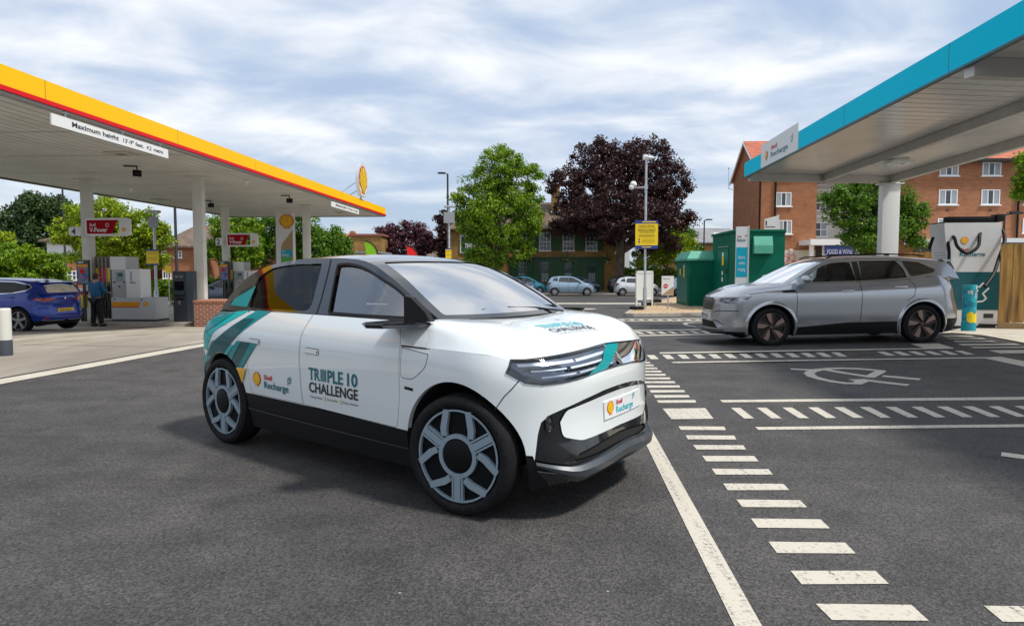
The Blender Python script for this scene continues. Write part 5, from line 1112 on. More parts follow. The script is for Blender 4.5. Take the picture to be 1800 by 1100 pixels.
def tree(lab, px, Y, py_top, py_low, blobs, leaf, seed, nclu=260, per=42, size=.13, clr=.55, trunk_r=.22, name='tree', depth=.9, py_base=None, droop=0.0, limbs=9, cat_='tree', group=None, trunk=True):
    """blobs: [(px, py, rx_px, ry_px)...] crown lobes in photo pixels, each given its own depth"""
    rs = np.random.RandomState(seed); s = 1200 / Y; x0 = (px - 900) / s; g = gh(x0, Y); r = thing(name, lab, cat_, (x0, Y, g), 0, group)
    nclu = int(nclu * 1.6); per = int(per * 1.25); clr *= .70; size *= .62; fr = []
    for b in blobs:
        for _ in range(3):
            a = rs.uniform(-.6, 3.8); fr.append((b[0] + b[2] * .9 * math.cos(a), b[1] - b[3] * .9 * math.sin(a), b[2] * rs.uniform(.18, .36), b[3] * rs.uniform(.2, .38)))
    blobs = list(blobs) + fr; C_ = []; Rr = []; ws = np.array([b[2] * b[3] for b in blobs], float); ws /= ws.sum()
    for i, b in enumerate(blobs):
        bx = (b[0] - px) / s; bz = CAMH + (475 - b[1]) / s - g; rx = b[2] / s; rz = b[3] / s; k = max(4, int(nclu * ws[i])); by = rs.uniform(-.25, .25) * rx
        d = rs.normal(size=(k, 3)); d /= np.linalg.norm(d, axis=1)[:, None]; q = (.35 + .65 * rs.random((k, 1))**.5)
        wob = 1 + .16 * np.sin(d[:, :1] * 5 + seed) * np.cos(d[:, 2:] * 4 + i)
        C_.append(np.array([bx, by, bz]) + d * q * wob * np.array([rx - clr * .45, (rx - clr * .3) * depth, rz - clr * .35])); Rr.append(clr * (.55 + .75 * rs.random(k)))
    C_ = np.vstack(C_); Rr = np.concatenate(Rr)
    V = leaves(rs, C_, Rr, per, size, droop); leafmesh('crown', V, LEAF[leaf], r)
    if trunk:
        top = CAMH + (475 - py_top) / s - g; low = CAMH + (475 - py_low) / s - g; mb = MB(); rg = random.Random(seed)
        mb.tube([(0, 0, -.1), (.03, 0, low * .3), (rg.uniform(-.1, .1), 0, low), (rg.uniform(-.3, .3), 0, low + (top - low) * .45), (rg.uniform(-.3, .3), 0, low + (top - low) * .8)], [trunk_r * 1.25, trunk_r, trunk_r * .9, trunk_r * .5, trunk_r * .12], 10)
        idx = rs.choice(len(C_), min(limbs * 3, len(C_)), False)
        for j in range(len(idx)):
            e = C_[idx[j]]; t = rg.uniform(.0, .5); b0 = Vector((0, 0, low + (top - low) * t * .8)); e = Vector(e); mdl = b0.lerp(e, .5) + Vector((0, 0, rg.uniform(-.1, .35)))
            k = trunk_r * (.42 if j < limbs else .2); mb.tube([b0, mdl, e], [k, k * .6, k * .18], 6)
        mb.build('trunk', BARK, r, True)
    return r
def shrub_row(name, lab, a, b, h, dpt, leaf, seed, nclu=120, per=40, size=.09, cat_='hedge'):
    rs = np.random.RandomState(seed); L = (b - a).length; d = (b - a).normalized(); r = thing(name, lab, cat_, (a.x, a.y, gh(a.x, a.y)), math.atan2(d.y, d.x))
    C_ = np.stack([rs.random(nclu) * L, rs.uniform(-.5, .5, nclu) * dpt, .15 + rs.random(nclu)**.7 * (h - .2)], 1); V = leaves(rs, C_, np.full(nclu, .30), per, size); leafmesh('foliage', V, LEAF[leaf], r)
    mb = MB()
    for i in range(max(2, int(L / 1.2))): u = .4 + i * 1.2; mb.tube([(u, 0, -.05), (u + .1, 0, h * .4), (u - .1, .1, h * .75)], [.04, .03, .012], 5)
    mb.build('stem', BARK, r, True); return r
def build_trees():
    tree('tall bright green tree growing between the parked cars and the pub', 873, 57.5, 262, 470, [(872, 300, 36, 44), (915, 325, 38, 48), (845, 345, 46, 46), (880, 380, 68, 60), (832, 395, 36, 34), (925, 375, 34, 40), (872, 435, 62, 38), (850, 462, 40, 22)], 'mid', 1, 620, 44, .15, .75, .24, limbs=12)
    tree('broad copper leaved tree in front of the pub, darkest crown in the photo', 1088, 58.5, 250, 450, [(1040, 295, 50, 46), (1120, 285, 58, 46), (1165, 320, 46, 48), (1090, 380, 100, 50), (1000, 330, 36, 42), (1085, 340, 90, 70), (1175, 375, 42, 42), (1010, 385, 46, 36), (1110, 400, 92, 36), (1150, 425, 46, 22), (990, 405, 26, 16)], 'copper', 2, 900, 46, .17, .8, .42, limbs=16)
    tree('young plane tree in front of the brick flats, left of the white column', 1530, 33.0, 320, 430, [(1510, 350, 58, 34), (1560, 350, 44, 36), (1480, 375, 40, 34), (1545, 395, 60, 40), (1595, 385, 28, 40), (1470, 345, 28, 22), (1520, 425, 50, 24), (1600, 425, 16, 16)], 'green', 3, 360, 40, .10, .5, .09, limbs=14)
    tree('green tree cut off by the right edge of the photo', 1822, 25.0, 262, 340, [(1815, 300, 42, 40), (1845, 330, 60, 45), (1800, 335, 24, 22)], 'mid', 4, 200, 44, .085, .42, .12, limbs=8)
    tree('drooping dark conifer behind the bush at the left edge', 68, 50.0, 335, 470, [(62, 352, 16, 18), (40, 375, 32, 26), (85, 365, 46, 26), (118, 370, 24, 20), (30, 410, 30, 30), (80, 410, 44, 38), (60, 440, 46, 26)], 'dark', 5, 360, 46, .17, .7, .3, droop=1.0, limbs=10, name='conifer')
    tree('yellow green tree behind the pump 4 column', 205, 37.0, 352, 470, [(195, 372, 44, 24), (150, 388, 40, 26), (240, 395, 46, 32), (130, 415, 34, 20), (200, 420, 66, 38), (270, 420, 34, 28), (180, 450, 66, 24), (250, 455, 44, 20)], 'lime', 6, 420, 44, .12, .5, .18, limbs=12)
    tree('pale green tree standing beside the pump 2 column, behind the forecourt', 405, 48.0, 385, 470, [(400, 400, 34, 26), (430, 420, 40, 36), (385, 440, 30, 30), (420, 455, 40, 24)], 'mid', 7, 200, 42, .14, .6, .16)
    tree('dense dark green tree behind the price totem', 500, 52.0, 378, 470, [(470, 400, 40, 30), (520, 395, 50, 30), (480, 440, 60, 36), (545, 430, 40, 44), (455, 430, 28, 40)], 'green', 8, 320, 42, .15, .7, .2)
    tree('rounded green tree right of the price totem under the canopy corner', 580, 54.0, 402, 470, [(580, 425, 36, 26), (600, 445, 24, 20), (560, 445, 30, 30)], 'green', 9, 150, 42, .15, .7, .15)
    tree('purple leaved tree behind the feather flags', 710, 68.0, 395, 465, [(690, 412, 26, 20), (728, 410, 30, 22), (668, 430, 24, 18), (710, 436, 52, 24), (748, 434, 22, 18)], 'purple', 10, 260, 40, .18, .75, .25)
    tree('narrow dark purple tree behind the black street lamp', 781, 66.0, 372, 470, [(778, 395, 12, 22), (786, 385, 10, 16), (780, 430, 14, 32), (788, 415, 10, 20)], 'copper', 11, 130, 40, .18, .6, .16)
    tree('pale green small tree behind the yellow parking notice', 1172, 60.0, 415, 480, [(1165, 435, 30, 22), (1195, 425, 24, 18), (1140, 452, 30, 20), (1195, 450, 30, 18)], 'lime', 12, 170, 40, .15, .6, .1)
    tree('deep green garden tree half hidden behind the copper tree', 1205, 66.0, 398, 480, [(1205, 412, 22, 20), (1185, 405, 20, 20), (1212, 440, 20, 16)], 'green', 13, 110, 40, .16, .7, .1)
    tree('bright green bush at the left edge, behind the blue car', 45, 30.0, 438, 500, [(20, 462, 40, 30), (60, 460, 40, 26), (92, 470, 24, 22), (40, 490, 66, 26)], 'mid', 14, 260, 42, .10, .4, .05, name='bush', cat_='bush')
    tree('golden shrub below the conifer at the far left edge', 8, 46.0, 410, 480, [(8, 425, 22, 16), (15, 445, 20, 16)], 'lime', 15, 60, 40, .14, .5, .05, name='bush', cat_='bush')
    f = lambda px, Y: Vector(((px - 900) / 1200 * Y, Y, 0))
    shrub_row('hedge', 'green hedge below the copper tree behind black railings', f(1094, 60.5), f(1260, 60.5), 2.1, 1.0, 'hedge', 21, 260, 44, .13)
    shrub_row('hedge', 'clipped hedge across the street seen between pump and terminal', f(262, 38.0), f(345, 38.0), 1.35, .9, 'mid', 22, 90, 44, .10)
    shrub_row('hedge', 'low hedge beyond the second fuel island', f(345, 41.0), f(430, 41.0), 1.5, .9, 'green', 23, 90, 44, .10)
    shrub_row('hedge', 'hedge below the large green tree beside the pub wall', f(600, 60.0), f(790, 60.0), 1.6, 1.0, 'green', 24, 160, 40, .13)
build_trees()
YBR = brick('brick_stock', (.30, .155, .03), (.42, .23, .05), (.20, .15, .09), .30, .10); OBR = brick('brick_brown', (.27, .078, .024), (.38, .125, .036), (.30, .19, .12), .24, .08); RBR = brick('brick_orange', (.38, .12, .04), (.46, .16, .055), (.30, .20, .14), .25, .09)
TILE = brick('roof_tile_brown', (.13, .085, .06), (.20, .14, .10), (.06, .045, .035), .25, .16, rough=.85); RTILE = brick('roof_tile_red', (.42, .11, .06), (.52, .16, .09), (.24, .06, .03), .28, .20, rough=.8); GTILE = brick('roof_slate', (.20, .20, .21), (.27, .27, .28), (.12, .12, .12), .4, .25)
WF = mat('window_white', (.78, .79, .80), .45); PANE = mat('pane', (.035, .045, .055), .06, 0, .5); CURT = mat('net_curtain', (.30, .33, .36), .6); SHG = noisy('shutter_green', (.018, .075, .022), (.028, .10, .035), 3, .6); CREAM = noisy('render_cream', (.56, .53, .46), (.64, .61, .54), 1.2, .8)
def window(root, u0, u1, z0, z1, y=0.0, cols=2, rows=2, sash=False, curtain=False, name='window', dep=.10, reveal=True):
    """frame (proud of the wall), pane and sill; wall face at local y, looking to -y"""
    mb = MB(); fw = .06; f0, f1 = y - .035, y + dep * .4
    mb.box(u0, u1, f0, f1, z0, z0 + fw); mb.box(u0, u1, f0, f1, z1 - fw, z1); mb.box(u0, u0 + fw, f0, f1, z0 + fw, z1 - fw); mb.box(u1 - fw, u1, f0, f1, z0 + fw, z1 - fw)
    iw = (u1 - u0 - 2 * fw); ih = (z1 - z0 - 2 * fw); t = .030 if sash else .06
    for i in range(1, cols): c = u0 + fw + iw * i / cols; mb.box(c - t / 2, c + t / 2, f0 + .005, f1, z0 + fw, z1 - fw)
    for j in range(1, rows):
        c = z0 + fw + ih * j / rows; tt = t if (not sash or j != rows // 2) else .06; mb.box(u0 + fw, u1 - fw, f0 + .008, f1, c - tt / 2, c + tt / 2)
    w_ = mb.build(name, WF, root)
    mb = MB(); mb.box(u0 + .02, u1 - .02, y - .012, y + .01, z0 + .02, z1 - .02); mb.build('pane', PANE, w_)
    if curtain: mb = MB(); mb.box(u0 + fw, u0 + fw + iw * .32, y - .016, y - .0125, z0 + fw, z1 - fw); mb.build('curtain', CURT, w_); mb = MB(); mb.box(u1 - fw - iw * .3, u1 - fw, y - .016, y - .0125, z0 + fw, z1 - fw); mb.build('curtain', CURT, w_)
    mb = MB(); mb.box(u0 - .08, u1 + .08, y - .10, y + .02, z0 - .07, z0); mb.build('sill', WF, w_)
    return w_
def gable_roof(mb, x0, x1, y0, y1, ze, zr, ov=.3, hip=0.0, th=.12, m=0):
    ym = (y0 + y1) / 2; A = [(x0 - ov, y0 - ov, ze), (x1 + ov, y0 - ov, ze), (x1 + ov - hip, ym, zr), (x0 - ov + hip, ym, zr), (x0 - ov, y1 + ov, ze), (x1 + ov, y1 + ov, ze)]
    B = [(x, y, z - th) for x, y, z in A]; mb.add(A + B, [(0, 1, 2, 3), (4, 3, 2, 5), (6, 9, 8, 7), (10, 11, 8, 9), (0, 6, 7, 1), (4, 5, 11, 10), (0, 3, 9, 6), (3, 4, 10, 9), (1, 7, 8, 2), (2, 8, 11, 5)] if hip == 0 else [(0, 1, 2, 3), (4, 3, 2, 5), (0, 3, 4), (1, 5, 2), (6, 7, 1, 0), (10, 4, 5, 11), (6, 0, 4, 10), (7, 11, 5, 1), (6, 10, 11, 7)], m)
def pub():
    Y = 62.0; s = 1200 / Y; X = lambda px: (px - 792) / s; g = gh(0, Y); Z = lambda py: CAMH + (475 - py) / s - g
    r = thing('pub', 'yellow brick pub with green shutters and white sash windows across the road', 'pub', ((792 - 900) / s, Y, g), R(0)); W_ = X(1093); D_ = 8.5; ze = Z(404)
    mb = MB(); mb.box(0, W_, 0, D_, 0, ze - .0); mb.build('wall', YBR, r)
    mb = MB(); gable_roof(mb, 0, W_, 0, D_, ze + .05, Z(352) + .15, .35, 3.0); ro = mb.build('roof', TILE, r); mb = MB(); mb.box(-.36, W_ + .36, -.42, -.30, ze - .12, ze + .02); mb.box(-.3, W_ + .3, -.3, -.0, ze - .1, ze - .04); mb.build('gutter', mat('fascia_black', (.02, .018, .016), .5), r)
    for (a, b, t) in ((972, 986, 320), (1060, 1075, 330)):
        mb = MB(); mb.box(X(a), X(b), 2.2, 3.4, ze, Z(t)); mb.box(X(a) - .08, X(b) + .08, 2.12, 3.48, Z(t) - .25, Z(t) - .10); c = mb.build('chimney', YBR, r); mb = MB(); mb.box(X(a) - .1, X(b) + .12, 2.08, 2.2, Z(372), Z(367)); mb.build('flashing', WF, r)
    for i, (a, b) in enumerate(((907, 926), (947.6, 967.6), (988.8, 1008.8), (1028.8, 1049))):
        window(r, X(a), X(b), Z(441), Z(409.5), 0, 3, 4, True)
        for (c, d) in ((a - 10.5, a - 1.0), (b + 1.0, b + 9.5)):
            mb = MB(); mb.box(X(c), X(d), -.06, -.0, Z(441), Z(410))
            for k in range(14): z = Z(441) + (Z(410) - Z(441)) * (k + .5) / 14; mb.box(X(c) + .06, X(d) - .06, -.075, -.06, z - .025, z + .025)
            mb.build('shutter', SHG, r)
    mb = MB(); mb.box(X(896), X(1060), -.07, 0, .25, Z(455)); mb.build('green_frontage', SHG, r); mb = MB()
    for i in range(13): u = X(896) + (X(1060) - X(896)) * i / 12; mb.box(u - .04, u + .04, -.11, -.07, .25, Z(456))
    mb.box(X(895), X(1061), -.14, -.0, Z(455), Z(452)); mb.build('frontage_moulding', mat('green_dark', (.010, .045, .014), .5), r)
    for (a, b) in ((928, 948), (967, 990), (1008, 1030), (1048, 1059)):
        mb = MB()
        for i in range(26): z = .4 + (Z(457) - .5) * i / 26; mb.box(X(a), X(b), -.082, -.07, z, z + .05)
        mb.build('slatted_panel', SHG, r)
    for (a, b) in ((910, 925.5), (949, 965.6), (991, 1005.6), (1031, 1047)):
        mb = MB(); mb.box(X(a), X(b), -.10, -.07, Z(496), Z(460)); w_ = mb.build('window', PANE, r); mb = MB(); mb.box(X(a) + .06, X(b) - .06, -.108, -.10, Z(495), Z(480)); mb.build('curtain', CURT, w_); mb = MB()
        for i in range(1, 4): u = X(a) + (X(b) - X(a)) * i / 4; mb.box(u - .018, u + .018, -.118, -.108, Z(496), Z(460))
        for i in range(1, 6): z = Z(496) + (Z(460) - Z(496)) * i / 6; mb.box(X(a), X(b), -.116, -.108, z - .018, z + .018)
        mb.build('glazing_bar', SHG, w_)
    window(r, X(845), X(862), Z(505), Z(470), 0, 3, 4, True)
    mb = MB(); mb.box(X(809), X(858), -.10, 0, Z(445), Z(414)); b_ = mb.build('sign_board', WF, r); mb = MB(); mb.box(X(811.5), X(855.5), -.12, -.10, Z(443), Z(416.5)); mb.build('sign_panel', SHG, b_)
    mb = MB(); text_on(mb, 'THE C', .42, lambda u, v: (u, -.125, v), X(817), Z(436.5), X(839) - X(817), bold=.03); mb.build('lettering', WF, b_)
    mb = MB(); mb.box(X(1080), X(1086), -.08, 0, Z(447), Z(443)); mb.build('number_plate', WF, r)
    for (a, c) in ((928, 455), (996, 452), (1065, 454)):
        q = Vector((r.location.x + X(a), Y - .45, g + Z(c))); o = thing('hanging_basket', {928: 'hanging flower basket on the pub wall, nearest the bright green tree', 996: 'hanging flower basket on the pub wall, middle of the three', 1065: 'hanging flower basket on the pub wall beside the copper tree trunk'}[a], 'flower basket', q, 0, 'hanging baskets on the pub')
        mb = MB(); mb.lathe([(.28, .0), (.2, -.22), (.02, -.3)], 12); mb.build('basket', mat('basket_brown', (.06, .04, .02), .9), o); mb = MB(); mb.tube([(.1, .45, .55), (0, 0, .5), (0, 0, 0)], .02, 5); mb.build('bracket', BLK, o)
        rs = np.random.RandomState(a); leafmesh('flowers', leaves(rs, rs.normal(size=(10, 3)) * .14, np.full(10, .22), 26, .08, .8), leafmat('leaf_basket', (.06, .14, .02), (.25, .35, .08), (.75, .75, .5), .3), o)
pub()
def flats():
    Y = 48.0; s = 1200 / Y; r = thing('brick_flats', 'long block of brown brick flats with red tiled roofs and shops below', 'building', ((1330 - 900) / s, Y, gh(0, Y)), R(-2.0)); g = gh(0, Y)
    X = lambda px: (px - 1330) / s; Z = lambda py: CAMH + (475 - py) / s - g; ze = Z(302); zr = 10.9 - g + .0; D_ = 6.2; W1 = X(1430)
    mb = MB(); mb.prism([(0, 0), (D_, 0), (D_, ze), (D_ / 2, zr - .1), (0, ze)], 0, W1, 'x'); mb.build('wall', OBR, r)
    mb = MB(); gable_roof(mb, 0, X(1640), 0, D_, ze, zr, .22); mb.build('roof', RTILE, r)
    mb = MB()
    for (y0, z0, y1, z1) in ((-.28, ze - .10, D_ / 2, zr - .05), (D_ + .28, ze - .10, D_ / 2, zr - .05)): mb.add([(-.26, y0, z0 - .18), (-.26, y1, z1 - .18), (-.26, y1, z1 + .0), (-.26, y0, z0 + .0), (-.20, y0, z0 - .18), (-.20, y1, z1 - .18), (-.20, y1, z1), (-.20, y0, z0)], [(0, 1, 2, 3), (7, 6, 5, 4), (0, 3, 7, 4), (1, 5, 6, 2), (3, 2, 6, 7), (0, 4, 5, 1)])
    mb.build('barge_board', WF, r)
    for (a, b, c, d) in ((1359.5, 1386, 364, 340), (1365, 1388, 412, 388), (1359.5, 1386, 318, 296)): window(r, X(a), X(b), Z(c), Z(d), 0, 3, 1, False, True)
    for (px) in (1330.5, 1357): mb = MB(); mb.tube([(X(px) + .05, -.08, 2.2), (X(px) + .05, -.08, ze)], .06, 6); mb.build('drain_pipe', BLK, r)
    # ground floor of the left wing, cream with poster
    mb = MB(); mb.box(0.01, W1 - .02, -.06, 0, 0, Z(440)); mb.build('shop_wall', CREAM, r); mb = MB(); mb.box(X(1376), X(1394), -.12, -.06, Z(468), Z(446)); mb.build('shop_poster', noisy('shop_poster', (.55, .10, .12), (.75, .60, .30), 5, .5, lo=.42, hi=.58, c3=(.10, .15, .45), s3=4), r)
    mb = MB(); mb.box(X(1384), X(1389), -.18, -.06, Z(441), Z(438)); mb.build('bulkhead_light', WF, r)
    # recessed cream stair section
    mb = MB(); mb.box(W1, X(1604), 1.6, D_, 0, ze - .3); mb.build('cream_wall', CREAM, r)
    for (a, b, c, d) in ((1431, 1466, 415, 389), (1431, 1462, 368, 341), (1431, 1462, 322, 296), (1540, 1570, 368, 341), (1540, 1570, 415, 389), (1500, 1528, 415, 389), (1500, 1528, 368, 341), (1580, 1600, 415, 389), (1580, 1600, 368, 341)): window(r, X(a) + .05, X(b), Z(c), Z(d), 1.6, 3, 2, False, True)
    for z in (380, 333): mb = MB(); mb.box(W1, X(1604), 1.5, 1.6, Z(z), Z(z - 3)); mb.build('string_course', WF, r)
    mb = MB(); mb.box(X(1401), X(1536), -2.0, 1.6, Z(432), Z(424)); mb.box(X(1401), X(1536), -2.05, -2.0, Z(433), Z(423)); mb.build('shop_canopy', WF, r)
    mb = MB(); mb.box(X(1405), X(1536), 1.2, 1.6, 0, Z(432)); mb.build('shopfront', mat('shopfront_grey', (.12, .12, .13), .3), r)
    for u in (1404, 1426, 1480, 1532): mb = MB(); mb.box(X(u), X(u) + .25, -1.7, -1.5, 0, Z(432)); mb.build('shop_column', WF, r)
    mb = MB(); mb.box(X(1427), X(1476), -1.9, -1.8, Z(448.5), Z(433.5)); b_ = mb.build('shop_sign', BLUS, r); mb = MB(); text_on(mb, 'FOOD & WINE', .30, lambda u, v: (u, -1.91, v), X(1430), Z(447.5), X(1472) - X(1430), bold=.03); mb.build('lettering', mat('sign_letter', (.55, .57, .7), .5), b_)
    # right wing, nearer and taller looking
    Y = 44.0; s = 1200 / Y; g = gh(0, Y); r = thing('brick_flats', 'near brick wing of the flats behind the charging canopy and fence', 'building', ((1602 - 900) / s, Y, g), R(0)); X = lambda px: (px - 1602) / s; Z = lambda py: CAMH + (475 - py) / s - g; ze = Z(284); W_ = 17.0; D_ = 9.0
    mb = MB(); mb.box(0, W_, 0, D_, 0, ze); mb.build('wall', OBR, r); mb = MB(); gable_roof(mb, 0, W_, 0, D_, ze + .05, ze + 3.1, .4, 3.2); mb.build('roof', RTILE, r); mb = MB(); mb.box(-.4, W_ + .4, -.52, -.38, ze - .14, ze + .02); mb.box(-.4, W_ + .4, -.38, -.002, ze - .12, ze - .06); mb.build('gutter', mat('fascia_black', (.02, .018, .016), .5), r)
    for k, (a, b) in enumerate(((1643.5, 1676), (1717.6, 1750), (1792, 1824), (1866, 1898))):
        for (c, d) in ((311, 288), (361, 335), (410, 385), (462, 435)): window(r, X(a), X(b), Z(c), Z(d), 0, 3, 1, False, True)
        for c in (320, 369): mb = MB(); mb.box(X((a + b) / 2) - .10, X((a + b) / 2) + .10, -.02, 0, Z(c + 3), Z(c)); mb.build('air_brick', mat('airbrick', (.10, .04, .025), .9), r)
    for z in (322.5,): mb = MB(); mb.box(0, W_, -.03, 0, Z(z), Z(z) + .07); mb.build('string_course', RBR, r)
    mb = MB(); mb.tube([(X(1781), -.1, 1.2), (X(1781), -.1, ze)], .07, 6); mb.build('drain_pipe', BLK, r)
    mb = MB(); mb.box(X(1586), X(1860), -3.2, -.0, Z(430), Z(423)); mb.build('shop_canopy', WF, r)
    mb = MB(); mb.box(X(1604), X(1860), -.08, 0, 0, Z(430)); mb.build('shopfront', mat('shopfront_grey', (.12, .12, .13), .3), r)
flats()
def other_buildings():
    def house(name, lab, px0, px1, Y, py_e, py_r, D_, wallm, roofm, hip=0.0, wins=(), base=None, chim=(), gable_x=False, rz=0.0, extra=None):
        s = 1200 / Y; g = gh(0, Y); X = lambda px: (px - px0) / s; Z = lambda py: CAMH + (475 - py) / s - g; r = thing(name, lab, 'building', ((px0 - 900) / s, Y, g), rz); W_ = X(px1); ze = Z(py_e)
        mb = MB(); mb.box(0, W_, 0, D_, 0, ze); mb.build('wall', wallm, r)
        if py_r: mb = MB(); gable_roof(mb, 0, W_, 0, D_, ze + .04, Z(py_r), .35, hip); mb.build('roof', roofm, r); 
        else: mb = MB(); mb.box(-.15, W_ + .15, -.15, D_ + .15, ze, ze + .18); mb.build('roof', roofm, r)
        for (a, b, c, d, co, ro) in wins: window(r, X(a), X(b), Z(c), Z(d), 0, co, ro)
        for (a, b, t, y_) in chim: mb = MB(); mb.box(X(a), X(b), y_, y_ + .9, ze - .5, Z(t)); mb.box(X(a) - .06, X(b) + .06, y_ - .06, y_ + .96, Z(t) - .3, Z(t) - .15); mb.build('chimney', RBR, r)
        if extra: extra(r, X, Z)
        return r
    def ex1(r, X, Z): 
        mb = MB(); mb.box(0.02, X(140), -.05, 0, Z(452), Z(424)); mb.build('upper_render', mat('render_white', (.66, .66, .66), .7), r)
    house('brick_house', 'red brick house with white bay windows behind the yellow green tree', 86, 232, 46.0, 424, 392, 7, RBR, TILE, 2.0, ((112, 128, 492, 474, 2, 2), (128, 142, 492, 476, 2, 2), (170, 182, 492, 475, 2, 2), (150, 165, 448, 430, 2, 2)), extra=ex1)
    house('brick_house', 'red brick house with chimneys between the terminal and the lamp column', 286, 352, 48.0, 434, 390, 8, RBR, TILE, 1.0, ((283 + 4, 302, 490, 476, 3, 1), (310, 322, 453, 441, 2, 2), (286, 296, 452, 441, 2, 2)), chim=((317, 331, 394, 3.0), (336, 346, 380, 4.0)))
    house('brick_house', 'brown roofed house with a white dormer seen between the canopy columns', 350, 470, 56.0, 450, 388, 9, RBR, TILE, 3.0, ((405, 424, 446, 436, 2, 1), (362, 372, 470, 456, 2, 2)), chim=((352, 360, 378, 4.0),))
    house('brick_building', 'flat roofed stock brick building right of the canopy corner', 618, 672, 64.0, 415, None, 8, YBR, mat('flat_roof', (.30, .10, .07), .7))
    house('brick_building', 'orange brick garden building behind the green feather flag', 612, 668, 58.0, 446, None, 5, RBR, mat('grey_roof', (.25, .26, .28), .6))
    house('brick_house', 'orange roofed house with tall chimney beyond the dark green trees', 560, 625, 80.0, 440, 408, 8, RBR, RTILE, 1.0, chim=((606, 613, 404, 3.0),))
    house('brick_house', 'distant terrace seen left of the pub behind the purple tree', 742, 800, 95.0, 452, 438, 9, CREAM, TILE, 1.0, ((752, 757, 463, 455, 2, 1), (764, 769, 463, 455, 2, 1)))
    def ex2(r, X, Z):
        mb = MB(); 
        for k in range(4): a = 1263 + k * 7; mb.add([(X(a), -.1 + .9, Z(423)), (X(a + 6), .8, Z(423)), (X(a + 6) + .1, 2.9, Z(407)), (X(a) + .1, 2.9, Z(407))], [(0, 1, 2, 3)])
        mb.build('skylight', mat('skylight', (.55, .60, .64), .2), r)
        mb = MB(); mb.prism([(X(1212), Z(416)), (X(1233), Z(416)), (X(1233), Z(404)), (X(1216), Z(396)), (X(1212), Z(398))], 3.0, 3.4, 'y'); mb.build('glazed_gable', mat('glaz_dark', (.05, .08, .09), .2), r)
    house('grey_roof_building', 'grey slate roofed hall seen between the copper tree and the flats', 1196, 1300, 78.0, 427, 397, 10, YBR, GTILE, 0, extra=ex2)
    house('white_building', 'white building glimpsed between the pub and the copper tree trunk', 1092, 1106, 84.0, 430, None, 6, mat('render_white', (.66, .66, .66), .7), mat('grey_roof', (.25, .26, .28), .6))
    house('brick_house', 'house at the very left edge behind the conifer', -60, 6, 60.0, 440, 400, 9, RBR, TILE, 1.0)
other_buildings()
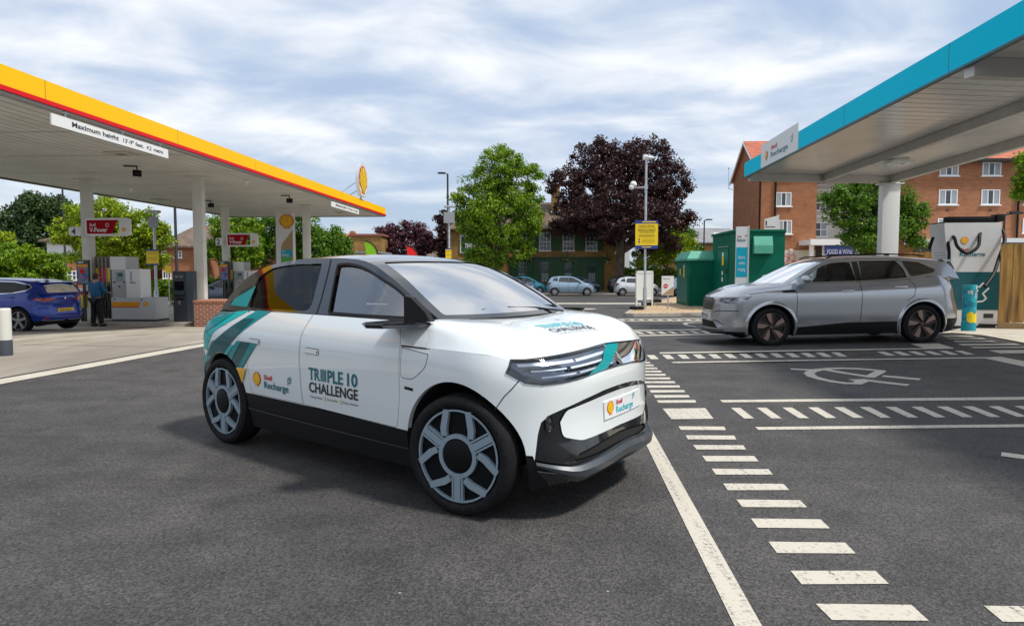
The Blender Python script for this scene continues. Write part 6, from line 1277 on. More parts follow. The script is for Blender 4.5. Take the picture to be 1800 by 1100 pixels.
def street_bits():
    def lamp(px, top, Y, lab, colr, hd=-1, r0=.09, head=True):
        s = 1200 / Y; x = (px - 900) / s; g = gh(x, Y); h = CAMH + (475 - top) / s - g; r = thing('street_lamp', lab, 'street lamp', (x, Y, g), 0, 'street lamps around the site')
        mb = MB(); mb.lathe([(r0 * 1.3, 0), (r0 * 1.3, 1.6), (r0, 1.65), (r0 * .75, h)], 12); mb.build('column', colr, r, True, 40)
        if head: mb = MB(); mb.tube([(0, 0, h - .05), (hd * .12, 0, h + .05), (hd * .3, 0, h + .06)], .045, 6); mb.prism([(hd * .2, h + .0), (hd * .75, h + .02), (hd * .70, h + .12), (hd * .2, h + .12)] if hd < 0 else [(.2, h), (.2, h + .12), (.7, h + .12), (.75, h + .02)], -.14, .14, 'y'); mb.build('lamp_head', colr, r)
        return r
    BL_ = mat('lamp_black_paint', (.018, .02, .022), .5)
    lamp(788, 308, 52.0, 'black street lamp behind the white car, left of the pub', BL_); lamp(312, 330, 40.0, 'black lamp column under the fuel canopy edge, left of the white column', BL_); lamp(117, 330, 44.0, 'thin black lamp column between the conifer and the pump 4 column', BL_, r0=.07); lamp(1236, 388, 66.0, 'slim black street lamp before the grey roofed hall', BL_, 1, .08)
    lamp(1760, 378, 30.0, 'slim black street lamp behind the timber fence', BL_, 1, .05); lamp(559, 423, 56.0, 'small dark street lamp right of the price totem', BL_, 1, .06)
    def sign_lamp(px, top, Y, pan, yel, lab, l2, l3):
        s = 1200 / Y; x = (px - 900) / s; g = gh(x, Y); Z = lambda py: CAMH + (475 - py) / s - g; r = thing('lamp_post', lab, 'lamp post', (x, Y, g), 0); mb = MB(); mb.lathe([(.10, 0), (.10, 1.0), (.06, 1.1), (.055, Z(top))], 12); mb.build('pole', GALV, r, True, 40)
        mb = MB(); mb.box(-.25, .25, -.12, .12, Z(top), Z(top) + .10, bevel=.03); mb.build('lamp_head', GALV, r)
        o = thing('sign_panel', l2, 'sign', (x + (pan[0] - px) / s, Y - .1, g + Z(pan[3])), 0); mb = MB(); mb.box(0, (pan[1] - pan[0]) / s, 0, .03, 0, (pan[3] - pan[2]) / s); mb.build('panel', mat('sign_back', (.32, .34, .36), .5, .3), o)
        o = thing('notice_board', l3, 'sign', (x + (yel[0] - px) / s, Y - .12, g + Z(yel[3])), 0); W_, H_ = (yel[1] - yel[0]) / s, (yel[3] - yel[2]) / s; mb = MB(); mb.box(0, W_, 0, .03, 0, H_); mb.build('panel', YSIGN, o)
        mb = MB(); mb.box(0, W_, -.005, -.0, H_ * .9, H_); mb.box(0, W_, -.005, 0, 0, H_ * .09); mb.build('blue_band', BLUS, o); mb = MB()
        for v in (.35, .45, .7, .78): mb.box(W_ * .12, W_ * .88, -.004, -.001, H_ * v, H_ * v + .02)
        mb.build('text_bar', mat('bar_ochre', (.45, .30, .02), .6), o)
    sign_lamp(790, 366, 36.0, (781, 800, 374, 393), (784, 794, 437, 456), 'grey lamp post with square sign back in front of the pub wall', 'square grey sign back on the lamp post left of the bright green tree', 'narrow yellow notice low on the lamp post left of the pub')
    sign_lamp(275, 375, 29.0, (267, 284, 382, 401), (262, 283, 439, 466), 'pale lamp post with a yellow notice between the pump and the dark terminal', 'square grey sign back high on the lamp post right of pump 4', 'yellow and blue notice on the lamp post right of pump 4')
    o = thing('small_notice', 'small yellow notice with cut corner in front of the brick house', 'sign', ((292 - 900) / 1200 * 34, 34, gh(0, 34) + .0), 0); g = gh(0, 34); mb = MB(); z0 = CAMH + (475 - 480) * 34 / 1200 - g; mb.prism([(0, z0), (.28, z0), (.28, z0 + .36), (.2, z0 + .36), (.14, z0 + .30), (.08, z0 + .36), (0, z0 + .36)], 0, .03, 'y'); mb.build('panel', YSIGN, o); mb = MB(); mb.box(.12, .16, .03, .06, 0, z0 + .1); mb.build('post', GALV, o)
    # railings by the hedge
    Y = 59.6; a = (1094 - 900) / 1200 * Y; b = (1262 - 900) / 1200 * Y; r = thing('railings', 'black iron railings in front of the hedge under the copper tree', 'railings', (a, Y, gh(a, Y)), 0); L = b - a
    mb = MB()
    for i in range(int(L / .16)): u = i * .16; mb.box(u, u + .025, 0, .025, .1, 1.7)
    mb.box(0, L, 0, .03, 1.5, 1.54); mb.box(0, L, 0, .03, .2, .24); mb.build('bars', BL_, r)
    # white agent board on a post above the large cabinet
    Y = 40.0; s = 1200 / Y; r = thing('agent_board', 'white angled board on a post rising behind the large green cabinet', 'sign', ((1341 - 900) / s, Y, gh(0, Y)), R(-15)); g = gh(0, Y); Z = lambda py: CAMH + (475 - py) / s - g
    mb = MB(); mb.add([(0, 0, Z(405)), (.75, 0, Z(408)), (.75, 0, Z(380)), (0, 0, Z(386)), (0, .04, Z(405)), (.75, .04, Z(408)), (.75, .04, Z(380)), (0, .04, Z(386))], [(0, 1, 2, 3), (7, 6, 5, 4), (0, 4, 5, 1), (1, 5, 6, 2), (2, 6, 7, 3), (3, 7, 4, 0)]); mb.build('panel', WHT, r); mb = MB(); mb.box(.72, .80, .0, .08, 0, Z(379)); mb.build('post', WHT, r); mb = MB(); mb.box(.06, .14, -.006, -.001, Z(397), Z(389)); mb.box(.05, .6, -.006, -.001, Z(400.5), Z(399)); mb.build('logo_bar', DGREY, r)
    # aerial by the gable and aerials on the left roofs
    Y = 47.0; s = 1200 / Y; r = thing('aerial', 'thin aerial mast standing beside the gable of the flats', 'aerial', ((1277 - 900) / s, Y, gh(0, Y)), 0); g = gh(0, Y); Z = lambda py: CAMH + (475 - py) / s - g; mb = MB(); mb.tube([(0, 0, Z(334)), (0, 0, Z(299))], .022, 5); mb.tube([(0, 0, Z(333)), (.5, .6, Z(334))], .02, 5); mb.tube([(0, 0, Z(322)), (.5, .6, Z(322))], .015, 5); mb.sphere((0, 0, Z(298)), .06, 6); mb.build('mast', GALV, r)
    # green bank wall beyond pump 2
    Y = 42.5; s = 1200 / Y; r = thing('green_wall', 'low bright green painted wall behind the dark grey car', 'wall', ((352 - 900) / s, Y, gh(0, Y)), 0); mb = MB(); mb.box(0, 50 / s, 0, .2, 0, 1.15); mb.build('wall_panel', mat('green_wall', (.13, .36, .05), .7), r); mb = MB(); mb.box(-.05, 50 / s + .05, -.05, .25, 1.15, 1.22); mb.build('coping', WHT, r)
street_bits()

def distant_wood():
    rs = np.random.RandomState(77); n = 1500; t = rs.uniform(-1.15, 1.15, n); rr2 = rs.uniform(112, 128, n); C_ = np.stack([np.sin(t) * rr2 * 1.3, np.cos(t) * rr2, gh(0, 100) + .3 + rs.random(n) * 3.0], 1)
    o = leafmesh('distant_wood', leaves(rs, C_, np.full(n, 1.1), 14, .5), LEAF['dark'], None); tag(o, kind='stuff')
distant_wood()
# ================================================================ the white liveried hatchback
def main_car():
    sh = Shape(W=[(.18, .83), (.33, .865), (.45, .885), (.6, .895), (.78, .895), (.90, .888), (.945, .878), (1.0, .852), (1.06, .818), (1.09, .80), (1.15, .78)],
        F=[(.2, 1.84), (.33, 1.87), (.45, 1.845), (.6, 1.83), (.75, 1.835), (.85, 1.81), (.93, 1.75), (1.0, 1.69)],
        B=[(.2, 1.88), (.45, 1.97), (.7, 1.99), (.85, 1.97), (.93, 1.93), (1.0, 1.86)], a=1.42, b=1.2, nf=2.9, nr=2.9,
        Yb=[(-1.75, .66), (-1.3, .755), (-.8, .795), (.3, .795), (.7, .755), (1.0, .675)], gk=.56, gc=.05, zb=1.09,
        rail=[(.97, 1.10, .10, -.01), (.72, 1.235, .13, .0), (.45, 1.365, .14, .01), (.22, 1.447, .13, .015), (.05, 1.476, .06, .024), (-.25, 1.490, 0, .034), (-.7, 1.478, -.02, .038), (-1.04, 1.440, -.05, .035), (-1.27, 1.378, -.08, .025), (-1.48, 1.27, -.12, .015), (-1.58, 1.16, -.13, .01), (-1.63, 1.05, -.13, 0)])
    sh.shear = .10
    root = thing('electric_hatchback', 'white electric hatchback with teal stripes and lettering on its doors, largest car in front', 'car', (-.7712, 5.3196, 0), R(-39.06))
    RA = [(1.270, .352, .388, 1.07), (-1.304, .355, .372, 1.03)]
    K = CarKit(sh, root, RA, .05); X, Y = sh.X, sh.Y
    # paint outline (one half)
    def ztop(q):  # top edge of the flank
        return None
    hood_x = [1.05, 1.2, 1.35, 1.5]
    edge_s = [(X(1.05, .945)[0], .945), (X(1.2, .945)[0], .943), (X(1.38, .938)[0], .938), (X(1.5, .93)[0], .928)]
    hl_top = [X(1.585, .908), Y(-.70, .908), Y(-.445, .926), Y(-.2, .938), (sh.sF, .945)]
    zt = [(q, z) for q, z in edge_s + hl_top]
    hl = [X(1.585, .906), Y(-.70, .906), Y(-.445, .924), Y(-.2, .936), (sh.sF, .943), (sh.sF, .815), Y(-.24, .810), Y(-.40, .796), Y(-.56, .783), Y(-.67, .778), Y(-.735, .790), Y(-.785, .84)]
    gtop = [(sh.sF, .698), Y(-.2, .692), Y(-.40, .668), Y(-.56, .632), Y(-.63, .607), Y(-.672, .568), Y(-.688, .50), Y(-.695, .44), Y(-.702, .362)]
    gr = gtop + [Y(-.52, .312), Y(-.3, .322), Y(-.1, .335), (sh.sF, .338)]
    rear_top = [(-1.20, 1.070), (-1.40, 1.035), X(-1.55, 1.0), X(-1.68, .955), Y(-.7, .945, False), Y(-.3, .945, False), (sh.sR, .945)]
    outer = [(sh.sR, .50), Y(-.5, .48, False), X(-1.72, .46), (-1.2, .458), (0, .458), (.95, .43), X(1.4, .40), X(1.68, .385)] + [Y(-.705, .36)] + gtop[:-1][::-1] + [(sh.sF, .947)] + hl_top[:-1][::-1] + edge_s[::-1] + \
        [(1.045, .985), (1.02, 1.03), (.97, 1.07), (.90, 1.088), (.4, 1.09), (-.6, 1.092), (-1.0, 1.085)] + rear_top
    fd = rnd([(-.172, .462), (.80, .436), (.835, .60), (.83, .95), (.80, 1.00), (.76, 1.0895), (-.1568, 1.0915), (-.188, .98), (-.20, .80)], [0, .03, .1, .05, .03, 0, 0, .1, .2])
    rd = rnd([(-.178, .462), (-.206, .80), (-.194, .98), (-.163, 1.0915), (-.98, 1.087), (-1.06, .97), (-1.02, .80), (-.90, .70), (-.86, .462)], [0, .2, .1, 0, 0, .1, .08, .1, 0])
    flap = rnd([(.842, .936), (1.075, .912), (1.058, .83), (.945, .745), (.842, .753)], [0, .0, .05, .06, .03])
    K.panel('body', outer, WHITE, [fd, rd, hl, flap, [X(1.762, .825)] * 0 or circ(-5, 0, .01, 6)])
    for sd in (-1, 1):
        o1 = K.panel('front_door', inset(fd, .003), WHITE, sides=(sd,)); o2 = K.panel('rear_door', inset(rd, .003), WHITE, sides=(sd,))
        for o, (hx, hz) in ((o1, (-.055, .848)), (o2, (-.80, .865))):
            hp = rnd([(hx - .075, hz - .021), (hx + .085, hz - .025), (hx + .085, hz + .017), (hx - .075, hz + .021)], .018)
            K.panel('door_handle', inset(hp, .004), WHITE, off=.004, sides=(sd,), arches=False, parent=o)
            mb = MB(); vs, fs = tri(hp, [inset(hp, .004)], .03); mb.add([sh.S(p[0], p[1], .0015, sd) for p in vs], fs)
            mb.add([sh.S(a, b, .006, sd) for a, b in circ(hx + .068, hz - .004, .007, 10)], [tuple(range(10))]); mb.build('handle_seam', SEAM, o)
    K.panel('charge_flap', inset(flap, .004), WHITE, off=.001)
    # dark shell under the gaps and inside the grille, floor, liners
    shell = [(sh.sR, .24), (sh.sF, .24), (sh.sF, .93)] + [(a, b - .02) for a, b in hl_top[:-1][::-1] + edge_s[::-1]] + [(1.0, .97), (.9, 1.06), (-1.2, 1.05), X(-1.6, .93), (sh.sR, .92)]
    K.panel('inner_shell', shell, DARK, off=-.03, step=.09)
    K.liners(WHITE, DARK, .03)
    mb = MB(); mb.box(-.92, .90, -.80, .80, .20, .42); mb.box(-1.75, -.9, -.42, .42, .22, .5); mb.box(.88, 1.72, -.42, .42, .22, .7); mb.build('underbody', DARK, root)
    # skirt
    sk = [(sh.sR, .22), X(-1.7, .21), (-1.2, .19), (0, .19), (1.0, .20), X(1.68, .225), X(1.75, .235)]
    K.panel('sill_skirt', [(-1.2, .19), (1.25, .195), (1.2, .42), (.95, .427), (0, .455), (-1.2, .455)], SBLACK, off=.004)
    K.panel('sill_skirt', [(-1.05, .335), (1.0, .315), (1.0, .322), (-1.05, .345)], mat('skirt_edge', (.05, .055, .06), .3), off=.010, step=.1)
    K.panel('rear_bumper', [(sh.sR, .22), X(-1.68, .22), X(-1.3, .20), X(-1.3, .455), X(-1.72, .457), Y(-.5, .477, False), (sh.sR, .497)], SBLACK, off=.002)
    K.panel('front_bumper', [X(1.35, .20), Y(-.68, .20), Y(-.5, .20), (sh.sF, .225), (sh.sF, .335), Y(-.1, .335), Y(-.5, .285), Y(-.69, .35), X(1.66, .382), X(1.35, .398)], SBLACK, off=.002)
    # grille: gloss black surround, white panel, lower mouth, fog lamps
    pan = rnd([(sh.sF, .668), Y(-.2, .662), Y(-.36, .648), Y(-.535, .622), Y(-.575, .56), Y(-.565, .478), Y(-.43, .440), Y(-.2, .448), (sh.sF, .452)], [0, 0, 0, .03, 0, .03, .03, 0, 0])
    mouth = [(sh.sF, .415), Y(-.2, .405), Y(-.46, .375), Y(-.51, .335), Y(-.3, .342), (sh.sF, .355)]
    g = K.panel('grille_surround', gr, GBLACK, [pan, mouth], off=-.006, arches=False)
    K.panel('grille_panel', inset(pan, .0) , WHITE, off=.002, arches=False)
    K.panel('air_intake', mouth, DARK, off=-.02, arches=False)
    for sd in (-1, 1):
        p = sh.S(*Y(-.632, .555), .0, sd); q = sh.S(*Y(-.632, .555), .02, sd); d = (q - p).normalized()
        mb = MB(); a = d.cross(Vector((0, 0, 1))).normalized(); b = a.cross(d)
        ring = lambda r, h: [mb.pt(p + d * h + a * r * math.cos(R(t * 15)) * .8 + b * r * 1.35 * math.sin(R(t * 15))) for t in range(24)]
        rs = [ring(.038, -.01), ring(.038, .006), ring(.033, .006), ring(.028, -.006), ring(.001, -.002)]
        for k in range(4):
            for i in range(24): mb.face((rs[k][i], rs[k][(i + 1) % 24], rs[k + 1][(i + 1) % 24], rs[k + 1][i]), 0 if k < 2 else 1)
        mb.build('fog_lamp', [GBLACK, noisy('fog_glass', (.015, .015, .017), (.12, .12, .13), 60, .08, lo=.5, hi=.6)], root, True, 30)
    # splitter lip: swept profile round the nose
    mb = MB(); prev = None
    ys = [-.70, -.65, -.595, -.545, -.50, -.465, -.40, -.3, -.2, -.1, 0]
    zz = [.345, .330, .314, .303, .299, .300, .305, .315, .325, .334, .338]; pr = [.012, .02, .03, .042, .05, .052, .052, .052, .052, .052, .052]
    rows = []
    full = [(y, z, q) for y, z, q in zip(ys, zz, pr)] + [(-y, z, q) for y, z, q in list(zip(ys, zz, pr))[-2::-1]]
    for (y, z, q) in full:
        sd = -1 if y <= 0 else 1; s_, _ = Y(y, z); p = sh.S(s_, z, 0, sd); n = (sh.S(s_, z, .01, sd) - p); n.z = 0; n = n.normalized() if n.length > 0 else Vector((1, 0, 0))
        hgt = .020 + .028 * min(1, (.66 - abs(y)) / .2)
        rows.append([mb.pt(p + n * -.01 + Vector((0, 0, hgt * .2))), mb.pt(p + n * q * .55 + Vector((0, 0, hgt * .35))), mb.pt(p + n * q + Vector((0, 0, -.008))), mb.pt(p + n * q * .85 + Vector((0, 0, -hgt))), mb.pt(p + n * -.02 + Vector((0, 0, -hgt * 2.0)))])
    for i in range(len(rows) - 1):
        for j in range(4): mb.face((rows[i][j], rows[i + 1][j], rows[i + 1][j + 1], rows[i][j + 1]))
    mb.build('splitter', GUN, root, True, 25)
    for sd in (-1, 1):
        cor = [Y(-.69, .30), Y(-.5, .262), Y(-.53, .225), Y(-.62, .21)]
        K.panel('bumper_vent', cor, GBLACK, off=.006, sides=(sd,), arches=False)
        mb = MB(); strokes(mb, lambda u, v: sh.S(u, v, .010, sd), [[Y(-.69, .302), Y(-.5, .264), Y(-.535, .223)]], .004); mb.build('vent_edge', mat('edge_grey', (.2, .21, .22), .3), root)
    # crease seam of the bumper, drawn as a real thin dark strip in the gap
    for sd in (-1, 1):
        mb = MB(); f = lambda u, v: sh.S(u, v, .0012, sd)
        strokes(mb, f, [[X(1.535, .635), X(1.575, .71), X(1.63, .80)]], .006)
        strokes(mb, f, [[X(.84, .944), X(1.05, .941)]], .009); strokes(mb, f, [[(.885, .695), (.945, .69)]], .018)
        strokes(mb, f, [[X(.84 + .06 * i, .9405 - .0001 * i) for i in range(5)]], .004)
        mb.build('panel_seam', SEAM, root)
    # headlamp bar
    h = K.panel('headlight', hl, GBLACK, off=-.012, arches=False)
    mb = MB(); hi_ = [Y(-.775, .892), Y(-.70, .896), Y(-.44, .914), Y(-.2, .926), (sh.sF, .933), (sh.sF, .828), Y(-.24, .824), Y(-.40, .811), Y(-.56, .799), Y(-.66, .795), Y(-.735, .83)]
    for sd in (-1, 1): patch(mb, hi_, lambda u, v: sh.S(u, v, -.0095, sd), step=.06)
    mb.build('reflector', mat('reflector', (.15, .18, .23), .25, .3, .4), h, True)
    def hlm(u, v, off=-.006, sd=-1): return sh.S(u, v, off, sd)
    mb = MB()
    for sd in (-1, 1):
        for (y0, y1, z0, z1, z2, z3, mi) in ((-.74, -.42, .872, .888, .884, .900, 0), (-.40, -.02, .884, .898, .902, .916, 0), (-.70, -.50, .842, .852, .850, .860, 0), (-.47, -.06, .850, .862, .866, .878, 0), (-.66, -.44, .808, .818, .818, .828, 0), (-.41, -.02, .820, .828, .836, .844, 0)):
            patch(mb, [Y(y0, z0), Y(y1, z2), Y(y1, z3), Y(y0, z1)], lambda u, v: sh.S(u, v, -.008, sd), step=.06, m=mi)
    mb.build('light_bar', LGT, h)  # white lamp bars; bands of reflected sky are put into their colour too
    mb = MB(); patch(mb, [Y(-.36, .800), Y(-.14, .814), Y(-.04, .855), (sh.sF, .875), (sh.sF, .938), Y(-.02, .932), Y(-.16, .865)], lambda u, v: sh.S(u, v, .006, -1), step=.05)
    patch(mb, [(sh.sF, .875), (sh.sF, .938), Y(-.16, .932)], lambda u, v: sh.S(u, v, .006, 1), step=.05)
    mb.build('light_vinyl', TEAL, h)
    mb = MB(); patch(mb, [(a, b) for a, b in hl], lambda u, v: sh.S(u, v, .003, -1), step=.06); patch(mb, hl, lambda u, v: sh.S(u, v, .003, 1), step=.06)
    o = mb.build('lens_cover', glassy('lens_clear', (.92, .95, 1), .95, .01, 1.5), h, True); weld(o)
    mb = MB()
    for sd in (-1, 1): strokes(mb, lambda u, v: sh.S(min(u, sh.sF), v, .0045, sd), [hl[:5], hl[5:] + [hl[0]]], .010)
    mb.build('lamp_frame', GBLACK, h)
    # bonnet
    E = [sh.S(q, z, 0, -1) for q, z in zt]
    # densify nose edge
    def ed(q): return interp(zt, q)
    qs = [zt[0][0] + (sh.sF - zt[0][0]) * i / 40 for i in range(41)]
    E = [sh.S(q, ed(q) + .001, 0, -1) for q in qs]; E += [sh.S(q, ed(q) + .001, 0, 1) for q in qs[:-1][::-1]]
    Cn = [sh.S(1.05, .946, 0, -1), sh.S(1.045, .985, 0, -1), sh.S(1.02, 1.03, 0, -1), sh.S(.97, 1.07, 0, -1), Vector((.94, -.76, 1.092)), Vector((.965, -.69, 1.10)), Vector((.99, -.60, 1.098)), Vector((1.03, -.4, 1.09)), Vector((1.055, -.2, 1.085)), Vector((1.065, 0, 1.083))]
    C_ = Cn + [Vector((p.x, -p.y, p.z)) for p in Cn[:-1][::-1]]
    def te(v):
        a = min(v, 1 - v) * 2; k = sm((a - .25) / .55); q = qs[min(40, int(a * 40))]; 
        return Vector((-.9 * k - .05, (1 if v < .5 else -1) * (.45 * (1 - k)), .75 - .32 * k))
    def tcn(v):
        a = min(v, 1 - v) * 2; k = sm((a - .05) / .5)
        return Vector((1, 0, -.05 - .04 * k + .02)) if a > .2 else Vector((1, (-.1 if v < .5 else .1), .0))
    bon = K.loft('bonnet', E, C_, te, tcn, WHITE, .34, .38, 20, 60)
    # rear deck between flank and hatch glass
    q2 = [(q, z) for q, z in [(-1.0, 1.085)] + rear_top]
    q2.sort(); q2r = q2
    def ed2(q): return interp(q2r, q)
    qs2 = [-1.0 + (sh.sR + 1.0) * i / 40 for i in range(41)]
    E2 = [sh.S(q, ed2(q), 0, -1) for q in qs2] + [sh.S(q, ed2(q), 0, 1) for q in qs2[:-1][::-1]]
    xr, zr, _, _ = sh.rr(sh.rl[-1]); Cr = []
    for i in range(13):
        x = -1.0 + (xr + 1.0) * i / 12; Cr.append(Vector((x, -sh.gy(x, 1.065), 1.075 - .02 * i / 12)))
    Cr += [sh.Rf(sh.rl[-1], -1 + i / 8) for i in range(1, 9)]
    Cr += [Vector((p.x, -p.y, p.z)) for p in Cr[:-1][::-1]]
    K.loft('tailgate', E2, Cr, lambda v: Vector((.2, (1 if v < .5 else -1) * .3, .9)) if .3 < v < .7 else Vector((0, (1 if v < .5 else -1) * .5, .7)), lambda v: Vector((-.4, (-1 if v < .5 else 1) * .6, -.2)) if abs(v - .5) > .2 else Vector((-1, 0, -.3)), TEAL2, .3, .2, 8, 50)
    # ledge between flank top and glass
    mb = MB()
    for sd in (-1, 1):
        pr_ = None
        for i in range(41):
            x = -1.05 + 2.03 * i / 40; zz_ = interp([(-1.25, 1.065), (-1.0, 1.085), (-.6, 1.092), (.4, 1.09), (.9, 1.088), (.97, 1.07)], x)
            a = mb.pt(sh.S(x, zz_, 0, sd)); b = mb.pt(Vector((x, sd * (sh.gy(x, 1.085) - .012), 1.10)))
            if pr_: mb.face((pr_[0], a, b, pr_[1]) if sd < 0 else (pr_[1], b, a, pr_[0]))
            pr_ = (a, b)
    mb.build('waist_seal', SBLACK, root, True)
    # glasshouse
    rp = sh.railpoly(); side = rp + [(-1.55, 1.07), (.97, 1.085)]
    w1 = rnd([(.0, 1.106), (.90, 1.100), (.66, 1.235), (.52, 1.300), (.39, 1.345), (.233, 1.398), (.1, 1.430), (-.04, 1.446), (-.15, 1.440)], [.02, .01, .05, .05, .05, .05, .05, .05, .02])
    w2 = rnd([(-.215, 1.108), (-.345, 1.450), (-.70, 1.446), (-1.0, 1.418), (-1.15, 1.345), (-1.14, 1.24), (-1.06, 1.108)], [.09, .02, .1, .1, .08, .05, .03])
    w3 = rnd([(-1.16, 1.12), (-1.19, 1.27), (-1.34, 1.22), (-1.47, 1.12)], .015)
    K.gpanel('side_frame', side, GBLACK, [w1, w2, w3])
    for sd in (-1, 1):
        K.gpanel('door_window', inset(w1, .0), GLS, off=-.012, sides=(sd,)); K.gpanel('door_window', w2, GLR, off=-.010, sides=(sd,)); K.gpanel('quarter_window', w3, TEAL2, off=-.004, sides=(sd,))
        mb = MB(); f = lambda u, v: sh.Gs(u, v, .003, sd)
        mb.build('x', SEAM, root) if False else None
        strokes(mb, f, [[(-.130, 1.09), (-.155, 1.2), (-.21, 1.36), (-.258, 1.475)]], .008); strokes(mb, f, [w1 + [w1[0]]], .016); mb.build('window_seal', SBLACK, root)
    ls = sh.rl; r0, r1, r2 = .05, sh.rx(.215), sh.rx(-1.10)
    wsn = rnd([(r0, -.91), (r1, -.86), (r1, .86), (r0, .91)], .03)
    rw = rnd([(r2, -.86), (ls[-1] - .03, -.86), (ls[-1] - .03, .86), (r2, .86)], .05)
    K.rpanel('roof', [(0, -1), (ls[-1], -1), (ls[-1], 1), (0, 1)], GBLACK, [wsn, rw], step=.06)
    K.rpanel('windscreen', wsn, glassy('screen_glass', (.88, .93, .95), .95, .01, 1.5, .72), off=-.006, step=.08); K.rpanel('rear_window', rw, GLD, off=-.006, step=.1)
    mb = MB(); f = lambda u, v: sh.Rf(u, v, .003)
    strokes(mb, f, [[(r1 + .015, -.995 + 1.99 * i / 30) for i in range(31)]], .007); mb.build('roof_seam', SEAM, root)
    # teal reflection painted as flat patches on the rear quarter, livery on the flank
    def liv(name, polys, m_, off=.0022, parent=None):
        mb = MB()
        for pl in polys: patch(mb, pl, lambda u, v: sh.S(u, v, off, -1), K.archpoly(.004), step=.05)
        return mb.build(name, m_, root, True)
    B_ = lambda x, z: X(x, z)
    e0 = (sh.sR, .94)
    bb = lambda L: [X(*p) for p in L]
    liv('livery_stripe', [bb([(-.905, 1.089), (-.701, 1.090), (-1.386, .700), (-1.60, .60), (-1.70, .48), (-1.77, .47), (-1.74, .60), (-1.56, .72), (-1.473, .818)])], TEAL, .003)
    liv('livery_stripe', [bb([(-1.036, 1.02), (-.871, 1.03), (-1.266, .735), (-1.36, .70), (-1.54, .70), (-1.42, .82)]), bb([(-1.60, .64), (-1.52, .66), (-1.66, .47), (-1.72, .47)])], TEAL2, .0062)
    liv('livery_stripe', [bb([(-1.19, 1.070), (-.999, 1.089), (-1.421, .91), (-1.473, .87), (-1.56, .74), (-1.68, .74), (-1.62, .86), (-1.70, .85), (-1.66, .955), (-1.45, 1.02)])], TEAL3, .003)
    liv('livery_stripe', [bb([(-1.30, 1.050), (-1.20, 1.065), (-1.50, .92), (-1.60, .88), (-1.58, .98), (-1.45, 1.02)])], TEAL, .0062)
    liv('livery_stripe', [bb([(-1.80, .72), (-1.64, .72), (-1.74, .50), (-1.84, .50)])], TEAL, .003)
    liv('livery_stripe', [bb([(-1.264, .804), (-1.072, .818), (-1.15, .66), (-1.32, .70)])], TEAL3, .003)
    liv('livery_stripe', [bb([(-1.049, .852), (-.83, .852), (-1.12, .545), (-1.24, .60), (-1.25, .70)])], TEAL2, .0062)
    liv('livery_stripe', [bb([(-1.049, .852), (-.98, .852), (-1.20, .62), (-1.26, .64)]), bb([(-.83, .852), (-.751, .850), (-1.09, .535), (-1.15, .52)])], TEAL, .0092)
    liv('livery_stripe', [bb([(-1.05, .645), (-.905, .650), (-.985, .500), (-1.06, .500)])], AMBER, .0125)
    mb = MB()
    for pl in ([(-1.085, 1.108), (-1.115, 1.275), (-1.24, 1.215), (-1.40, 1.165), (-1.43, 1.112)],): patch(mb, [(x - .0, z) for x, z in pl], lambda u, v: sh.Gs(u, v, .003, -1), step=.05)
    mb.build('window_reflection', TEAL, root, True)
    # lettering on the doors
    fs_ = lambda u, v: sh.S(u, v, .0045, -1)
    mb = MB(); z0 = .651
    text_on(mb, 'TR', .082, fs_, -.085, z0, .128, bold=.022); text_on(mb, 'PLE', .082, fs_, .128, z0, .165, bold=.022); text_on(mb, '10', .082, fs_, .338, z0, .105, bold=.022)
    for i in range(4): patch(mb, [(.052 + i * .0165, z0), (.062 + i * .0165 - .002 * (i == 1), z0), (.062 + i * .0165 - .002 * (i == 1), z0 + .082), (.052 + i * .0165, z0 + .082)], fs_, step=.1)
    mb.build('lettering', INKT, root)
    mb = MB(); text_on(mb, 'CHALLENGE', .068, fs_, -.083, z0 - .085, .528, bold=.02); text_on(mb, 'Charge faster', .017, fs_, -.075, z0 - .125, .145); text_on(mb, 'Go further', .017, fs_, .115, z0 - .125, .12); text_on(mb, 'Drive cleaner', .017, fs_, .285, z0 - .125, .16)
    mb.build('lettering', INKK, root)
    mb = MB()
    for u in (.09, .26): patch(mb, [(u, z0 - .135), (u + .008, z0 - .135), (u + .008, z0 - .100), (u, z0 - .100)], fs_, step=.1)
    mb.build('lettering', AMBER, root)
    def brand(fn, x0, zc, k, par, tm, em=True):
        mb = MB(); pecten(mb, lambda u, v, l=0: fn(u, v, l), x0 + .055 * k, zc, .058 * k, 0, 1, .0012); mb.build('emblem', [RED, YEL], par)
        mb = MB(); text_on(mb, 'Shell', .036 * k, lambda u, v: fn(u, v, 0), x0 + .16 * k, zc + .012 * k, .115 * k, bold=.02); mb.build('lettering', INKR, par)
        mb = MB(); text_on(mb, 'Recharge', .052 * k, lambda u, v: fn(u, v, 0), x0 + .16 * k, zc - .055 * k, .335 * k, bold=.016)
        plug_icon(mb, lambda u, v: fn(u, v, .0), x0 + .51 * k, zc + .035 * k, .045 * k, 0, .16, -35); mb.build('lettering', tm, par)
    brand(lambda u, v, l: sh.S(u, v, .0045 + l, -1), -.815, .580, .96, root, INKT)
    # number plate (branded) on the nose
    z_a, z_b = .515, .622
    def fpl(y, z, l=0.0): return sh.S(*Y(y, z), .012 + l, -1 if y <= 0 else 1)
    mb = MB(); pps = {-1: [Y(-.20, z_a), Y(-.20, z_b), (sh.sF, z_b), (sh.sF, z_a)], 1: [Y(-.36, z_a), Y(-.36, z_b), (sh.sF, z_b), (sh.sF, z_a)]}
    for sd in (-1, 1): patch(mb, pps[sd], lambda u, v: sh.S(u, v, .011, sd), step=.06)
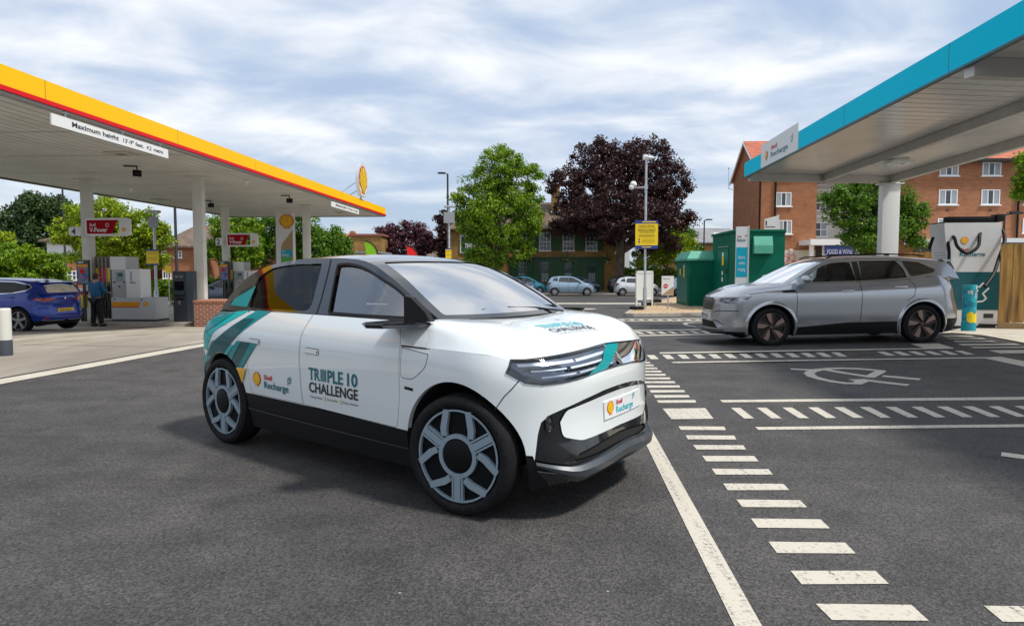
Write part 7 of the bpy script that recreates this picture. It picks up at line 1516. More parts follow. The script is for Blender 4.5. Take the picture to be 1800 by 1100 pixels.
    for sd in (-1, 1):
        for zz_ in (z_a, z_b):
            e_ = -.20 if sd < 0 else -.36; q = [Y(e_ - e_ * i / 6, zz_) for i in range(7)]; A_ = [mb.pt(sh.S(*p, .011, sd)) for p in q]; B_2 = [mb.pt(sh.S(*p, .0, sd)) for p in q]
            for i in range(6): mb.face((A_[i], A_[i + 1], B_2[i + 1], B_2[i]))
        mb.poly([sh.S(*Y(e_, z_a), .011, sd), sh.S(*Y(e_, z_b), .011, sd), sh.S(*Y(e_, z_b), 0, sd), sh.S(*Y(e_, z_a), 0, sd)])
    mb.build('number_plate', mat('plate_white', (.72, .73, .73), .3), root)
    brand(lambda u, v, l: fpl(u, v, .001 + l), -.165, .574, .76, root, INKC)
    # bonnet lettering: laid on the loft by ray casting down
    bon.data.update(); from mathutils.bvhtree import BVHTree
    bv = BVHTree.FromPolygons([v.co for v in bon.data.vertices], [p.vertices for p in bon.data.polygons])
    def onb(x, y, l=.003):
        h_ = bv.ray_cast(Vector((x, y, 2)), Vector((0, 0, -1))); z = h_[0].z if h_[0] else 1.0
        return Vector((x, y, z + l))
    # read from the front-left of the car: local axes u to the car's left, v to the rear
    def fb(u, v): return onb(1.54 - v, u)
    mb = MB(); text_on(mb, 'TR', .075, fb, -.24, .10, .115, bold=.02); text_on(mb, 'PLE', .075, fb, -.048, .10, .15, bold=.02); text_on(mb, '10', .075, fb, .14, .10, .095, bold=.02)
    for i in range(4): mb.poly([fb(-.117 + i * .015, .10), fb(-.108 + i * .015, .10), fb(-.108 + i * .015, .175), fb(-.117 + i * .015, .175)])
    mb.build('lettering', INKC, root)
    mb = MB(); text_on(mb, 'CHALLENGE', .062, fb, -.24, .015, .475, bold=.018); text_on(mb, 'Charge faster | Go further | Drive cleaner', .016, fb, -.235, -.02, .46); mb.build('lettering', INKK, root)
    # mirrors
    for sd in (-1, 1):
        mb = MB()
        q = [(.70, -.83), (.72, -1.06), (.79, -1.10), (.90, -1.06), (1.0, -.90), (1.02, -.80)]
        mb.T = Matrix.Diagonal((1, -sd, 1, 1))
        bot = [mb.pt((x, y, 1.062 if i not in (5,) else 1.07)) for i, (x, y) in enumerate(q)]; mid = [mb.pt((x * 1.0 - .01, y - .01 * (i in (1, 2, 3)), 1.082)) for i, (x, y) in enumerate(q)]; top = [mb.pt((x, y, 1.092)) for x, y in q]
        for i in range(5):
            mb.face((bot[i], bot[i + 1], mid[i + 1], mid[i])); mb.face((mid[i], mid[i + 1], top[i + 1], top[i]))
        mb.face(bot[::-1]); mb.face(top)
        m_ = mb.build('wing_mirror', GBLACK, root, True, 40)
        mb = MB(); mb.T = Matrix.Diagonal((1, -sd, 1, 1)); mb.prism([(.80, 1.09), (1.03, 1.095), (.985, 1.15), (.86, 1.235), (.80, 1.245)], -.815, -.775); mb.build('mirror_sail', SBLACK, m_) if sd < 0 else None
    # wipers, cowl
    mb = MB(); mb.prism([(.93, -.72), (1.03, -.55), (1.085, -.2), (1.095, 0), (1.085, .2), (1.03, .55), (.93, .72), (.90, .6), (1.0, 0), (.90, -.6)], 1.075, 1.092, 'z'); mb.build('cowl', SBLACK, root)
    mb = MB()
    mb.tube([(1.06, .52, 1.10), (.98, .30, 1.13), (.97, -.02, 1.145)], .008, 6); mb.tube([(.93, .60, 1.135), (.955, .1, 1.145), (.965, -.28, 1.14)], .006, 6); mb.build('wiper', SBLACK, root)
    # interior
    mb = MB(); mb.box(.30, .93, -.66, .66, .75, 1.045, bevel=.05); mb.build('dashboard', mat('dash', (.10, .11, .12), .6), root, True)
    for (x, y) in ((-.05, -.36), (-.05, .36), (-.95, -.36), (-.95, .36)):
        mb = MB(); mb.box(x - .25, x + .25, y - .23, y + .23, .45, .62, bevel=.04)
        mb.T = Matrix.Translation((x - .25, y, .6)) @ Matrix.Rotation(R(-14), 4, 'Y'); mb.box(-.06, .06, -.22, .22, -.05, .58, bevel=.05); mb.box(-.045, .045, -.12, .12, .60, .78, bevel=.035); mb.build('seat', SEAT, root, True)
    mb = MB(); mb.T = Matrix.Translation((.34, .36, .95)) @ Matrix.Rotation(R(65), 4, 'Y')
    mb.tube([(.17 * math.cos(R(a)), .17 * math.sin(R(a)), 0) for a in range(0, 361, 20)], .014, 6); mb.box(-.05, .05, -.16, .16, -.01, .01); mb.build('steering_wheel', SBLACK, root, True)
    # tail lamps
    K.panel('tail_light', [X(-1.70, .925), X(-1.70, .80), Y(-.68, .82, False), (sh.sR, .84), (sh.sR, .92)], mat('tail_red', (.25, .01, .015), .1, 0, 1), off=.004, arches=False)
    # wheels
    def rim_draw(e, rim):
        mb = MB(); mb.lathe([(.001, .012), (rim * .36, .012), (rim * .40, .02), (rim * .98, .022), (rim * 1.0, .012), (rim * 1.005, -.002)], 48, 0, 'y'); mb.build('rim', mat('wheel_black', (.006, .006, .007), .5, spec=.12), e, True, 30)
        mb = MB(); y_ = -.004
        def pl(pts, d=0): mb.prism(pts, y_ + d, .018, 'y')
        for k in range(48):
            a0, a1 = R(7.5 * k), R(7.5 * (k + 1)); ri, ro = rim * .955, rim * .995
            pl([(ri * math.cos(a0), ri * math.sin(a0)), (ro * math.cos(a0), ro * math.sin(a0)), (ro * math.cos(a1), ro * math.sin(a1)), (ri * math.cos(a1), ri * math.sin(a1))])
            ri, ro = rim * .375, rim * .47
            pl([(ri * math.cos(a0), ri * math.sin(a0)), (ro * math.cos(a0), ro * math.sin(a0)), (ro * math.cos(a1), ro * math.sin(a1)), (ri * math.cos(a1), ri * math.sin(a1))], .001)
        for a in (30, 150, 270):
            for (u0, u1) in ((-.135, -.095), (-.075, .075), (.095, .135)):
                ca, sa = math.cos(R(a)), math.sin(R(a)); q = [(rim * .37, rim * u0), (rim * .97, rim * u0), (rim * .97, rim * u1), (rim * .37, rim * u1)]
                pl([(x * ca - y * sa, x * sa + y * ca) for x, y in q], -.001)
        for a in (90, 210, 330):
            for sg in (-1, 1):
                ca, sa = math.cos(R(a)), math.sin(R(a)); q = [(rim * .40, rim * sg * .26), (rim * .56, rim * sg * .27), (rim * .97, rim * sg * .20), (rim * .97, rim * sg * .345), (rim * .58, rim * sg * .42), (rim * .40, rim * sg * .40)]
                q = [(x * ca - y * sa, x * sa + y * ca) for x, y in q]; pl(q if sg > 0 else q[::-1], -.001)
        mb.build('spokes', SPK, e)
        mb = MB(); mb.lathe([(.001, -.012), (rim * .30, -.011), (rim * .345, -.006), (rim * .37, .01)], 40, 0, 'y'); mb.build('hub_cap', mat('hub_black', (.006, .006, .007), .45, spec=.15), e, True, 30)
    for x in (1.304, -1.304):
        for sd in (-1, 1): wheel_generic(root, x, sd, .875, .348, .268, .20, rim_draw, RUB, 'wheel', 10.6 if x > 0 else 0)
    for o in root.children:
        if o.name.startswith('wheel') and o.location.x > 1 and o.location.y > 0: o.location.y = .73; o.rotation_euler.z = math.pi + R(6)
    return root
maincar = main_car()
# ================================================================ the other cars
def five_spoke(col, n=5, wdt=.16, hub=.18, dark=None, twist=0.0):
    sm_ = mat('rim_%s' % str(col), col, .3, .6); dk = dark or mat('rim_dark', (.012, .012, .012), .6)
    def draw(e, rim):
        mb = MB(); mb.lathe([(.001, .05), (rim * .9, .05), (rim * .93, .02), (rim * .98, .004), (rim * 1.0, -.002)], 32, 0, 'y'); mb.build('rim', dk, e, True, 30)
        mb = MB()
        for k in range(36):
            a0, a1 = R(10 * k), R(10 * k + 10); ri, ro = rim * .93, rim * .99
            mb.prism([(ri * math.cos(a0), ri * math.sin(a0)), (ro * math.cos(a0), ro * math.sin(a0)), (ro * math.cos(a1), ro * math.sin(a1)), (ri * math.cos(a1), ri * math.sin(a1))], -.003, .02, 'y')
        for k in range(n):
            a = R(90 + 360 * k / n); ca, sa = math.cos(a), math.sin(a); q = [(0, -rim * hub * .7), (rim * .95, -rim * wdt + rim * twist), (rim * .95, rim * wdt + rim * twist), (0, rim * hub * .7)]
            mb.prism([(x * ca - y * sa, x * sa + y * ca) for x, y in q], -.004, .02, 'y')
        mb.lathe([(.001, -.008), (rim * hub, -.006), (rim * hub * 1.1, .02)], 20, 0, 'y'); mb.build('spokes', sm_, e)
    return draw
def gen_car(name, label, cat_, loc, rz, P, paint, group=None, step=.07, plate=None, rimdraw=None, lod=1, scale=None, roofm=None, skirtm=None, dglass=None, handles=(), tilt=0.0, extra=None, chrome_line=False, archlip=0.0):
    sh = Shape(P['W'], P['F'], P['B'], P['a'], P['b'], P.get('nf', 2.4), P.get('nr', 2.8), P.get('taper', .012), 1.25, P['Yb'], P.get('gk', .5), P.get('gc', .1), P['zb'], P['rail'])
    root = thing(name, label, cat_, loc, rz, group)
    if scale: root.scale = scale
    if tilt: root.rotation_euler = (0, R(tilt), rz)
    K = CarKit(sh, root, P['arch'], step); X, Y = sh.X, sh.Y
    skm = skirtm or SBLACK; gl = GLS2; gd = dglass or GLD
    conv = lambda pts: [Y(p[1], p[2]) if p[0] == 'y' else (Y(p[1], p[2], False) if p[0] == 'r' else ((sh.sF, p[1]) if p[0] == 'F' else ((sh.sR, p[1]) if p[0] == 'R' else X(p[0], p[1])))) for p in pts]
    fe = conv(P['front_edge']); be = conv(P['rear_edge']); belt = P['belt']; zs = P['skirt']
    bot = conv([('R', zs[0]), (-1.9 * P.get('k', 1), zs[0]), (-1.2, zs[1]), (0, zs[1]), (1.0, zs[2]), (1.7, zs[3]), ('F', zs[3])])
    outer = bot + fe[::-1] + belt + be
    lamps = {k: conv(v) for k, v in P['lamps'].items()}
    K.panel('body', outer, paint, list(lamps.values()))
    low = conv([('R', .22), (-1.2, .20), (1.2, .20), ('F', .22)]) + [(a, b - .001) for a, b in bot[::-1]]
    K.panel('lower_skirt', low, skm, off=.001)
    for k, v in lamps.items():
        nm = k.split('.')[0]
        m_ = {'headlight': HLM, 'tail_light': TLM, 'grille': GRM, 'air_intake': DARK, 'badge_panel': paint}[nm]
        K.panel(nm, v, m_, off=-.004 if nm != 'air_intake' else -.015, arches=False)
    K.panel('inner_shell', conv([('R', .26), ('F', .26)]) + [(a, b - .03) for a, b in fe[::-1]] + [(a, b - .03) for a, b in belt] + [(a, b - .03) for a, b in be], DARK, off=-.035, step=.14)
    K.liners(paint, DARK, .03)
    Lf, Lr = sh.Ft[0][1], sh.Rt[0][1]
    mb = MB(); wi = sh.Wt[0][1] - .06; ar = P['arch']; x0, x1 = ar[1][0], ar[0][0]; ra = ar[0][2]
    mb.box(x0 + ra, x1 - ra, -wi, wi, .2, .42); mb.box(-Lr + .12, x0 + ra, -.4, .4, .22, .5); mb.box(x1 - ra, Lf - .12, -.4, .4, .22, .6); mb.build('underbody', DARK, root)
    # bonnet
    zt = sorted(fe + [belt[0]] if belt[0][0] > belt[-1][0] else fe + [belt[-1]]); xh = fe[0][0]
    qs = [xh + (sh.sF - xh) * i / 30 for i in range(31)]; ed = lambda q: interp(sorted(fe), q)
    E = [sh.S(q, ed(q), 0, -1) for q in qs]; E += [Vector((p.x, -p.y, p.z)) for p in E[:-1][::-1]]
    cz = P['cowl']; zbel = belt[-1][1] if belt[-1][0] > belt[0][0] else belt[0][1]
    z0 = fe[0][1]; Cn = [sh.S(xh, z0 + (zbel - z0) * i / 3, 0, -1) for i in range(4)] if zbel > z0 + .01 else [sh.S(xh, z0, 0, -1)]
    for (x, y, z) in cz: Cn.append(Vector((x, -y, z)))
    Cw = Cn + [Vector((p.x, -p.y, p.z)) for p in Cn[:-1][::-1]]
    def te(v):
        a = min(v, 1 - v) * 2; k = sm((a - .3) / .5); return Vector((-.9 * k - .05, (1 if v < .5 else -1) * .5 * (1 - k), .75 - .3 * k))
    K.loft('bonnet', E, Cw, te, lambda v: Vector((1, 0, -.06)), paint, .33, .4, 10 if lod else 6, 40 if lod else 20)
    # rear deck
    be_ = sorted(be + [belt[0] if belt[0][0] < belt[-1][0] else belt[-1]]); xr0 = be_[-1][0]
    qs2 = [xr0 + (sh.sR - xr0) * i / 24 for i in range(25)]; E2 = [sh.S(q, interp(be_, q), 0, -1) for q in qs2]; E2 += [Vector((p.x, -p.y, p.z)) for p in E2[:-1][::-1]]
    xr, zr = sh.rail[-1][:2]; Cr = []
    for i in range(9):
        x = xr0 + (xr - xr0) * i / 8; Cr.append(Vector((x, -sh.gy(x, zr), be_[-1][1] + (zr - be_[-1][1]) * i / 8)))
    Cr += [sh.Rf(sh.rl[-1], -1 + i / 6) for i in range(1, 7)]; Cr += [Vector((p.x, -p.y, p.z)) for p in Cr[:-1][::-1]]
    K.loft('tailgate', E2, Cr, lambda v: Vector((0, (1 if v < .5 else -1) * .3, .8)), lambda v: Vector((-.6, 0, -.3)), paint, .3, .2, 5, 40 if lod else 20)
    # shelf under the side glass
    for sd in (-1, 1):
        mb = MB(); pr_ = None; bs = sorted(belt)
        for i in range(31):
            x = bs[0][0] + (bs[-1][0] - bs[0][0]) * i / 30; zz = interp(bs, x); a = mb.pt(sh.S(x, zz, 0, sd)); b = mb.pt(Vector((x, sd * (sh.gy(x, zz) - .01), zz + .012)))
            if pr_: mb.face((pr_[0], a, b, pr_[1]))
            pr_ = (a, b)
        mb.build('waist_seal', paint if chrome_line else SBLACK, root, True)
    rp = sh.railpoly(); bs = sorted(belt); xs = [x for x, z in rp]
    side = rp + [(x, interp(bs, x) - .005) for x in [min(xs) + (max(xs) - min(xs)) * i / 12 for i in range(1, 12)]]
    wins = [rnd(wn, .04, 3) for wn in P['wins']]
    K.gpanel('side_frame', side, paint, wins)
    # black pillar between the doors
    for i, wn in enumerate(wins): K.gpanel('door_window' if i < 2 else 'quarter_window', wn, gl if i == 0 else gd, off=-.012)
    if len(wins) > 1:
        a, b = P['wins'][0], P['wins'][1]; ax = min(p[0] for p in a); bx = max(p[0] for p in b); zl = min(p[1] for p in a); zh = max(p[1] for p in b) - .01
        K.gpanel('pillar_cover', [(bx, zl), (ax, zl), (ax, zh), (bx, zh)], GBLACK, off=.003)
    L = sh.rl[-1]; r1, r2 = sh.rx(P['roof'][0]), sh.rx(P['roof'][1])
    ws = rnd([(.06, -.90), (r1, -.86), (r1, .86), (.06, .90)], .03); rw = rnd([(r2, -.84), (L - .04, -.84), (L - .04, .84), (r2, .84)], .05)
    K.rpanel('roof', [(0, -1), (L, -1), (L, 1), (0, 1)], roofm or paint, [ws, rw], step=max(.08, step)); K.rpanel('windscreen', ws, SCG, off=-.006, step=.12); K.rpanel('rear_window', rw, gd, off=-.006, step=.12)
    for sd in (-1, 1):
        mb = MB(); f = lambda u, v: sh.S(u, v, .0015, sd)
        for sx_ in P['seams']: strokes(mb, f, [[X(*p) for p in sx_]], .009 if lod else .014)
        mb.build('door_seam', SEAM, root)
        for (hx, hz) in handles:
            mb = MB(); p = sh.S(*X(hx, hz), 0, sd); mb.box(p.x - .11, p.x + .11, p.y - .025, p.y + .025, p.z - .02, p.z + .014, bevel=.012); mb.build('door_handle', CHR if chrome_line else paint, root, True, 60)
        if archlip:
            for (x, z, r) in P['arch']:
                mb = MB(); pa = [X(a, max(b, .22)) for a, b in circ(x, z, r - .004, 40, -20, 200)]; pb = [X(a, max(b, .22)) for a, b in circ(x, z, r + archlip, 40, -20, 200)]
                ia = [(mb.pt(sh.S(*p, .004, sd)), mb.pt(sh.S(*p, .024, sd)), mb.pt(sh.S(*((p[0] * .6 + q[0] * .4), (p[1] * .6 + q[1] * .4)), .024, sd)), mb.pt(sh.S(*q, .001, sd))) for p, q in zip(pa, pb)]
                for i in range(40):
                    for j in range(3): mb.face((ia[i][j], ia[i + 1][j], ia[i + 1][j + 1], ia[i][j + 1]))
                mb.build('arch_trim', paint, root, True, 60)
        mx, mz = P['mirror']; yb = sh.gy(mx, mz)
        mb = MB(); T0 = Matrix.Translation((mx, sd * (yb + .17), mz + .05)); mb.T = T0
        mb.sphere((0, 0, 0), 1, 8, 0, (.10, .13, .075)); mb.T = Matrix.Identity(4); mb.tube([(mx + .02, sd * (yb - .02), mz - .01), (mx, sd * (yb + .12), mz + .0)], .03, 6); mb.build('wing_mirror', P.get('mirror_m') or paint, root, True, 60)
    # seats and dash
    mb = MB(); xd = P['cowl'][-1][0] - .35; mb.box(xd - .3, xd, -.6, .6, .7, zbel - .05, bevel=.04); mb.build('dashboard', SEAT, root, True)
    for (x, y) in ((xd - .95, -.36), (xd - .95, .36), (xd - 1.8, -.3), (xd - 1.8, .3)):
        mb = MB(); mb.box(x - .2, x + .25, y - .23, y + .23, .4, .6, bevel=.04); mb.box(x - .3, x - .18, y - .22, y + .22, .55, zbel + .08, bevel=.04); mb.box(x - .32, x - .22, y - .12, y + .12, zbel + .10, zbel + .28, bevel=.03); mb.build('seat', SEAT, root, True)
    rt, rm, yo = P['wheel']; rd_ = rimdraw or five_spoke((.5, .5, .52))
    for (x, z, r) in P['arch']:
        for sd in (-1, 1): wheel_generic(root, x, sd, yo, rt, rm, .2, rd_, RUB)
    if plate:
        for (txt, mt_, fr) in plate:
            xz = (interp(sh.Ft, P['plate_z'][0]) if fr else -interp(sh.Rt, P['plate_z'][1])); z = P['plate_z'][0 if fr else 1]; sg = 1 if fr else -1
            mb = MB(); mb.box(xz - .02 if fr else xz - .015, xz + .015 if fr else xz + .02, -.26, .26, z - .055, z + .055); pl_ = mb.build('number_plate', mt_, root)
            mb = MB(); text_on(mb, txt, .075, lambda u, v: Vector((xz + sg * .018, u * sg, z + v)), 0, -.038, .44, 'c', bold=.01); mb.build('plate_text', INKK, pl_)
    if extra: extra(root, sh, K)
    return root, sh, K
GLS2 = glassy('glass_clear', (.8, .88, .88), .7, .02, 1.6); SCG = glassy('screen_glass2', (.85, .92, .92), .6, .02, 2.0)
HLM = noisy('head_lamp', (.04, .045, .055), (.50, .54, .60), 5, .06, stretch=(1, 1, 4), lo=.42, hi=.62); TLM = mat('tail_lamp', (.30, .008, .012), .1, 0, 1)
GRM = noisy('grille_mesh', (.008, .008, .01), (.05, .055, .06), 60, .35, lo=.48, hi=.52)
SILV = mat('silver_paint', (.43, .445, .47), .20, .75, 1.0)
PW = mat('plate_w', (.75, .76, .76), .4); PY = mat('plate_y', (.85, .55, .01), .4)
SUV = dict(W=[(.18, .87), (.35, .915), (.55, .935), (.8, .935), (.97, .93), (1.05, .905), (1.16, .84), (1.25, .80)],
    F=[(.2, 2.26), (.3, 2.36), (.42, 2.34), (.6, 2.33), (.8, 2.32), (.9, 2.29), (.98, 2.2)],
    B=[(.2, 2.20), (.4, 2.32), (.6, 2.31), (.85, 2.22), (1.0, 2.20), (1.12, 2.16), (1.3, 2.05)], a=1.65, b=1.55, nf=2.5, nr=2.6,
    Yb=[(-2.3, .70), (-1.6, .82), (-.8, .855), (.4, .855), (.9, .835), (1.2, .74)], gk=.50, gc=.1, zb=1.13,
    rail=[(1.08, 1.13, .34, -.01), (.85, 1.27, .30, .0), (.60, 1.41, .22, .02), (.35, 1.52, .16, .04), (.1, 1.565, .08, .055), (-.3, 1.585, 0, .06), (-.9, 1.58, 0, .06), (-1.5, 1.545, 0, .055), (-1.95, 1.49, -.10, .04), (-2.08, 1.40, -.12, .02), (-2.13, 1.30, -.14, .01), (-2.17, 1.17, -.15, 0)],
    belt=[(1.0, 1.135), (.5, 1.145), (-.3, 1.15), (-1.0, 1.175), (-1.5, 1.23)], rear_edge=[(-1.75, 1.24), (-2.0, 1.22), ('r', .6, 1.15), ('r', .3, 1.13), ('R', 1.13)],
    front_edge=[(1.0, 1.03), (1.4, 1.01), (1.8, .96), ('y', .72, .93), ('y', .5, .92), ('y', .3, .915), ('F', .915)],
    cowl=[(1.02, .80, 1.14), (1.12, .7, 1.14), (1.3, .45, 1.135), (1.42, .2, 1.13), (1.45, 0, 1.13)], skirt=(.45, .42, .34, .27),
    arch=[(1.383, .36, .425), (-1.383, .36, .42)], wins=[[(.80, 1.165), (.62, 1.31), (.40, 1.44), (.20, 1.50), (-.15, 1.525), (-.19, 1.175)], [(-.33, 1.53), (-1.02, 1.52), (-1.12, 1.36), (-1.14, 1.20), (-.30, 1.175)], [(-1.12, 1.515), (-1.42, 1.49), (-1.72, 1.34), (-1.66, 1.29), (-1.22, 1.23)]],
    roof=(.20, -1.98), seams=[[(.93, 1.12), (.92, .8), (.94, .40)], [(-.25, 1.14), (-.26, .8), (-.22, .37)], [(-1.16, 1.18), (-1.26, 1.05), (-1.22, .88), (-1.10, .80)], [(1.0, 1.033), (1.4, 1.013), (1.78, .97)]],
    mirror=(.78, 1.17), wheel=(.36, .262, .90), plate_z=(.55, .6),
    lamps={'headlight.': [(1.72, .935), (2.0, .915), ('y', .62, .905), ('y', .45, .895), ('y', .46, .82), ('y', .66, .80), (2.02, .80), (1.86, .83)], 'grille.': [('F', .905), ('y', .32, .90), ('y', .39, .87), ('y', .37, .70), ('y', .30, .665), ('F', .66)],
        'air_intake.': [('F', .46), ('y', .36, .45), ('y', .52, .33), ('F', .33)], 'tail_light.': [(-1.90, 1.08), (-2.12, 1.11), ('r', .4, 1.08), ('r', .4, 1.02), (-2.12, 1.0)]})
def suv_extra(root, sh, K):
    X, Y = sh.X, sh.Y
    for sd in (-1, 1):
        mb = MB(); mb.tube([(.25, sd * .60, 1.60), (.15, sd * .60, 1.635), (-.6, sd * .605, 1.665), (-1.4, sd * .60, 1.63), (-1.55, sd * .60, 1.60)], .014, 6); mb.build('roof_rail', SBLACK, root, True)
        mb = MB(); f = lambda u, v: sh.S(u, v, .004, sd)
        patch(mb, [(.95, 1.035), (1.20, 1.015), (1.17, .985), (.95, .99)], f, step=.1); o = mb.build('wing_vent', SBLACK, root)
        mb = MB(); fg = lambda u, v: sh.Gs(u, v, .006, sd)
        strokes(mb, fg, [[(1.0, 1.145), (.62, 1.33), (.40, 1.465), (.20, 1.52), (-.15, 1.545), (-1.0, 1.545), (-1.42, 1.51), (-1.70, 1.39), (-1.76, 1.33), (-1.66, 1.265), (-1.2, 1.20), (-.3, 1.16), (.9, 1.15)]], .018); mb.build('window_trim', CHR, root)
    mb = MB(); f = lambda u, v, sd=-1: sh.S(u, v, .006, sd)
    g = [Y(0.001, .912), Y(.33, .907), Y(.40, .872), Y(.378, .70), Y(.305, .655), Y(.001, .65)]
    strokes(mb, lambda u, v: sh.S(u, v, .008, -1), [g], .016); strokes(mb, lambda u, v: sh.S(u, v, .008, 1), [g], .016); mb.build('grille_frame', CHR, root)
    mb = MB(); mb.prism([(-1.93, 1.53), (-2.0, 1.54), (-2.13, 1.515), (-2.12, 1.495), (-1.98, 1.50)], -.56, .56, 'y'); mb.build('spoiler', SILV, root, True, 30)
    for sd in (-1, 1):
        mb = MB(); mb.prism([(-2.00, 1.47), (-2.09, 1.485), (-2.16, 1.36), (-2.13, 1.26)], sd * .54, sd * .57, 'y'); mb.build('spoiler_fin', GBLACK, root)
        mb = MB(); strokes(mb, lambda u, v: sh.S(u, v, .004, sd), [[X(1.95, .66), Y(.50, .655), Y(.40, .63)], [Y(.62, .40), Y(.5, .46), Y(.36, .475)]], .014); mb.build('bumper_crease', SEAM, root)
    mb = MB(); mb.prism([(2.0, .20), (2.40, .245), (2.44, .262), (2.0, .28)], -.62, .62, 'y'); mb.build('splitter', SBLACK, root)
    mb = MB(); mb.prism([(-1.1, 1.62), (-1.25, 1.62), (-1.24, 1.675), (-1.20, 1.675)], -.012, .012, 'y'); mb.build('antenna', SBLACK, root)
COP = five_spoke((.30, .21, .17), 5, .30, .16, mat('rim_blk', (.01, .009, .009), .6), .1)
def suv_rim(e, rim):
    mb = MB(); mb.lathe([(.001, .05), (rim * .9, .05), (rim * .95, .01), (rim, -.002)], 40, 0, 'y'); mb.build('rim', mat('rim_blk', (.01, .009, .009), .6), e, True, 30)
    mb = MB()
    for k in range(5):
        a = R(90 + 72 * k)
        def pl(q, d0=-.004): 
            ca, sa = math.cos(a), math.sin(a); mb.prism([(x * ca - y * sa, x * sa + y * ca) for x, y in q], d0, .02, 'y')
        pl([(rim * .22, -rim * .02), (rim * .42, -rim * .03), (rim * .97, rim * .02), (rim * .92, rim * .36), (rim * .50, rim * .22)])
    mb.build('spokes', mat('rim_bronze', (.30, .20, .16), .35, .4), e)
    mb = MB()
    for k in range(5):
        a = R(90 + 72 * k); ca, sa = math.cos(a), math.sin(a)
        for u in (-.10, -.22): q = [(rim * .15, rim * u * .6), (rim * .96, rim * u), (rim * .96, rim * (u + .05)), (rim * .15, rim * (u * .6 + .05))]; mb.prism([(x * ca - y * sa, x * sa + y * ca) for x, y in q], .0, .02, 'y')
    for k in range(40):
        a0, a1 = R(9 * k), R(9 * k + 9); ri, ro = rim * .955, rim * .995
        mb.prism([(ri * math.cos(a0), ri * math.sin(a0)), (ro * math.cos(a0), ro * math.sin(a0)), (ro * math.cos(a1), ro * math.sin(a1)), (ri * math.cos(a1), ri * math.sin(a1))], -.002, .02, 'y')
    mb.lathe([(.001, -.006), (rim * .13, -.005), (rim * .16, .02)], 20, 0, 'y'); mb.build('spoke_ribs', mat('rim_bronze_dark', (.10, .07, .06), .4, .4), e)
suv, suv_sh, suv_K = gen_car('estate_car', 'silver electric estate car plugged in at the charger, under the blue canopy', 'car', (6.15, 13.38, 0.0), math.pi, SUV, SILV, None, .06,
    [('BP74 LXG', PW, True)], suv_rim, 1, None, None, None, GLD, ((-.0, 1.0), (-.99, 1.05)), tilt=1.2, extra=suv_extra, chrome_line=True, archlip=.05)
suv.location.z = .03 - .0
# the small hatch used as a base for the street cars
HAT = dict(W=[(.18, .78), (.35, .825), (.55, .845), (.75, .84), (.86, .82), (.97, .775), (1.05, .74)], F=[(.2, 1.74), (.35, 1.82), (.5, 1.82), (.65, 1.79), (.75, 1.72), (.85, 1.62)],
    B=[(.2, 1.78), (.4, 1.87), (.6, 1.86), (.8, 1.82), (1.0, 1.77)], a=1.3, b=1.1, nf=2.3, nr=2.9, Yb=[(-1.8, .66), (-1.2, .75), (.3, .775), (.8, .74), (1.1, .68)], gk=.38, gc=.2, zb=.98,
    rail=[(1.05, .97, .18, -.01), (.75, 1.13, .16, 0), (.40, 1.31, .12, .02), (.12, 1.41, .06, .03), (-.3, 1.455, 0, .045), (-.8, 1.455, 0, .045), (-1.25, 1.42, -.03, .04), (-1.5, 1.36, -.06, .02), (-1.66, 1.18, -.08, .01), (-1.74, 1.0, -.09, 0)],
    belt=[(.95, .955), (.4, .965), (-.4, .985), (-1.1, 1.02)], rear_edge=[(-1.35, 1.02), (-1.6, 1.0), ('r', .5, .97), ('R', .96)], front_edge=[(.95, .90), (1.25, .865), (1.5, .80), ('y', .5, .765), ('y', .3, .76), ('F', .76)],
    cowl=[(1.0, .72, .97), (1.1, .6, .975), (1.2, .3, .985), (1.24, 0, .985)], skirt=(.30, .26, .26, .26), arch=[(1.19, .30, .345), (-1.27, .30, .345)],
    wins=[[(.80, .995), (.50, 1.17), (.20, 1.315), (.02, 1.37), (-.20, 1.385), (-.22, 1.01)], [(-.29, 1.39), (-.86, 1.385), (-.96, 1.20), (-.97, 1.05), (-.29, 1.015)], [(-1.03, 1.37), (-1.25, 1.34), (-1.42, 1.2), (-1.40, 1.13), (-1.04, 1.08)]],
    roof=(.22, -1.42), seams=[[(.72, .95), (.74, .5), (.70, .28)], [(-.25, .98), (-.25, .5), (-.22, .28)], [(-1.0, 1.01), (-1.02, .8), (-.9, .6), (-.88, .28)]], mirror=(.66, 1.0), wheel=(.30, .21, .82), plate_z=(.45, .6),
    lamps={'headlight.': [(1.35, .80), (1.55, .765), ('y', .5, .735), ('y', .46, .66), (1.6, .66), (1.42, .72)], 'grille.': [('F', .52), ('y', .42, .51), ('y', .45, .40), ('F', .38)], 'tail_light.': [(-1.50, .98), (-1.76, .96), ('r', .55, .94), ('r', .55, .78), (-1.78, .77), (-1.66, .80)]})
def street(px, py, label, paint, sc_=(1, 1, 1), rz=0.0, name='parked_car', rimd=None, row=0, at_=None):
    p = G(px, py); p = at_ or p
    gp = Vector((p.x, p.y, gh(p.x, p.y)))
    return gen_car(name, label, 'car', gp, rz, HAT, paint, 'cars parked along the far side of the road', .12, None, rimd or five_spoke((.55, .56, .58), 7, .07), 0, sc_)
CARP = lambda n, c: mat('paint_' + n, c, .25, .35, 1.0)
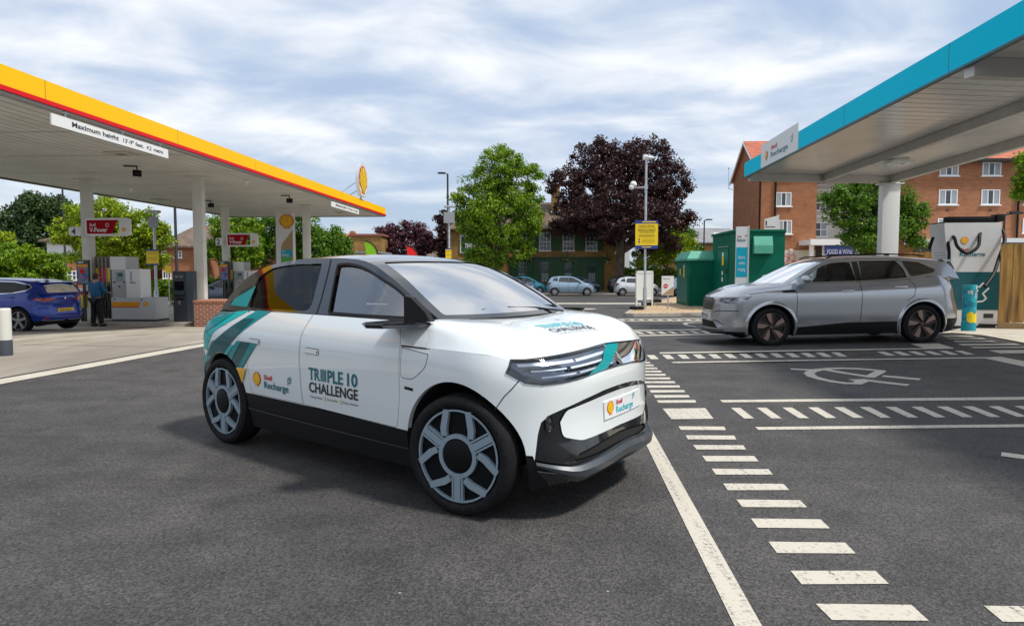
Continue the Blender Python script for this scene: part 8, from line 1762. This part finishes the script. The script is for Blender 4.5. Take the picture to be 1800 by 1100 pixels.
def build_street_cars():
    def pos(xc, Y): return Vector(((xc - 900) / 1200 * Y, Y, 0))
    street(0, 0, 'silver blue hatchback parked in the middle of the far kerb, clear of the others', CARP('silver_blue', (.25, .36, .46)), (1.03, 1, 1.04), 0, at_=pos(1003, 54.2))
    street(0, 0, 'purple grey people carrier parked at the far kerb, partly behind the white car', CARP('plum', (.11, .11, .16)), (1.12, 1.02, 1.06), 0, at_=pos(897, 54.0), rimd=five_spoke((.6, .55, .5), 6, .12))
    street(0, 0, 'bright turquoise small hatchback parked in the second row by the pub', CARP('cyan', (.02, .32, .45)), (.92, .95, 1.0), 0, at_=pos(926, 58.5))
    street(0, 0, 'dark blue hatchback mostly hidden behind the silver blue one', CARP('dkblue', (.02, .06, .12)), (1.0, 1, .99), 0, at_=pos(1018, 58.8))
    street(0, 0, 'black hatchback with red tail lamp parked under the copper tree', CARP('black', (.015, .017, .022)), (1.0, 1, 1.02), 0, at_=pos(1106, 58.5))
    street(0, 0, 'white small hatchback parked behind the white advertising board', CARP('white', (.62, .63, .65)), (.97, .98, .99), 0, at_=pos(1119, 54.0), rimd=five_spoke((.5, .5, .5), 9, .05))
    street(0, 0, 'pale blue car at the right end of the far kerb, behind the exit sign', CARP('pale', (.4, .5, .6)), (1.0, .98, .98), 0, at_=pos(1216, 54.2))
    o = street(0, 0, 'dark grey car waiting beyond the brick wall, its nose to the left', CARP('slate', (.07, .085, .13)), (1.05, 1.03, 1.02), math.pi, at_=pos(405, 36.5)); o[0]['group'] = 'x'; del o[0]['group']
    o = street(0, 0, 'white car in the bay beyond the silver estate, only its roof showing', CARP('white2', (.72, .73, .74)), (1.15, 1.08, 1.24), 0, at_=Vector((9.9, 18.6, 0))); del o[0]['group']
build_street_cars()
BLUEC = mat('blue_paint', (.003, .030, .26), .2, .3, .6)
BL = dict(HAT); BL.update(W=[(.18, .82), (.35, .88), (.55, .905), (.75, .90), (.9, .885), (1.0, .83), (1.1, .79)], B=[(.2, 1.90), (.32, 2.02), (.5, 2.05), (.62, 2.0), (.80, 1.98), (.95, 2.0), (1.05, 1.95)], F=[(.2, 2.0), (.4, 2.08), (.7, 2.0), (.9, 1.85)], a=1.55, b=1.4, nr=2.8,
    Yb=[(-2.0, .68), (-1.4, .77), (.3, .80), (.9, .76), (1.3, .70)], zb=1.03, rail=[(1.15, 1.02, .18, -.01), (.8, 1.2, .16, 0), (.40, 1.36, .12, .02), (.12, 1.43, .06, .03), (-.3, 1.455, 0, .045), (-.9, 1.445, 0, .045), (-1.5, 1.40, -.03, .04), (-1.74, 1.345, -.06, .02), (-1.88, 1.18, -.08, .01), (-1.96, 1.06, -.09, 0)],
    belt=[(1.05, 1.0), (.4, 1.01), (-.4, 1.03), (-1.3, 1.09)], rear_edge=[(-1.55, 1.08), (-1.8, 1.06), ('r', .5, 1.03), ('R', 1.03)], front_edge=[(1.05, .96), (1.4, .93), (1.7, .86), ('y', .5, .82), ('F', .81)], cowl=[(1.1, .74, 1.02), (1.2, .6, 1.03), (1.3, .3, 1.03), (1.34, 0, 1.03)],
    skirt=(.34, .28, .28, .28), arch=[(1.30, .345, .395), (-1.34, .345, .395)], wins=[[(.80, 1.05), (.50, 1.22), (.20, 1.35), (.02, 1.39), (-.20, 1.395), (-.22, 1.06)], [(-.29, 1.395), (-1.05, 1.375), (-1.50, 1.29), (-1.58, 1.235), (-1.45, 1.16), (-1.05, 1.09), (-.29, 1.065)]],
    roof=(.22, -1.70), mirror=(.7, 1.06), wheel=(.345, .25, .865), plate_z=(.45, .60), seams=[[(-1.18, 1.07), (-1.2, .8), (-1.0, .6), (-.93, .28)], [(-.25, 1.03), (-.22, .28)]],
    lamps={'headlight.': [(1.5, .88), (1.75, .84), ('y', .5, .80), ('y', .46, .72), (1.8, .72)], 'tail_light.': [(-1.66, .955), (-1.92, .945), ('r', .50, .955), ('r', .26, .93), ('r', .42, .875), ('r', .60, .845), (-1.86, .865)], 'tail_light.b': [('r', .02, .001)][0:0] or [('r', .66, .42), ('r', .52, .42), ('r', .52, .385), ('r', .66, .385)]})
def blue_extra(root, sh, K):
    mb = MB(); mb.prism([(-1.60, 1.395), (-1.66, 1.405), (-1.84, 1.375), (-1.83, 1.355), (-1.66, 1.36)], -.56, .56, 'y'); mb.build('spoiler', BLUEC, root, True, 30)
    mb = MB(); X, Y = sh.X, sh.Y
    for sd in (-1, 1): strokes(mb, lambda u, v: sh.S(u, v, .012, sd), [[Y(.001, .335, False), Y(.5, .335, False), Y(.7, .36, False)]], .02)
    mb.build('bumper_strip', CHR, root)
    mb = MB(); mb.lathe([(.001, -.012), (.035, -.008), (.045, 0)], 4, 0, 'x', (-interp(sh.Rt, .93) - .006, 0, .93)); mb.build('badge', CHR, root)
    for sd in (-1, 1):
        mb = MB(); f = lambda u, v: sh.Gs(u, v, .006, sd); strokes(mb, f, [[(-.5, 1.40), (-1.06, 1.385), (-1.52, 1.305), (-1.60, 1.235), (-1.46, 1.15), (-1.05, 1.075), (-.4, 1.05)]], .022); mb.build('window_trim', CHR, root)
    mb = MB(); mb.prism([(-1.35, 1.48), (-1.52, 1.46), (-1.50, 1.535), (-1.46, 1.54)], -.015, .015, 'y'); mb.build('antenna', SBLACK, root)
bx, by = -13.30, 18.34; ang = R(171); hv = Vector((math.cos(ang), math.sin(ang))); lv = Vector((-hv.y, hv.x)); cpos = Vector((bx, by)) + hv * 1.34 - lv * .87
gen_car('blue_hatchback', 'deep blue hatchback refuelling beside the man in the blue jacket', 'car', (cpos.x, cpos.y, gh(cpos.x, cpos.y) + .006), ang, BL, BLUEC, None, .07, [('WP75 BCC', PY, False)], five_spoke((.30, .29, .28), 5, .14), 1, None, None, None, glassy('privacy_glass', (.4, .42, .45), .15, .02, 1.4), ((-.1, .95), (-1.1, .98)), extra=blue_extra)
